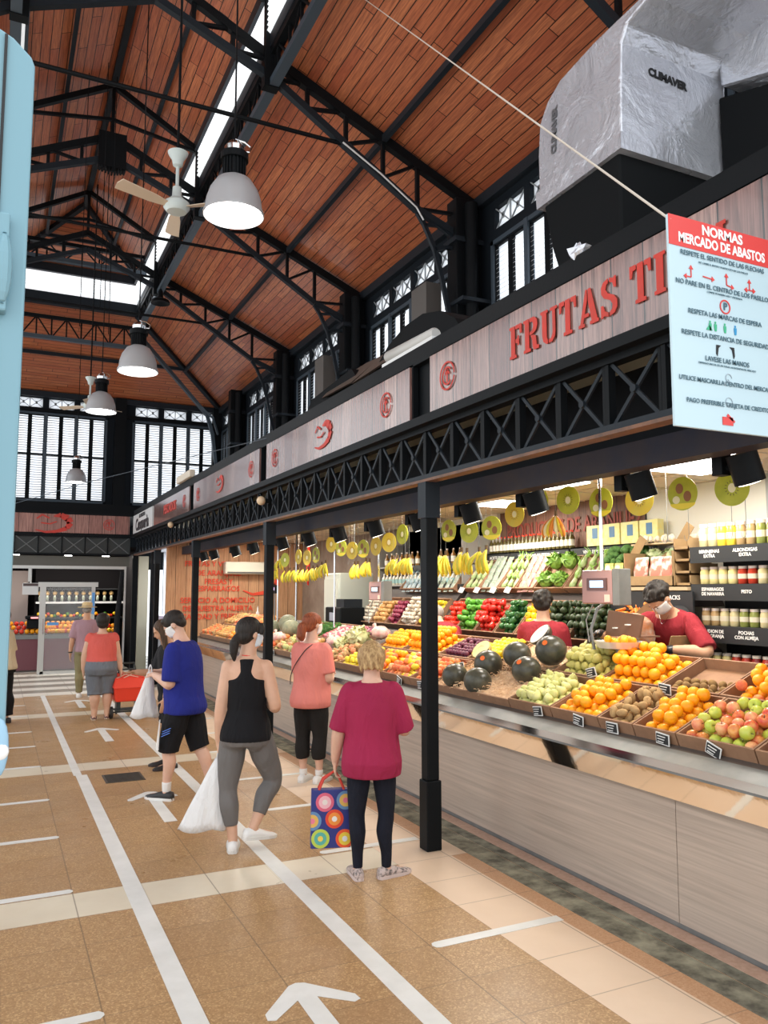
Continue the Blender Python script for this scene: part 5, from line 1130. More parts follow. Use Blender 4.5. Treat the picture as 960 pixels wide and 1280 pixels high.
# ================================================================ produce
def fruit_mesh(name, mats, f, smooth='all'):
    b = MB(); f(b); return b.mesh(name, mats, smooth)
def mat2(name, a, b_, ns=8, rough=.45, bump=.0, bs=80, amt=.5, spec=.4): return M(name, a, rough, c2=b_, ns=ns, amt=amt, bump=bump, bscale=bs, spec=spec)
OR = mat2('orange_skin', (.95, .42, .01), (.92, .33, .005), 9, .38, .15, 260)
LEM = mat2('lemon_skin', (.92, .72, .04), (.80, .66, .05), 9, .4, .1, 200)
AR = mat2('apple_red', (.62, .05, .045), (.80, .38, .10), 12, .25); AG = mat2('apple_green', (.46, .58, .06), (.62, .64, .14), 9, .25); AP = mat2('apple_pink', (.78, .20, .12), (.88, .50, .22), 10, .3)
PE = mat2('peach_skin', (.86, .34, .10), (.70, .12, .06), 12, .7); NEC = mat2('nectarine', (.66, .10, .05), (.90, .42, .10), 14, .3)
KI = mat2('kiwi_skin', (.30, .185, .07), (.22, .13, .05), 40, .85); PO = mat2('potato_skin', (.50, .33, .15), (.40, .25, .11), 20, .8)
PEAR = mat2('pear_skin', (.56, .52, .15), (.44, .40, .12), 12, .5); GP = mat2('pale_pear', (.68, .66, .30), (.56, .58, .20), 12, .5)
WM = mat2('melon_dark', (.045, .045, .035), (.10, .095, .065), 10, .28); CM = mat2('melon_yellow', (.70, .52, .16), (.55, .40, .12), 25, .6)
STEM = M('stem_brown', (.12, .07, .03), .7); LEAF = mat2('leaf_green', (.10, .28, .04), (.05, .17, .03), 12, .5); LEAFL = mat2('leaf_light', (.30, .50, .10), (.18, .36, .05), 12, .5)
TOM = mat2('tomato_red', (.75, .05, .02), (.60, .04, .02), 6, .2); PR = mat2('pepper_red', (.66, .03, .02), (.45, .02, .01), 6, .15); PG = mat2('pepper_green', (.07, .24, .03), (.12, .34, .04), 6, .18); PD = mat2('pepper_dark', (.02, .08, .025), (.035, .13, .03), 6, .15); PYE = mat2('pepper_yellow', (.92, .62, .02), (.85, .5, .02), 6, .18)
ON_ = mat2('onion_gold', (.70, .42, .16), (.55, .28, .09), 12, .4); ONR = mat2('onion_red', (.22, .02, .06), (.35, .06, .10), 12, .35); GAR = mat2('garlic_white', (.78, .72, .60), (.66, .56, .46), 12, .5)
AUB = mat2('avocado_dark', (.018, .035, .012), (.035, .055, .018), 20, .4); CAR = mat2('carrot_orange', (.86, .26, .03), (.75, .20, .02), 10, .5); BRO = mat2('broccoli', (.055, .13, .03), (.09, .20, .05), 60, .85, .5, 90)
WHV = mat2('leek_white', (.48, .50, .32), (.22, .34, .10), 14, .5); BAN = mat2('banana_yellow', (.90, .66, .04), (.80, .62, .05), 6, .45); BANG = mat2('banana_green', (.42, .50, .04), (.70, .62, .06), 8, .45); RAD = mat2('radish_pink', (.72, .08, .16), (.80, .30, .34), 10, .35); PLUM = mat2('plum_dark', (.10, .02, .05), (.18, .04, .07), 10, .35)
FL = mat2('cut_melon', (.86, .66, .28), (.90, .78, .42), 5, .4); FLW = mat2('cut_pale', (.85, .62, .50), (.86, .72, .60), 5, .35); STR = mat2('straw', (.84, .62, .40), (.72, .48, .30), 30, .85)
def fr_round(r, dip=.1): 
    return lambda b: b.lathe([(r * .02, -r * (1 - dip)), (r * .2, -r * .97), (r * .55, -r * .82), (r * .88, -r * .45), (r, 0), (r * .88, r * .47), (r * .55, r * .82), (r * .22, r * .97), (r * .02, r * (1 - dip))], n=14)
FM_ = {}
FM_['orange'] = [fruit_mesh('orange', OR, fr_round(.041, .04))]
FM_['mandarin'] = [fruit_mesh('mandarin', OR, fr_round(.038, .1))]; FM_['apricot'] = [fruit_mesh('apricot', mat2('yellow_fruit_skin', (.88, .48, .10), (.86, .36, .12), 10, .5), fr_round(.034, .1))]  # added kinds: ordinary oranges again, and yellow fruit of no certain sort
FM_['lemon'] = [fruit_mesh('lemon', LEM, lambda b: b.lathe([(.002, -.043), (.007, -.038), (.02, -.028), (.029, -.01), (.029, .01), (.02, .028), (.007, .038), (.002, .043)], n=12))]
def fm_apple(mt): return lambda b: (b.lathe([(.003, -.026), (.012, -.033), (.028, -.027), (.038, -.005), (.038, .01), (.028, .029), (.012, .032), (.004, .022)], n=14), b.cyl((0, 0, .02), (.004, 0, .042), .0022, 5, 1))
for k, mt in (('apple_red', AR), ('apple_green', AG), ('apple_pink', AP)): FM_[k] = [fruit_mesh(k, [mt, STEM], fm_apple(mt))]
FM_['peach'] = [fruit_mesh('peach', PE, fr_round(.036, .15))]; FM_['nectarine'] = [fruit_mesh('nectarine', NEC, fr_round(.033, .15))]
FM_['kiwi'] = [fruit_mesh('kiwi', KI, lambda b: b.ell((0, 0, 0), (.036, .027, .026)))]; FM_['potato'] = [fruit_mesh('potato', PO, lambda b: b.ell((0, 0, 0), (.045, .029, .024)).jitter(.0012))]
def fm_pear(b): b.lathe([(.003, -.036), (.02, -.037), (.034, -.022), (.037, -.002), (.028, .02), (.018, .036), (.013, .048), (.004, .052)], n=14); b.cyl((0, 0, .05), (.005, 0, .068), .0022, 5, 1)
FM_['pear'] = [fruit_mesh('pear', [PEAR, STEM], fm_pear)]; FM_['small_pear'] = [fruit_mesh('small_pear', [GP, STEM], fm_pear)]
FM_['tomato'] = [fruit_mesh('tomato', TOM, fr_round(.036, .15))]; FM_['onion'] = [fruit_mesh('onion', ON_, lambda b: b.lathe([(.004, -.032), (.02, -.03), (.035, -.005), (.03, .015), (.012, .03), (.005, .045)], n=12))]
FM_['red_onion'] = [fruit_mesh('red_onion', ONR, lambda b: b.lathe([(.004, -.032), (.02, -.03), (.035, -.005), (.03, .015), (.012, .03), (.005, .045)], n=12))]
FM_['garlic'] = [fruit_mesh('garlic', GAR, lambda b: b.lathe([(.004, -.022), (.02, -.02), (.028, -.003), (.02, .015), (.007, .028), (.004, .04)], n=8))]
def fm_pepper(b): b.lathe([(.006, -.05), (.022, -.046), (.034, -.02), (.038, .02), (.03, .042), (.012, .036)], n=10); b.cyl((0, 0, .034), (.005, 0, .06), .005, 5, 1)
for k, mt in (('red_pepper', PR), ('green_pepper', PG), ('dark_pepper', PD), ('yellow_pepper', PYE)): FM_[k] = [fruit_mesh(k, [mt, LEAF], fm_pepper)]
FM_['avocado'] = [fruit_mesh('avocado', AUB, fm_pear)]; FM_['radish'] = [fruit_mesh('radish', RAD, fr_round(.024))]; FM_['plum'] = [fruit_mesh('plum', PLUM, fr_round(.026))]
FM_['carrot'] = [fruit_mesh('carrot', CAR, lambda b: b.tube([(0, -.09, 0), (0, 0, 0), (0, .08, 0)], [.006, .014, .019], 8))]
FM_['courgette'] = [fruit_mesh('courgette', PD, lambda b: b.tube([(0, -.1, 0), (0, -.09, 0), (0, 0, 0), (0, .09, 0)], [.008, .02, .022, .016], 8))]
FM_['green_bean'] = [fruit_mesh('green_bean', LEAF, lambda b: b.tube([(0, -.08, 0), (0, 0, .008), (0, .08, 0)], [.003, .006, .003], 5))]
def heap(kind, name, label, group, O, U, W, L, D, r, layers=2, jit=.12, rough_rot=True, sz=1.0, limit=999, cat='fruit'):
    """pile of separate fruits in a tray: O corner, U along the tray, W up its slope, lengths L and D"""
    U = V(U).normalized(); W = V(W).normalized(); Nn = U.cross(W); Nn = Nn if Nn.z > 0 else -Nn; out = 0
    s = 2 * r * 1.02
    for ly in range(layers):
        m = ly * .5
        nu = int((L - s * m * 1.0 - .01) / s); nv = int((D - s * m - .01) / (s * .90))
        for i in range(nu):
            for j in range(nv):
                if ly and random.random() < .12 + .1 * (ly - 1): continue
                u = (i + .5 + m + (.25 if j % 2 else -.0)) * s; v = (j + .5 + m) * s * .90
                if u > L - r * .8: continue
                h = r + ly * s * .78
                p = V(O) + U * (u + random.uniform(-jit, jit) * r) + W * (v + random.uniform(-jit, jit) * r) + Nn * h
                me = random.choice(FM_[kind]) if isinstance(kind, str) else random.choice([FM_[k][0] for k in kind])
                ro = (random.uniform(0, 6.3), random.uniform(0, 6.3), random.uniform(0, 6.3)) if rough_rot is True else (rough_rot + random.uniform(-.15, .15), random.uniform(-.1, .1), random.uniform(-.25, .25))
                o = put(me, name, p, ro, sz * random.uniform(.93, 1.04)); tag(o, label, cat, group); out += 1
                if out >= limit: return out
    return out
LEAFG = mat2('lettuce_green', (.16, .34, .04), (.30, .46, .09), 9, .5)
CB = MATS['cardboard']; TAGM = MATS['chalkboard']
S0 = V((3.6, 0, 1.0)); SD = V((.9, 0, .37)).normalized(); SN = V((-SD.z, 0, SD.x))
def slope(v, y, n=0): return V((3.6, y, 1.0)) + SD * v + SN * n
def crate(y0, y1, v0, v1, label, h=.085, name='produce_crate', mat=None, base=slope, grp='cardboard crates on the counter', back=None):
    b = MB(); t = .012; mat = mat or CB; back = h if back is None else back
    P = base
    def pl(a0, a1, c0, c1, n0, n1, n2=None):
        n2 = n1 if n2 is None else n2
        b.hexa([P(c0, a0, n0), P(c1, a0, n0), P(c1, a1, n0), P(c0, a1, n0)], [P(c0, a0, n1), P(c1, a0, n2), P(c1, a1, n2), P(c0, a1, n1)])
    pl(y0, y1, v0, v1, .002, .010); pl(y0, y1, v0, v0 + t, .010, h); pl(y0, y1, v1 - t, v1, .010, back)
    pl(y0, y0 + t, v0 + t, v1 - t, .010, h, back); pl(y1 - t, y1, v0 + t, v1 - t, .010, h, back)
    return tag(b.build(name, mat, ctr=True), label, 'crate', grp)
def price_tag(y, label, v=-.0, z=0, tilt=.25, s=1):
    t = empty('price_tag', slope(v, y, .03 + z), 0, label, 'price tag', 'chalk price tags'); a = random.uniform(-.4, .4); s *= 1.25
    R = lambda u, w, k: V((-.02 - .004 * k - w * tilt * .5, -(u * math.cos(a) - w * math.sin(a)) * s, (w * math.cos(a) + u * math.sin(a)) * s))
    MB().ext([(-.042, -.025), (.042, -.025), (.042, .03), (-.042, .03)], R).build('frame', MATS['chalk_white'], t)
    MB().ext([(-.036, -.019), (.036, -.019), (.036, .024), (-.036, .024)], lambda u, w, k: R(u, w, k) + V((-.0045, 0, 0))).build('board', TAGM, t)
    b = MB()
    for q in range(3): b.ext([(-.026, .012 - q * .013), (.022 - q * .006, .012 - q * .013), (.022 - q * .006, .016 - q * .013), (-.026, .016 - q * .013)], lambda u, w, k: R(u, w, k) + V((-.0092, 0, 0)))
    b.build('chalk_marks', MATS['chalk_white'], t)
    MB().bar((-.022, 0, -.02), (.02, 0, -.055), .012, .004).build('clip', MATS['steel'], t)
# front row (v 0 - .47) and rear row (v .49 - .96): (y0, y1, kind, name, radius, layers, text)
F = [(2.55, 2.98, ['apple_red', 'apple_pink'], 'apple', .04, 2, 'red apple', 'at the edge of the picture'),
     (2.99, 3.52, ['apple_green', 'apple_pink', 'apple_red', 'apple_green'], 'apple', .04, 2, 'mixed green and red apple', 'in the front crate at far right'),
     (3.53, 3.87, 'orange', 'orange', .042, 2, 'large orange', 'in the narrow front crate beside the apples'),
     (3.88, 4.19, 'potato', 'potato', .034, 2, 'small tan potato', 'in the front crate between two orange heaps'),
     (4.20, 4.69, 'orange', 'orange', .041, 2, 'bright orange', 'in the wide front crate of oranges'),
     (4.70, 5.21, 'small_pear', 'small_pear', .034, 2, 'small pale pear', 'in the front crate beside the straw'),
     (6.40, 6.85, ['peach', 'nectarine'], 'peach', .037, 2, 'blushed peach', 'in the front crate just past the near post'),
     (6.86, 7.45, ['apple_pink', 'peach', 'lemon'], 'apple', .038, 2, 'pink yellow apple', 'in front of the maroon shirted woman'),
     (7.46, 8.05, ['peach', 'mandarin'], 'peach', .037, 2, 'orange peach', 'behind the blonde head'),
     (8.06, 8.6, 'lemon', 'lemon', .034, 2, 'yellow lemon', 'by the pink shirted woman\'s hand'),
     (8.61, 9.2, ['kiwi', 'potato', 'apple_pink'], 'kiwi', .034, 2, 'brown kiwi', 'by the pink shirted woman\'s elbow'),
     (9.9, 10.5, ['onion', 'small_pear', 'garlic'], 'onion', .034, 2, 'pale onion', 'left of the pink shirted woman\'s shoulder'),
     (10.51, 11.1, ['potato', 'apple_pink', 'small_pear'], 'potato', .036, 2, 'buff potato', 'in a crate right of the second post'),
     (11.11, 11.9, ['peach', 'onion'], 'peach', .036, 2, 'pale peach', 'behind the second post'),
     (11.91, 12.8, ['apricot', 'peach'], 'apricot', .036, 2, 'golden apricot', 'behind the ponytailed woman\'s head'),
     (12.81, 13.7, ['mandarin', 'apricot', 'peach'], 'mandarin', .039, 2, 'far mandarin', 'left of the ponytailed woman\'s head'),
     (13.71, 14.6, ['apricot', 'onion'], 'apricot', .036, 2, 'far apricot', 'beyond the shoulder of the man in blue'),
     (14.61, 15.6, ['peach', 'potato'], 'peach', .036, 2, 'farthest peach', 'in the last crate by the planked partition')]
R_ = [(2.35, 3.05, ['apple_pink', 'peach'], 'apple', .04, 3, 'pink apple', 'in the rear crate at the edge of the picture'),
      (3.06, 3.60, ['mandarin', 'peach'], 'mandarin', .041, 2, 'large mandarin', 'in the rear crate under the jar shelves'),
      (3.61, 4.10, 'kiwi', 'kiwi', .035, 1, 'hairy brown kiwi', 'in the half empty rear crate'),
      (4.11, 4.66, 'orange', 'orange', .041, 3, 'piled orange', 'in the rear heap by the bending seller'),
      (4.67, 5.25, 'pear', 'pear', .038, 3, 'green brown pear', 'heaped beside the watermelons'),
      (6.05, 6.55, 'lemon', 'lemon', .034, 2, 'yellow lemon', 'in the rear crate behind the near post'),
      (6.56, 7.1, 'plum', 'plum', .03, 2, 'dark plum', 'in the rear crate left of the near post'),
      (7.11, 7.9, 'mandarin', 'mandarin', .041, 3, 'mandarin', 'in the big heap above the blonde head'),
      (7.91, 8.5, 'orange', 'orange', .041, 2, 'smooth orange', 'in the rear crate right of the pale cabbage'),
      (9.1, 9.7, ['radish', 'plum'], 'radish', .026, 2, 'pink radish', 'in the rear crate by the red haired woman'),
      (9.71, 10.4, ['garlic', 'radish'], 'garlic', .027, 2, 'white garlic', 'in the rear crate behind the red haired woman'),
            (13.2, 14.1, ['apricot', 'peach'], 'apricot', .04, 2, 'big apricot', 'rear row left of the second post'),
      (14.11, 15.0, ['apple_pink', 'peach'], 'apple', .038, 2, 'far apple', 'rear row near the red bottle'),
      (15.01, 15.7, ['potato', 'onion'], 'potato', .034, 2, 'far potato', 'rear row against the planked partition')]
crate(10.41, 11.2, .49, .94, 'brown cardboard crate heaped with green beans behind the red haired woman')
b = MB()
for i in range(330):
    y = random.uniform(10.46, 11.14); p = slope(random.uniform(.54, .88), y, .03 + random.uniform(0, .09)); a = random.uniform(-.7, .7); d = V((math.sin(a) * .07, math.cos(a) * .08, random.uniform(-.01, .02))); b.tube([p - d, p + V((0, 0, .006)), p + d], [.003, .006, .003], 4)
tag(b.build('green_beans', LEAF), 'heap of green beans behind the red haired woman', 'vegetable', kind='stuff')
def fill(rows, v0, v1, row):
    for (a, c, kind, nm, r, ly, txt, where) in rows:
        crate(a, c, v0, v1, ('cardboard crate of %ss %s' % (txt, where)), .085)
        D = v1 - v0 - .03; frac = 1.0
        if 'half empty' in where: D *= .62
        heap(kind, nm, '%s %s' % (txt, where), '%ss %s' % (txt, where), slope(v0 + .015, a + .015, .012), (0, 1, 0), SD, c - a - .03, D, r, ly)
fill(F, 0, .47, 'front'); fill(R_, .49, .94, 'rear')
for y, w in ((3.25, 'under the mixed apples'), (3.62, 'left of the apple tag, below the large oranges'), (4.05, 'below the potatoes'), (4.38, 'below the wide orange crate, tilted'), (4.83, 'below the small pears'), (6.62, 'right by the near post'), (7.05, 'behind the maroon sleeve'), (7.6, 'by the blonde head'), (10.2, 'at the left of the pink shirt'), (11.0, 'at the second post')):
    price_tag(y, 'black chalk price tag on the crates, ' + w)
for y, v, w in ((3.95, .42, 'stuck among the potatoes and kiwis'), (3.05, .45, 'stuck before the rear pink apples'), (4.75, .5, 'stuck among the pears'), (6.3, .3, 'stuck beside the near post lemons')):
    price_tag(y, 'small black chalk price tag ' + w, v, .08)
# melon bay with straw
t = crate(5.22, 6.39, 0, .47, 'long cardboard crate filled with straw and melons', .07); crate(5.26, 6.04, .49, .94, 'rear cardboard tray under the cut melons', .07)
b = MB()
for i in range(2000):
    y = random.uniform(5.25, 6.37); v = random.uniform(.02, .9); 
    if v > .47 and (y < 5.3 or y > 6.0): continue
    p = slope(v, y, .05 + random.uniform(0, .04)); a = random.uniform(0, 6.3); l = random.uniform(.02, .055); d = V((math.cos(a) * l, math.sin(a) * l, random.uniform(-.012, .02)))
    q = p + d * .5 + V((0, 0, random.uniform(0, .012))); b.tube([p, q, p + d], .0021, 3)
def hgt(y, v): return .045 + .018 * math.sin(9 * y + 4 * v) * math.cos(13 * v) + random.uniform(0, .012)
for (a0, a1, c0, c1) in ((5.235, 6.375, .015, .46), (5.275, 6.03, .505, .93)):
    nu, nv = 36, 16; g = [[b.bm.verts.new(slope(c0 + (c1 - c0) * j / nv, a0 + (a1 - a0) * i / nu, hgt(a0 + (a1 - a0) * i / nu, c0 + (c1 - c0) * j / nv))) for j in range(nv + 1)] for i in range(nu + 1)]
    for i in range(nu):
        for j in range(nv): b.bm.faces.new((g[i][j], g[i + 1][j], g[i + 1][j + 1], g[i][j + 1]))
b.build('straw_bed', STR)
tag(bpy.data.objects['straw_bed'], 'pale curly straw packed around the melons', 'straw', kind='stuff')
def melon(name, p, r, mats, label, patch=None, sq=1.):
    t = empty(name, p, random.uniform(0, 6), label, 'fruit', None)
    MB().ell((0, 0, 0), (r * sq, r, r * .95), n=26, k=16).build('rind', mats, t, smooth='all')
    MB().cyl((0, 0, r * .93), (.005, 0, r * 1.02), .005, 6).build('stalk', STEM, t)
    if patch:
        f = MB(); d = (V(patch)).normalized(); e = d.orthogonal().normalized(); g = d.cross(e)
        f.ext([(math.cos(k * PI / 6) * .022, math.sin(k * PI / 6) * .022) for k in range(12)], lambda u, v_, s: d * (r * .985 + .003 * s) + e * u + g * v_)
        t.rotation_euler = (0, 0, 0); f.build('sticker', M('sticker_orange', (.85, .16, .03), .4), t)
    return t
for (v, y, n, r, pt, lb) in ((.12, 6.16, .115, .115, None, 'round dark watermelon, leftmost in the straw'), (.10, 5.76, .12, .118, None, 'round dark watermelon at the front of the straw'),
     (.34, 5.92, .15, .125, (-1, -.6, .6), 'dark watermelon with an orange sticker behind the front pair'), (.50, 5.68, .18, .12, None, 'dark watermelon topping the middle of the heap'), (.36, 5.40, .13, .12, (-1, -.3, .8), 'dark watermelon next to the pears'), (.62, 5.36, .19, .13, (-1, -.5, .7), 'green and yellow streaked watermelon at the back right')):
    melon('watermelon', slope(v, y, n), r, WM, lb, pt)
for (v, y, n, r, lb) in ((.66, 6.0, .10, .085, 'netted yellow melon behind the cut melon'), (.50, 6.22, .09, .085, 'netted yellow melon lower left of the cut melon'), (.25, 6.33, .09, .07, 'small netted melon in the straw by the near post')):
    melon('melon', slope(v, y, n), r, CM, lb, None, 1.15)
def half(p, r, rind, flesh, label, tilt):
    t = empty('halved_melon', p, 0, label, 'fruit'); R = Matrix.Rotation(rad(tilt[0]), 3, 'Y') @ Matrix.Rotation(rad(tilt[1]), 3, 'X'); b = MB(); rings = []
    for k in range(9):
        a = PI / 2 * k / 8; rr = max(r * math.cos(a), .002); rings.append([R @ V((rr * math.cos(2 * PI * i / 26), 1.25 * rr * math.sin(2 * PI * i / 26), -r * .9 * math.sin(a))) for i in range(26)])
    b.loft(rings); b.build('rind', rind, t, smooth='all')
    b = MB(); b.loft([[R @ V((r * q * math.cos(2 * PI * i / 26), 1.25 * r * q * math.sin(2 * PI * i / 26), h)) for i in range(26)] for q, h in ((.93, .002), (.93, .004), (.4, .004), (.3, -.01), (.05, -.012))]); b.build('flesh', flesh, t)
half(slope(.46, 6.17, .215), .095, CM, FL, 'cut yellow melon half facing the customers', (-52, 0)); half(slope(.74, 5.62, .27), .105, WM, FLW, 'cut watermelon half wrapped shiny, beside the seller', (-48, -12))
# pale green cabbage heap, bags, far melons
def leafball(name, p, r, mat, label, n=26, grp=None, cat='vegetable'):
    b = MB()
    for i in range(n):
        a = random.uniform(0, 2 * PI); t_ = random.uniform(.05, 1.5); d = V((math.cos(a) * math.cos(t_), math.sin(a) * math.cos(t_), math.sin(t_))); e = d.orthogonal().normalized(); g = d.cross(e); q = random.uniform(.5, .8) * r
        pts = []
        for k in range(9):
            w = 2 * PI * k / 9; rr = q * random.uniform(.8, 1.15); pts.append(d * (r * random.uniform(.72, 1.0) + .2 * r * math.cos(3 * w)) * 1. + (e * math.cos(w) + g * math.sin(w)) * rr * .8)
        c = d * r * .8; vs = [b.bm.verts.new(x) for x in pts]; vc = b.bm.verts.new(c); 
        for k in range(9): b.bm.faces.new((vs[k], vs[(k + 1) % 9], vc))
    b.ell((0, 0, 0), r * .8, n=10, k=6)
    return tag(b.build(name, mat, loc=p, smooth='all'), label, cat, grp)
CAB = mat2('cabbage_pale', (.78, .76, .48), (.62, .66, .30), 6, .5)
leafball('cabbage', slope(.50, 9.02, .13), .14, CAB, 'pale leafy cabbage on the counter beyond the orange heap')
leafball('cabbage', slope(.33, 9.2, .1), .10, CAB, 'smaller pale cabbage lower left of the big one')
for i, (v, y, r) in enumerate(((.5, 11.5, .14), (.62, 11.95, .15), (.45, 12.3, .14))):
    melon('melon', slope(v, y, r + .01), r, mat2('melon_grey', (.20, .22, .15), (.30, .30, .20), 20, .5), 'greyish green melon by the second post, ' + ['nearest of three', 'middle of three', 'farthest of three'][i])
PL = M('net_bag', (.78, .66, .60), .3, c2=(.72, .30, .28), ns=18, amt=.6)
for i, (v, y) in enumerate(((.16, 10.0), (.3, 10.5), (.2, 11.3), (.3, 9.4), (.66, 8.75))):
    b = MB(); b.ell((0, 0, .07), (.11, .14, .075), n=14, k=8).jitter(.012); b.tube([(0, .1, .1), (.0, .16, .14), (0, .18, .16)], [.04, .015, .03], 7)
    tag(b.build('bag_of_vegetables', PL, loc=slope(v, y, .08), smooth='all'), 'clear bag of pinkish vegetables on the counter, ' + ['left of the pink shirt', 'above the pink shirt\'s shoulder', 'right of the second post', 'beyond the lemons', 'beside the pale cabbage'][i], 'bag', 'clear bags on the counter')
t = empty('sauce_bottle', slope(.9, 14.6, .02), 0, 'small white nozzle bottle standing at the far crates', 'bottle'); MB().cyl((0, 0, 0), (0, 0, .14), .03, 12).build('bottle_body', MATS['white_gloss'], t); MB().tube([(0, 0, .14), (0, 0, .2), (0, 0, .25)], [.015, .01, .003]).build('nozzle', MATS['white_gloss'], t)

# ---------------------------------------------------------------- rear vegetable display
def rear(v, y, n=0, x=4.98, z=1.38):
    d = V((.26, 0, .40)).normalized(); nn = V((-d.z, 0, d.x)); return V((x, y, z)) + d * v + nn * n
def rear2(v, y, n=0): return rear(v, y, n, 5.30, 1.87)
t = empty('display_rack', (5.0, 7.5, 0), 0, 'two tier dark rack against the back wall carrying the vegetable crates', 'rack')
for (a, c) in ((5.05, 8.60), (8.75, 11.2)):
    MB().hexa([(-.05, a - 7.5, .18), (.75, a - 7.5, .18), (.75, c - 7.5, .18), (-.05, c - 7.5, .18)], [(-.05, a - 7.5, 1.33), (.75, a - 7.5, 1.33), (.75, c - 7.5, 1.33), (-.05, c - 7.5, 1.33)]).build('base', M('rack_dark', (.06, .045, .04), .6), t)
    MB().hexa([(-.06, a - 7.5, 1.33), (.75, a - 7.5, 1.33), (.75, c - 7.5, 1.33), (-.06, c - 7.5, 1.33)], [(-.04, a - 7.5, 1.36), (.22, a - 7.5, 1.76), (.22, c - 7.5, 1.76), (-.04, c - 7.5, 1.36)]).build('lower_shelf', MATS['rack_dark'], t)
    MB().hexa([(.22, a - 7.5, 1.76), (.75, a - 7.5, 1.76), (.75, c - 7.5, 1.76), (.22, c - 7.5, 1.76)], [(.29, a - 7.5, 1.84), (.55, a - 7.5, 2.24), (.55, c - 7.5, 2.24), (.29, c - 7.5, 1.84)]).build('upper_shelf', MATS['rack_dark'], t)
LOW = [(5.15, 5.60, 'carrot', 'carrot', .022, 3, 'bagged orange carrot'), (5.62, 6.15, 'avocado', 'avocado', .04, 3, 'dark avocado'), (6.16, 6.62, 'avocado', 'avocado', .04, 3, 'blackish avocado'), (6.63, 7.0, 'yellow_pepper', 'pepper', .04, 2, 'yellow pepper'), (7.02, 7.38, 'dark_pepper', 'pepper', .04, 2, 'dark green pepper'), (7.40, 7.78, 'red_pepper', 'pepper', .04, 3, 'red pepper'), (7.80, 8.18, 'green_pepper', 'pepper', .04, 3, 'light green pepper'), (8.2, 8.58, 'tomato', 'tomato', .037, 2, 'red tomato'),
       (8.8, 9.2, 'lemon', 'lemon', .038, 2, 'back row lemon'), (9.22, 9.7, 'garlic', 'garlic', .032, 3, 'back row garlic bulb'), (9.72, 10.1, 'red_onion', 'red_onion', .036, 2, 'dark red onion'), (10.12, 10.6, 'onion', 'onion', .036, 2, 'golden onion'), (10.62, 11.1, 'garlic', 'garlic', .032, 2, 'far garlic bulb')]
WN = ['beside the black cloth sack', 'right of the seated woman seller', 'behind the woman seller', 'left of the woman seller', 'second bin left of the woman seller', 'third bin left of the woman seller', 'fourth bin left of the woman seller', 'in the last bin by the near post', 'right of the near weighing scale post', 'under the bananas', 'beside the golden onions', 'left of the red onions', 'last before the drinks fridge']
for i, (a, c, kind, nm, r, ly, txt) in enumerate(LOW):
    crate(a, c, 0, .47, 'cardboard bin of %ss on the back rack' % txt, .12, base=rear, grp='bins of the lower back rack', back=.05)
    heap(kind, nm, '%s in its bin on the back rack' % txt, '%ss on the back rack' % txt, rear(.015, a + .012, .012), (0, 1, 0), V((.26, 0, .40)), c - a - .025, .43, r, ly, cat='vegetable')
UP = [(5.2, 5.60, 'cab'), (5.62, 6.15, 'broc'), (6.17, 6.6, 'fennel'), (6.62, 7.1, 'lett'), (7.12, 7.45, 'pack'), (7.47, 7.8, 'cel'), (7.82, 8.2, 'herb'), (8.22, 8.58, 'leek'), (8.8, 9.6, 'pack2'), (9.62, 10.3, 'pack3')]
def broccoli(p, r, label, g):
    b = MB()
    for i in range(16):
        a = random.uniform(0, 6.3); t_ = random.uniform(-.2, 1.5); b.ell(V((math.cos(a) * math.cos(t_), math.sin(a) * math.cos(t_), math.sin(t_))) * r * .65, r * .42, n=8, k=5)
    b.cyl((0, 0, -r), (0, 0, 0), r * .3, 8); b.jitter(r * .05)
    tag(b.build('broccoli', BRO, loc=p, smooth='all'), label, 'vegetable', g)
PKM = [M('packet_%d' % i, tuple(v * .5 for v in c), .4, c2=tuple(v * .8 for v in d), ns=45, amt=.7) for i, (c, d) in enumerate((((.75, .75, .66), (.12, .28, .14)), ((.75, .16, .28), (.62, .66, .30)), ((.62, .66, .60), (.20, .40, .55))))]
def packet(p, s, mat, label, g, lean=.5, name='food_packet'):
    b = MB(); b.ell((0, 0, 0), (.02 * s, .055 * s, .075 * s), n=10, k=6); b.box(-.002, .002, -.05 * s, .05 * s, -.085 * s, .085 * s)
    tag(b.build(name, mat, loc=p, rot=(random.uniform(-.1, .1), lean, 0), smooth=True), label, 'packet', g)
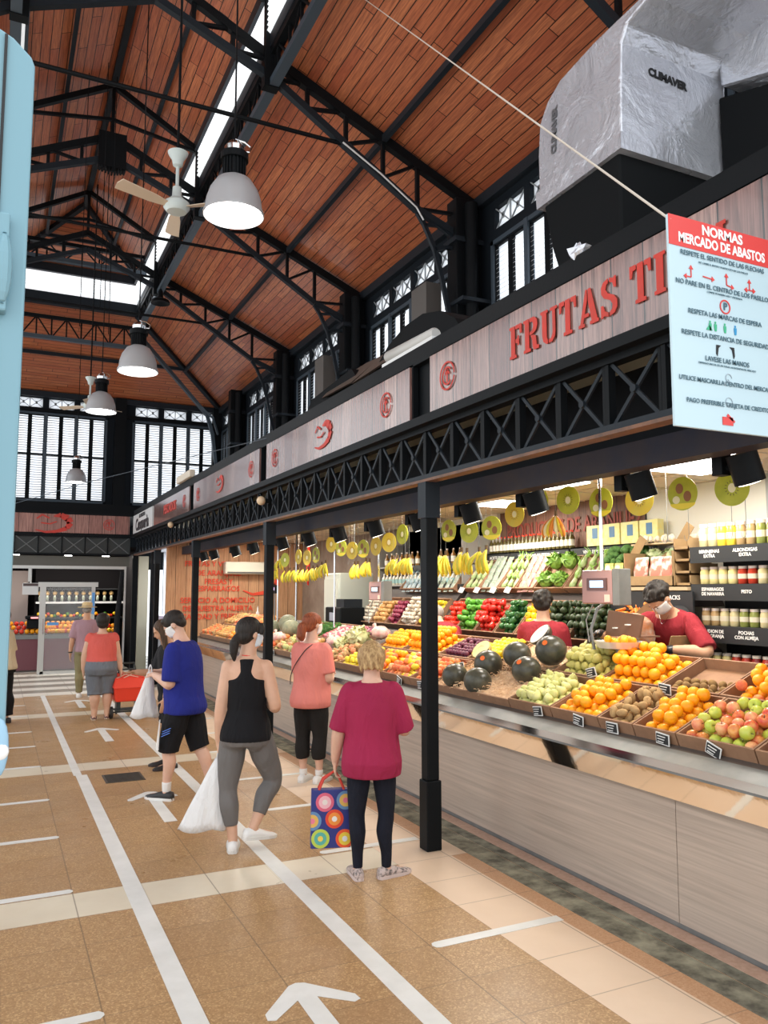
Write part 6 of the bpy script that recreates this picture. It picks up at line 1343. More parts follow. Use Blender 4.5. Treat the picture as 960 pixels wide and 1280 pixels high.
for (a, c, k) in UP:
    crate(a, c, 0, .45, {'cab': 'cardboard bin of pale cabbages on the top tier', 'broc': 'cardboard bin of broccoli on the top tier', 'fennel': 'cardboard bin of white fennel on the top tier', 'lett': 'cardboard bin of curly lettuce on the top tier', 'pack': 'cardboard bin of pink packets on the top tier', 'cel': 'cardboard bin of celery on the top tier', 'herb': 'cardboard bin of herb packets on the top tier', 'leek': 'cardboard bin of white endives on the top tier', 'pack2': 'cardboard bin of salad packets above the lemons', 'pack3': 'cardboard bin of blue packets above the red onions'}[k], .1, base=rear2, grp='bins of the upper back rack', back=.04)
    w = c - a
    for j in range(4):
        for i in range(3 if w < .6 else 5):
            nI = 3 if w < .6 else 5; p = rear2(.06 + j * .105, a + w * (i + .5) / nI, .06 + random.uniform(0, .015))
            if k == 'cab' and j % 2 == 0 and i < 2: leafball('cabbage', rear2(.1 + j * .11, a + .1 + i * .19, .09), .085, WHV, 'pale green cabbage in the top tier bin at the right', 14, 'pale cabbages of the top tier')
            elif k == 'broc' and i < 3: broccoli(p + V((-.01, 0, .03)), .08, 'dark green broccoli head heaped above the seller', 'broccoli heads of the top tier')
            elif k == 'lett' and j % 2 == 0 and i < 2: leafball('lettuce', rear2(.10 + j * .12, a + .11 + i * .24, .08), .095, LEAFG, 'bright curly lettuce on the top tier above the seller', 22, 'lettuces of the top tier')
            elif k in ('fennel', 'cel', 'leek') and j < 3:
                mt = WHV; b = MB(); b.tube([(0, 0, -.06), (0, 0, -.02), (0, 0, .03), (0, .01, .09)], [.02, .034, .026, .014], 8)
                if k != 'leek': 
                    for q in range(5): b.tube([(0, 0, .04), (random.uniform(-.03, .03), random.uniform(-.04, .04), .12), (random.uniform(-.05, .05), random.uniform(-.06, .06), .17)], [.01, .007, .002], 5, 1)
                tag(b.build({'fennel': 'fennel_bulb', 'cel': 'celery', 'leek': 'endive'}[k], [mt, LEAFL], loc=rear2(.08 + j * .13, a + w * (i + .5) / nI, .06), rot=(random.uniform(-.2, .2), .55, 0), smooth='all'), {'fennel': 'white fennel bulb with feathery tops beside the broccoli', 'cel': 'pale celery head in a top tier bin', 'leek': 'white endive in the leftmost top tier bin'}[k], 'vegetable', {'fennel': 'fennel bulbs', 'cel': 'celery heads', 'leek': 'endives'}[k])
            elif k in ('pack', 'herb', 'pack2', 'pack3'): packet(p, 1., PKM[{'pack': 1, 'herb': 0, 'pack2': 0, 'pack3': 2}[k]], {'pack': 'pink printed vegetable packet on the top tier', 'herb': 'small herb packet on the top tier', 'pack2': 'salad packet above the lemons', 'pack3': 'blue and white packet above the red onions'}[k], {'pack': 'pink packets', 'herb': 'herb packets', 'pack2': 'salad packets', 'pack3': 'blue packets'}[k])
for i, y in enumerate((5.66, 7.55, 7.85, 8.2, 8.55)):
    tag(MB().box(-.003, .003, -.055, .055, -.035, .035).build('price_card', MATS['chalk_white'], loc=rear2(-.03, y, .11), rot=(.15, .5, 0)), 'small white price card on the back rack, ' + ['above the avocados', 'above the red peppers', 'above the green peppers', 'above the tomatoes', 'leftmost on the rack'][i], 'price card', 'white price cards')
# chalk shelf edges, bottles, yellow boxes above the vegetables
for a, c, s, w in ((6.95, 8.05, '100% ITALIANO DE TRIGO DURO', 'above the lettuces'), (5.65, 6.92, 'VINO ESPUMOSO BLANCO BARATO', 'above the broccoli'), (8.06, 8.6, 'ACEITE OLIVA', 'leftmost')):
    t = empty('chalk_shelf', (5.58, (a + c) / 2, 2.3), 0, 'shelf with a black chalk written edge, ' + w, 'shelf'); L = (c - a) / 2
    MB().box(0, .012, -L, L, -.07, .06).build('shelf_edge', MATS['chalkboard'], t); MB().box(.0, .2, -L, L, .045, .06).build('shelf_board', MATS['shelf_grey'], t); text(s, .052, (-.003, 0, 0), FX, MATS['chalk_white'], 'chalk_lettering', t, .0008, .0004)
OIL = M('oil_dark', (.10, .08, .02), .15); LBW = M('label_white', (.80, .78, .70), .5)
def bottle(p, r, h, mat, capm, label, g, labelm=None, parts=True):
    t = empty('bottle', p, 0, label, 'bottle', g)
    MB().lathe([(r * .9, 0), (r, .005), (r, h * .6), (r * .35, h * .78), (r * .33, h * .92)], n=10).build('bottle_body', mat, t, smooth=True); MB().cyl((0, 0, h * .92), (0, 0, h), r * .4, 8).build('cap', capm, t)
    if labelm: MB().cyl((0, 0, h * .15), (0, 0, h * .5), r * 1.03, 10).build('bottle_label', labelm, t)
    return t
p0 = bottle((5.66, 7.0, 2.36), .026, .2, OIL, TOM, 'small dark oil bottle in the row above the vegetables', 'oil bottles above the vegetables', LBW)
for k in range(1, 22):
    c = copy_tree(p0); c.location = (5.66, 7.0 + k * .075, 2.36)
for k in range(9):
    c = copy_tree(p0); c.location = (5.72, 7.05 + k * .15, 2.36)
YB = M('box_yellow', (.80, .68, .22), .5, c2=(.70, .72, .40), ns=16, amt=.5)
for k in range(4):
    t = empty('pasta_box', (5.68, 5.82 + k * .26, 2.36), 0, 'yellow printed food box on the top shelf, ' + ['rightmost', 'second from the right', 'third from the right', 'leftmost behind the bananas'][k], 'box', 'yellow boxes on the top shelf'); MB().box(-.04, .04, -.12, .12, 0, .22).build('carton', YB, t, bevel=.003); MB().box(-.042, -.04, -.05, .03, .08, .19).build('blue_mark', M('mark_blue', (.08, .2, .36), .5), t)

# ---------------------------------------------------------------- jar shelves at the right
t = empty('jar_shelving', (5.15, 4.3, 0), 0, 'black jar shelving with chalk written edges at the right of the stall', 'shelving')
SHZ = [1.27, 1.62, 1.95, 2.25]
for i, z in enumerate(SHZ):
    MB().box(-.02, .34, -2.2, .52, z - .02, z).build('shelf_board', MATS['green_shelf'] if i == 0 else MATS['chalkboard'], t)
    if i: MB().box(-.04, -.02, -2.2, .52, z - .13, z + .0).build('chalk_edge', MATS['chalkboard'], t)
MB().box(-.03, .34, -2.2, .52, .18, 1.2).build('cabinet_base', MATS['white_plaster'], t); MB().box(.34, .37, -2.2, .52, .18, 2.25).build('back_panel', MATS['chalkboard'], t)
for z, L in ((2.25, (('BERENJENAS\nEXTRA', .32), ('ALBONDIGAS\nEXTRA', -.02), ('ACEITUNAS\nNEGRAS', -.33))), (1.95, (('ESPARRAGOS\nDE NAVARRA', .30), ('PISTO', -.02), ('TOMATE', -.34))), (1.62, (('JUDION DE\nLA GRANJA', .30), ('POCHAS\nCON ALMEJA', .0), ('CARDO\nEXTRA', -.32)))):
    for s, y in L: text(s, .036, (-.0425, y, z - .06), FX, MATS['chalk_white'], 'chalk_lettering', t, .0008, .0004)
JC = [M('jar_yellow', (.80, .68, .30), .15), M('jar_gold', (.85, .62, .06), .15), M('jar_brown', (.45, .30, .14), .15), M('jar_green', (.25, .28, .07), .15), M('jar_red', (.45, .04, .02), .15), M('jar_pale', (.62, .54, .30), .15), M('jar_wine', (.25, .02, .02), .15)]
LIDM = M('lid_white', (.80, .72, .66), .4); LBJ = M('jar_label', (.66, .60, .46), .5)
def jar_tpl(mat, i):
    t = empty('glass_jar', (0, 0, -5 - i), 0, 'x', 'jar')
    MB().lathe([(.033, 0), (.038, .006), (.038, .1), (.03, .115), (.03, .12)], n=14).build('jar_body', mat, t, smooth=True)
    MB().cyl((0, 0, .118), (0, 0, .138), .033, 14).build('lid', LIDM, t); MB().cyl((0, 0, .04), (0, 0, .078), .0388, 14).build('jar_label', LBJ, t); return t
tp = [jar_tpl(m, i) for i, m in enumerate(JC)]
rows = [(1.27, [0, 0, 0, 4, 4, 6, 4, 6, 0, 4, 4, 6, 0, 0]), (1.62, [2, 2, 5, 5, 3, 3, 5, 2, 3, 3, 5, 5, 2, 2]), (1.95, [0, 0, 0, 0, 4, 4, 5, 0, 0, 4, 4, 5, 5, 0]), (2.25, [5, 5, 1, 1, 2, 2, 3, 3, 5, 1, 1, 2, 3, 3])]
JN = ['yellow preserve', 'golden preserve', 'brown preserve', 'green preserve', 'red preserve', 'pale preserve', 'wine red preserve']; RN = ['bottom shelf', 'second shelf from below', 'third shelf from below', 'top shelf']
for ri, (z, seq) in enumerate(rows):
    for q, m in enumerate(seq):
        c = copy_tree(tp[m]); c.location = (5.20, 4.75 - q * .092, z); c.rotation_euler = (0, 0, random.uniform(-.4, .4))
        if ri == 3: c.scale = (1, 1, 1.35)
        c['label'] = 'glass jar of %s on the %s of the jar shelving' % (JN[m], RN[ri]); c['group'] = '%s jars on the %s' % (JN[m], RN[ri])
for o in tp:
    for ch in list(o.children): bpy.data.objects.remove(ch)
    bpy.data.objects.remove(o)
# cardboard boxes of crisps beside the jars
KB = MATS['carton_brown']
def openbox(x0, x1, y0, y1, z0, h, label, tilt=0, name='cardboard_box'):
    b = MB(); cx, cy = (x0 + x1) / 2, (y0 + y1) / 2; w, d = (x1 - x0) / 2, (y1 - y0) / 2; t_ = .008
    b.box(-w, w, -d, d, 0, t_).box(-w, -w + t_, -d, d, 0, h * .3).box(w - t_, w, -d, d, 0, h).box(-w, w, -d, -d + t_, 0, h).box(-w, w, d - t_, d, 0, h)
    b.bar((0, d, h), (-.02, d + .06, h + .05), w * 1.6, .006, (1, 0, 0)); b.bar((w, 0, h), (w - .03, 0, h + .06), .006, d * 1.6, (0, 0, 1))
    return tag(b.build(name, KB, loc=(cx, cy, z0), rot=(tilt, 0, 0)), label, 'box')
tag(MB().box(5.1, 5.6, 4.85, 5.62, 1.90, 1.93).build('box_shelf', MATS['kraft_light'], ctr=True), 'kraft coloured board shelf holding the crisp packets', 'shelf')
tag(MB().box(5.08, 5.1, 4.78, 5.75, 1.72, 1.89).build('menu_board', MATS['chalkboard'], ctr=True), 'black chalk panel reading SNACKS behind the bending seller', 'panel')
text('SNACKS', .05, (5.077, 5.0, 1.84), FX, MATS['chalk_white'], 'chalk_lettering', None, .001, .0004); o = bpy.data.objects['chalk_lettering'] if False else [x for x in COL.objects if x.name.startswith('chalk_lettering') and x.parent is None][-1]
pn = [x for x in COL.objects if x.name.startswith('menu_board')][0]; o.parent = pn; o.location = V((5.077, 5.0, 1.84)) - pn.location
openbox(5.12, 5.5, 5.02, 5.6, 1.935, .3, 'open brown carton of crisp packets next to the jars', 0)
for i, (y, z, h) in enumerate(((4.93, 1.935, .09), (4.93, 2.035, .09), (4.93, 2.135, .09), (4.94, 2.235, .1))):
    openbox(5.14, 5.46, y - .08, y + .08, z, h, 'folded brown carton stacked between the crisps and jars, ' + ['lowest', 'second', 'third', 'topmost'][i])
CR = M('crisp_bag', (.86, .84, .76), .3, c2=(.70, .20, .14), ns=11, amt=.25)
for i, (y, z) in enumerate(((5.45, 2.04), (5.26, 2.04), (5.13, 2.04))):
    b = MB(); b.ell((0, 0, 0), (.035, .085, .11), n=12, k=8); b.box(-.002, .002, -.08, .08, -.125, .125); tag(b.build('crisp_packet', CR, loc=(5.18, y, z + .03), rot=(0, .15, 0), smooth=True), 'white crisp packet with red and green print, ' + ['left', 'middle', 'right'][i] + ' one in the carton', 'packet', 'crisp packets')
for i in range(2):
    b = MB(); b.ell((0, 0, 0), (.035, .06, .11), n=12, k=8); b.box(-.002, .002, -.055, .055, -.12, .12); tag(b.build('crisp_packet', M('crisp_yellow', (.80, .55, .10), .3, c2=(.80, .70, .5), ns=12), loc=(5.12, 5.68 + i * .13, 2.03), rot=(0, .15, 0), smooth=True), 'yellow snack packet left of the carton, ' + ['nearer', 'farther'][i], 'packet')
tag(MB().box(5.08, 5.5, 5.62, 5.9, 1.87, 1.9).build('box_shelf', MATS['kraft_light'], ctr=True), 'short board under the yellow snack packets', 'shelf')
tag(MB().ell((5.1, 4.92, 1.68), (.12, .13, .1)).build('cloth_sack', M('sack_black', (.01, .01, .012), .7), ctr=True, smooth='all'), 'black rounded sack between the seller and the jars', 'sack')
openbox(4.75, 5.05, 4.75, 5.2, 1.40, .22, 'open carton with netting beside the bending seller', .3)
b = MB()
for i in range(80): p = V((random.uniform(4.85, 5.5), random.uniform(4.9, 5.7), 2.26)); 
for i in range(26):
    tag(MB().ell((0, 0, 0), (.02, .02, .03), n=7, k=5).build('garlic', GAR, loc=(5.45 + random.uniform(-.06, .06), 4.86 + i * .033, 2.36 + random.uniform(0, .03))), 'garlic head lying in the row above the cartons', 'vegetable', 'garlic heads above the cartons')
tag(MB().box(5.36, 5.56, 4.80, 5.76, 2.315, 2.33).build('garlic_shelf', MATS['kraft_light'], ctr=True), 'narrow high board carrying the garlic heads', 'shelf')

# ---------------------------------------------------------------- hanging things
LIME = mat2('disc_lime', (.38, .42, .02), (.50, .52, .04), 6, .4); GOLD = mat2('disc_gold', (.68, .46, .02), (.62, .50, .05), 6, .4)
BRN = M('disc_brown', (.28, .12, .04), .5); CRM = M('disc_cream', (.85, .80, .50), .5); SEED = M('disc_seed', (.12, .10, .02), .5)
def disc(y, z, kind, label, r=.105, x=4.1, rz=0.):
    t = empty('fruit_disc', (x, y, z), rz, label, 'hanging disc', 'fruit discs hanging over the counter'); f = lambda n0, n1: (lambda u, v, s: (-(n0 + (n1 - n0) * s), u, v))
    base = LIME if kind in ('kiwi', 'figs') else GOLD
    MB().ext([(r * math.cos(a * PI / 16) * (1 if kind != 'figs' else 1), r * math.sin(a * PI / 16) * 1.08) for a in range(32)], f(-.002, .002)).build('disc_face', base, t)
    if kind == 'figs':
        b = MB()
        for (u, v, q) in ((.02, .035, .035), (-.035, -.02, .036)): b.ext([(u + q * .75 * math.cos(k * PI / 8), v + q * math.sin(k * PI / 8)) for k in range(16)], f(.002, .004))
        b.build('printed_fruit', BRN, t); b = MB()
        b.ext([(.045 + .026 * math.cos(k * PI / 8), -.04 + .026 * math.sin(k * PI / 8)) for k in range(16)], f(.002, .004)); b.build('printed_slice', GOLD if False else CRM, t)
        MB().ext([(r * .5 * math.cos(PI + k * PI / 10) * 1.7, -r * .62 + r * .38 * math.sin(PI + k * PI / 10)) for k in range(11)], f(.0015, .0035)).build('yellow_band', M('disc_yellow', (.85, .70, .03), .4), t)
    else:
        MB().ext([(r * .22 * math.cos(k * PI / 8), r * .28 * math.sin(k * PI / 8)) for k in range(16)], f(.002, .004)).build('pale_core', CRM, t); b = MB()
        for k in range(14):
            a = k * 2 * PI / 14; c_, s_ = math.cos(a), math.sin(a); b.ext([(r * .32 * c_ - .003 * s_, r * .36 * s_ + .003 * c_), (r * .46 * c_, r * .5 * s_), (r * .32 * c_ + .003 * s_, r * .36 * s_ - .003 * c_)], f(.002, .004))
        b.build('printed_seed', SEED if kind == 'kiwi' else BRN, t)
    MB().cyl((0, 0, r * 1.05), (0, 0, 2.84 - z), .0012, 4).build('string', MATS['rope_cream'], t)
DSC = [(3.51, 2.535, 'kiwi'), (3.91, 2.543, 'figs'), (4.31, 2.541, 'gold'), (4.714, 2.564, 'figs'), (5.10, 2.62, 'kiwi'), (5.51, 2.66, 'kiwi'), (5.84, 2.57, 'gold'), (6.21, 2.474, 'figs'), (6.6, 2.471, 'kiwi'), (6.99, 2.50, 'figs'), (8.02, 2.53, 'kiwi'), (8.36, 2.457, 'gold'), (8.72, 2.43, 'gold'), (9.09, 2.416, 'figs'), (9.44, 2.41, 'gold'), (9.8, 2.46, 'figs'), (10.15, 2.53, 'gold'), (10.73, 2.40, 'figs'), (11.1, 2.38, 'gold'), (11.47, 2.406, 'gold'), (12.1, 2.38, 'kiwi')]
WD = ['half behind the nearest spotlight', 'alone before the white wall', 'gold one left of a spotlight', 'before the steel pole', 'over the orange banana bunch', 'behind the third spotlight', 'gold one over the wall letters', 'beside the letter P', 'left of the letter P', 'right beside the near post', 'just left of the near post', 'second left of the near post', 'third left of the near post', 'fourth left of the near post', 'fifth left of the near post', 'behind the seventh spotlight', 'beside a high light panel', 'above the long banana row', 'left above the banana row', 'near the left of the banana row', 'last by the second post']
for (y, z, k), w in zip(DSC, WD): disc(y, z, k, 'round hanging %s picture disc, %s' % ({'kiwi': 'green kiwi', 'figs': 'lime and brown fruit', 'gold': 'golden fruit'}[k], w), rz=.25 + random.uniform(-.15, .25))
def banana_bunch(y, z, label, n=5, mats=(BAN, BANG), x=4.1, s=1., orange=False):
    t = empty('banana_bunch', (x, y, z), random.uniform(-.4, .4), label, 'fruit', 'banana bunches hanging from the ceiling')
    MB().cyl((0, 0, .0), (0, 0, .05), .014, 6).build('crown', STEM, t)
    for k in range(n):
        a = -1.2 + 2.4 * k / max(n - 1, 1) + random.uniform(-.1, .1); d = V((-.35 * math.cos(a * .6), math.sin(a), 0)) * s * 1.05; pts = []; 
        for j in range(7):
            q = j / 6; pts.append(V((0, 0, .01)) + d * (.085 * math.sin(q * 1.9)) + V((-.02 * math.sin(q * 3), .008 * j * (1 if a > 0 else -1) * .3, -.165 * s * q)))
        MB().tube(pts, [.006, .012, .017, .019, .018, .013, .004], 7).build('banana', mats[k % len(mats)], t, smooth='all')
    MB().cyl((0, 0, .05), (0, 0, 2.84 - z), .0015, 4).build('hanging_hook', MATS['steel'], t)
    return t
BY = [(6.30, 2.27), (6.42, 2.26), (6.64, 2.26), (6.74, 2.27), (7.05, 2.25), (7.15, 2.25), (7.85, 2.25), (7.95, 2.25), (8.14, 2.25), (8.24, 2.25), (8.9, 2.24), (9.0, 2.25), (9.25, 2.22), (9.35, 2.22), (10.35, 2.27), (10.5, 2.25), (10.68, 2.22), (10.85, 2.21), (11.05, 2.2), (11.25, 2.2), (11.45, 2.2), (11.65, 2.2), (11.85, 2.2), (12.1, 2.2), (12.3, 2.4), (12.45, 2.25)]
for i, (y, z) in enumerate(BY):
    banana_bunch(y, z, 'yellow banana bunch hanging ' + ('right of the near post, %s from the right' % ON[i] if i < 6 else 'between the posts, %s from the right' % ON[i - 6] if i < 14 else 'in the long far row, %s from the right' % ON[i - 14]), 5 if i < 14 else 4, s=1.35 if i < 6 else 1.15)
banana_bunch(5.26, 2.5, 'orange and yellow banana bunch hanging by the yellow boxes', 7, (M('banana_orange', (.80, .26, .03), .5), BAN, M('banana_white', (.85, .75, .42), .5)), s=1.1)
for i, (y, x) in enumerate(((4.15, 4.4), (3.95, 4.6), (4.45, 4.5), (3.75, 4.5), (6.9, 4.4), (7.5, 4.3), (9.6, 4.2), (10.0, 4.3))):
    t = empty('hook_wire', (x, y, 2.25), 0, 'thin steel hook hanging empty from the stall ceiling, ' + ['left of the white wall disc', 'before the white wall', 'by the gold disc', 'nearest the jars', 'above the peppers', 'near the post', 'above the onions', 'above the garlic'][i], 'hook', 'empty ceiling hooks')
    MB().tube([(0, 0, .585), (0, 0, .04), (0, .01, .01), (0, .025, 0), (0, .04, .015), (0, .042, .04)], .0022, 5).build('hook', MATS['steel'], t)
def scale(x, y, z, ztop, label, s=1.):
    t = empty('hanging_scale', (x, y, z), .2, label, 'scale'); PK = M('scale_mauve', (.42, .24, .22), .25, .4)
    MB().box(-.07 * s, .07 * s, -.14 * s, .14 * s, 0, .25 * s).build('housing', PK, t, bevel=.01); MB().box(-.072 * s, .075 * s, -.2 * s, -.14 * s, -.01 * s, .26 * s).build('side_case', MATS['steel'], t, bevel=.006)
    MB().box(-.078 * s, -.07 * s, -.095 * s, .085 * s, .10 * s, .19 * s).build('display_frame', M('scale_dark', (.12, .06, .06), .4), t); MB().box(-.081 * s, -.078 * s, -.065 * s, .055 * s, .122 * s, .172 * s).build('lcd_screen', M('lcd_blue', (.45, .70, .95), .4, emit=1.6), t)
    MB().box(-.074 * s, -.07 * s, -.12 * s, -.07 * s, .015 * s, .07 * s).build('price_sticker', M('sticker_pink', (.80, .55, .48), .5), t)
    MB().cyl((0, 0, .25 * s), (0, 0, ztop - z), .014, 10).build('pole', MATS['chrome'], t)
    b = MB(); b.tube([(-.05, .05, 0), (-.1, .08, -.12), (-.13, .03, -.28)], .005, 5); b.build('hanger', MATS['steel'], t)
    return t
scale(4.1, 4.72, 1.80, 2.85, 'mauve hanging scale with a lit blue display before the bending seller'); scale(4.25, 8.95, 1.78, 2.85, 'second mauve hanging scale over the lemons, left of the near post', .9)
t = empty('weighing_tray', (4.25, 4.72, 1.46), 0, 'clear plastic weighing tray with packed oranges below the scale', 'tray')
MB().lathe([(.05, .0), (.16, .01), (.19, .06), (.185, .06), (.155, .02), (.05, .01)], n=20, cap=False).build('tray', M('tray_clear', (.7, .7, .7), .15, .3), t, smooth=True)
b = MB()
for k in range(14): b.ell((random.uniform(-.1, .1), random.uniform(-.1, .1), .04 + random.uniform(0, .04)), .03, n=8, k=6)
b.build('oranges_in_tray', OR, t, smooth='all'); MB().cyl((0, 0, -.18), (0, 0, 0), .03).build('stand', MATS['steel'], t); tag(MB().tube([(4.16, 4.9, 1.45), (4.15, 4.92, 1.6), (4.2, 4.9, 1.76), (4.27, 4.86, 1.82)], .012, 8).build('steel_hook', MATS['steel'], ctr=True), 'curved steel tube standing beside the weighing tray', 'hook')
t = empty('carton_tray', (4.45, 4.86, 1.54), 0, 'brown carton tray held up by the bending seller', 'box')
MB().hexa([(-.04, -.17, 0), (-.02, -.17, 0), (-.02, .2, 0), (-.04, .2, 0)], [(-.0, -.18, .17), (.02, -.18, .17), (.02, .2, .2), (0, .2, .2)]).build('tray_side', M('tray_brown', (.16, .075, .04), .7), t); MB().box(-.02, .2, -.15, .17, 0, .01).build('tray_base', MATS['tray_brown'], t); b = MB()
for y, z in ((-.07, .09), (.07, .06)): b.box(-.05, -.015, y, y + .035, z, z + .01)
b.build('slot', MATS['chalk_white'], t)
t = empty('bagged_carrots', (4.75, 5.1, 1.45), 0, 'clear bags of grated carrot and orange vegetables behind the scale', 'bag')
b = MB(); b.ell((0, 0, .1), (.1, .22, .16), n=14, k=9).jitter(.012); b.build('bag_body', M('carrot_bag', (.80, .30, .12), .25, c2=(.80, .62, .50), ns=14, amt=.5), t, smooth='all')

# ---------------------------------------------------------------- middle back: shelves with jars, fridge, coffee machine
t = empty('back_shelving', (5.45, 9.9, 0), 0, 'open metal shelving with jars behind the hanging bananas', 'shelving')
for z in (1.98, 2.25): MB().box(-.15, .3, -1.2, 1.3, z - .02, z).build('shelf_board', MATS['shelf_grey'], t); MB().box(-.165, -.15, -1.2, .1, z - .07, z + .0).build('shelf_edge', MATS['chalkboard'], t)
MB().box(.28, .3, -1.2, 1.3, 1.9, 2.8).build('back_panel', M('panel_dark', (.05, .045, .045), .6), t)
for k, y in enumerate((-1.2, 1.28)): MB().box(-.15, .3, y, y + .02, 1.9, 2.6).build('upright', MATS['shelf_grey'], t)
q = bottle((5.36, 8.85, 2.25), .035, .2, M('bottle_amber', (.25, .12, .03), .2), LIDM, 'amber bottle on the upper middle shelf', 'amber bottles on the upper middle shelf', LBW)
for k in range(1, 14): c = copy_tree(q); c.location = (5.36, 8.85 + k * .165, 2.25)
q = bottle((5.36, 8.9, 1.98), .04, .17, M('jar_clear', (.55, .50, .40), .15), LIDM, 'pale jar on the lower middle shelf', 'pale jars on the lower middle shelf', M('label_teal', (.25, .45, .45), .5))
for k in range(1, 20): c = copy_tree(q); c.location = (5.36, 8.9 + k * .115, 1.98)
t = empty('drinks_fridge', (5.2, 12.1, .18), 0, 'pale upright fridge behind the counter near the second post', 'fridge')
MB().box(-.3, .3, -.32, .32, 0, 2.0).build('cabinet', M('fridge_pale', (.50, .52, .46), .35), t, bevel=.02); MB().box(-.32, -.3, -.28, .28, .1, 1.9).build('door', M('fridge_door', (.60, .62, .55), .25), t); MB().box(-.35, -.32, -.26, -.24, .9, 1.4).build('handle', MATS['chrome'], t)
t = empty('cash_register', (4.75, 11.2, 1.15), 0, 'black till and coffee machine block beside the pale fridge', 'till')
MB().box(-.2, .2, -.3, .3, 0, .5).build('body', BP, t, bevel=.02); MB().box(-.21, -.2, -.1, .1, .3, .42).build('screen', M('till_screen', (.3, .32, .4), .3), t); MB().box(-.1, .2, -.2, .1, .5, .62).build('top_tray', MATS['steel_grey'], t)
tag(MB().box(4.5, 5.0, 10.8, 12.0, .18, 1.15).build('back_counter', MATS['shelf_grey'], ctr=True), 'low grey back counter carrying the black till', 'counter')
t = empty('card_terminal', (4.2, 12.9, 1.85), 0, 'small dark screen on a pole left beside the second post', 'screen'); MB().box(-.02, .02, -.08, .08, 0, .14).build('case', BP, t); MB().box(-.022, -.02, -.03, .03, .05, .1).build('screen', M('lilac_screen', (.6, .5, .8), .4, emit=1.), t); MB().cyl((0, 0, -.5), (0, 0, 0), .012).build('pole', MATS['steel'], t)
for i, (y, x) in enumerate(((10.15, 4.15), (11.7, 4.15), (12.6, 4.15))):
    tag(MB().cyl((x, y, 1.4), (x, y, 2.87), .012, 8).build('steel_pole', MATS['chrome'], ctr=True), 'slim steel pole from counter to ceiling, ' + ['behind the red haired woman', 'beside the banana row', 'right of the second post'][i], 'pole')
tag(MB().tube([(4.9, 13.2, 2.8), (4.92, 13.2, 2.5), (4.9, 13.2, 2.2), (4.9, 13.2, 2.0)], [.01, .035, .03, .01], 8).jitter(.012).build('dried_peppers', PR, ctr=True), 'string of dried red peppers by the air conditioner', 'pepper string')
# ================================================================ far stall at the end of the aisle
YF = 20.1
SLV = M('alu_frame', (.52, .52, .50), .35, .6)
t = empty('stall_frame', (1.2, YF, 0), 0, 'aluminium shop front frame of the far fruit stall', 'frame')
MB().box(-3, 1.66, -.06, .06, 2.46, 2.70).build('shutter_case', M('case_grey', (.10, .095, .08), .4, .3), t); MB().box(-3, 1.6, -.075, -.06, 2.40, 2.47).build('top_rail', SLV, t); MB().box(1.56, 1.60, -.06, .02, 0, 2.42).build('side_rail', SLV, t)
MB().box(-.55, -.5, -.05, 0, 2.1, 2.42).build('stub_post', SLV, t)
t = empty('glass_door', (.97, YF - .05, 0), 0, 'aluminium framed glass door standing open before the far stall', 'door')
MB().box(-.06, .07, -.03, .03, 0, 2.06).box(1.06, 1.14, -.03, .03, 0, 2.06).box(-.1, 1.2, -.035, .035, 1.98, 2.09).box(0, 1.1, -.03, .03, 0, .06).build('frame', SLV, t); MB().box(.02, .04, -.06, -.03, .9, 1.25).build('handle', MATS['chrome'], t)
MB().box(.07, 1.06, -.005, .005, .06, 1.98).build('pane', M('pane_glass', (.9, .92, .92), .05, alpha=.10), t); MB().box(.12, .36, -.012, -.006, 1.1, 1.17).build('blue_notice', M('notice_blue', (.10, .30, .62), .5), t)
MB().box(1.07, 1.13, -.045, -.03, 1.35, 1.85).build('blue_notice', MATS['notice_blue'], t)
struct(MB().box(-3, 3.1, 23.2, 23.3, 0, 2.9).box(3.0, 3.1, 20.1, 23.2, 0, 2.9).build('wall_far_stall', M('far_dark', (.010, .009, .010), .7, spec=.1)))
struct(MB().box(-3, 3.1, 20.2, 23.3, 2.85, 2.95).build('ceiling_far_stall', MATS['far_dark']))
struct(MB().box(-3, .75, 22.6, 22.65, 0, 2.4).build('wall_far_panel', M('far_taupe', (.34, .28, .26), .6)))
t = empty('sales_counter', (1.0, 20.75, 0), 0, 'maroon fronted counter of the far fruit stall', 'counter'); MB().box(-3, 1.75, -.02, .02, .04, .76).build('front_panel', M('maroon_front', (.16, .045, .06), .4), t); MB().box(-3, 1.75, -.06, .06, .76, .86).build('steel_ledge', MATS['steel'], t); MB().box(-3, 1.75, .02, .9, 0, .86).build('body', MATS['shelf_dark'], t)
t = empty('wall_shelves', (1.9, 22.0, 0), 0, 'dark shelves of the far stall with a white edge, stacked with vegetables', 'shelves')
for z in (1.62, 1.22, 1.95): MB().box(-1.0, 1.1, -.25, .3, z - .03, z).build('shelf_board', MATS['chalkboard'], t)
MB().box(-1, 1.1, -.27, -.25, 1.57, 1.62).build('shelf_edge', MATS['white_metal'], t); MB().box(-1, 1.1, .3, .35, .9, 2.6).build('back_panel', MATS['far_dark'], t)
def blob(name, p, r, mat, label, g, cat='vegetable', sz=(1, 1, 1)): tag(put(blob_me(mat), name, p, (0, 0, random.uniform(0, 6)), (r * sz[0], r * sz[1], r * sz[2])), label, cat, g)
BM = {}
def blob_me(mat):
    if mat.name not in BM: b = MB(); b.ell((0, 0, 0), 1., n=9, k=6).jitter(.05); BM[mat.name] = b.mesh('produce', mat, 'all')
    return BM[mat.name]
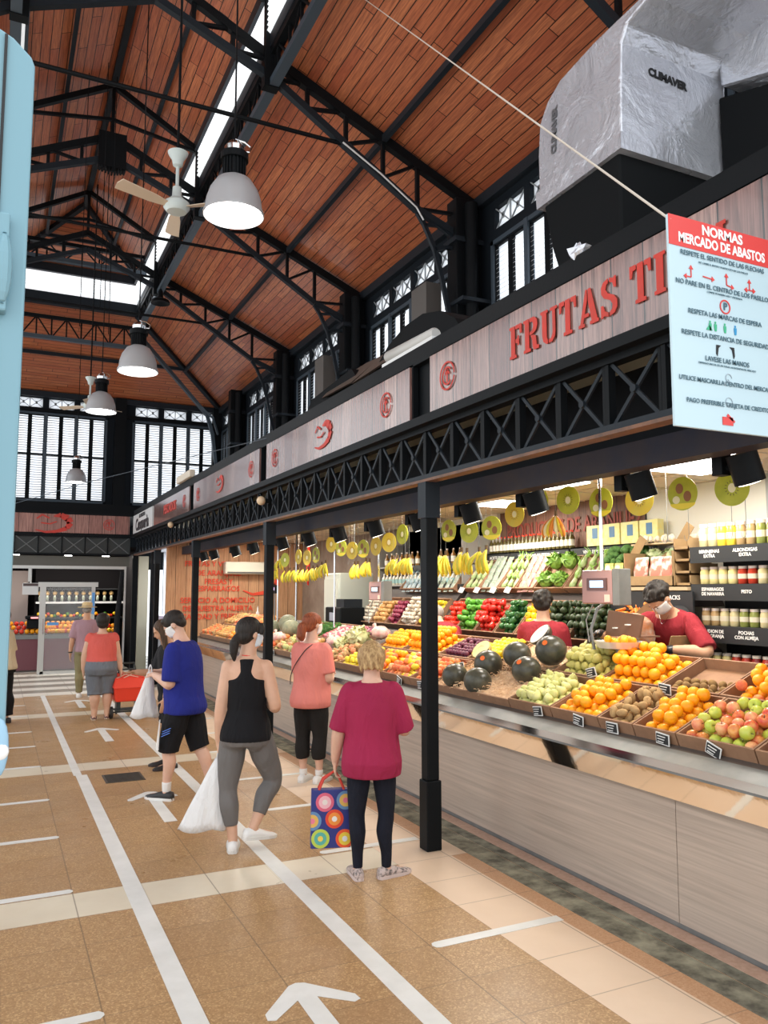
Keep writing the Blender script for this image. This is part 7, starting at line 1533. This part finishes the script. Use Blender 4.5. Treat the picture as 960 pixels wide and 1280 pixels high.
for k in range(11):
    x = 1.0 + k * .17; p = (x, 21.85, 1.62); b = MB(); b.tube([(0, 0, 0), (0, 0, .1), (0, 0, .16)], [.03, .035, .02], 8); b.ell((0, 0, .21), (.055, .05, .06), n=8, k=5, m=1); tag(b.build('sprout_jar', [M('jar_pale_green', (.35, .42, .28), .5, c2=(.75, .75, .68), ns=14), M('cream_yellow', (.80, .52, .20), .5)], loc=p, smooth='all'), 'yellow topped pale jar standing on the upper far shelf', 'jar', 'yellow topped jars on the far shelf')
for k in range(26):
    blob('pepper', (.98 + k * .075, 21.8 + .06 * (k % 2), 1.26 + .05 * (k % 3 == 0)), .045, [PYE, TOM, OR, PG][(k * 7) % 4], 'small bright vegetable on the lower far shelf', 'vegetables on the lower far shelf')
for k in range(60):
    row, i = divmod(k, 20); blob('tomato', (-.45 + i * .115 + .05 * (row % 2), 20.86 + row * .13, .93 + row * .09), .055, [TOM, TOM, PR, OR][(k * 5) % 4] if i < 10 else [OR, TOM, PYE][(k * 3) % 3], 'red or orange fruit on the far stall counter', 'fruit on the far counter', 'fruit')
for k in range(34):
    row, i = divmod(k, 17); blob('orange', (1.05 + i * .1, 20.86 + row * .13, .93 + row * .1), .055, [OR, TOM, OR, PYE][(k * 5 + row) % 4], 'orange fruit on the far counter behind the glass door', 'fruit behind the glass door', 'fruit')
t = empty('hanging_scale', (.72, 20.4, 1.80), 0, 'white hanging scale at the front of the far stall', 'scale'); MB().box(-.17, .17, -.06, .06, 0, .27).build('housing', MATS['white_metal'], t, bevel=.01); MB().box(-.16, .16, -.068, -.06, .2, .26).build('screen', M('scale_screen', (.08, .05, .05), .4), t); MB().cyl((0, 0, .27), (0, 0, .62), .02).build('pole', SLV, t)
t = empty('weighing_scale', (.85, 20.9, 1.0), 0, 'dark counter scale with a lit red screen in the far stall', 'scale'); MB().box(-.2, .2, -.1, .1, .22, .30).box(-.16, .16, -.08, .1, .0, .2).build('housing', BP, t, bevel=.02); MB().box(-.08, .08, -.11, -.1, .235, .275).build('screen', M('screen_red', (.9, .3, .3), .4, emit=1.2), t)
tag(MB().tube([(2.62, 20.15, 0), (2.64, 20.15, 1.2), (2.72, 20.15, 2.35)], [.09, .07, .05], 10).build('black_curtain', sleeper('curtain_black', (.012, .012, .014), .6), ctr=True), 'gathered black curtain at the right of the far stall', 'curtain')
for x in (.4, 1.6, 2.5):
    l = bpy.data.lights.new('far', 'AREA'); l.size = .5; l.energy = 20; l.color = (1, .9, .8); o = bpy.data.objects.new('far_stall_light', l); COL.objects.link(o); o.location = (x, 21.1, 2.8)
    t = empty('ceiling_light', (x, 21.6, 2.75), 0, 'small round ceiling light of the far stall, ' + {.4: 'left', 1.6: 'middle', 2.5: 'right'}[x], 'light'); MB().cyl((0, 0, 0), (0, 0, .03), .09, 16).build('diffuser', MATS['panel_glow'], t)
# ================================================================ light and camera
w = bpy.data.worlds.new('World'); SC.world = w; w.use_nodes = True; nt = w.node_tree; bg = nt.nodes['Background']; bg.inputs[0].default_value = (.93, .97, 1, 1); bg.inputs[1].default_value = 1.5
cam = bpy.data.cameras.new('Camera'); co = bpy.data.objects.new('Camera', cam); COL.objects.link(co); cam.sensor_fit = 'VERTICAL'; cam.sensor_height = 36; cam.sensor_width = 27; cam.lens = 36 * 1000 / 1280; cam.clip_start = .05; cam.clip_end = 200
co.location = (0, 0, 1.9); co.rotation_euler = (PI / 2 + math.atan(.098), 0, -math.atan(485 / math.sqrt(1e6 + 98 * 98))); SC.camera = co
SC.view_settings.view_transform = 'Standard'; SC.view_settings.look = 'None'; SC.view_settings.gamma = 1; SC.view_settings.exposure = 0.3; SC.view_settings.use_curve_mapping = False
SC.cycles.use_denoising = True; SC.cycles.max_bounces = 7; SC.cycles.diffuse_bounces = 4; SC.cycles.glossy_bounces = 3; SC.cycles.transparent_max_bounces = 8; SC.cycles.caustics_reflective = False; SC.cycles.caustics_refractive = False; SC.cycles.sample_clamp_indirect = 6
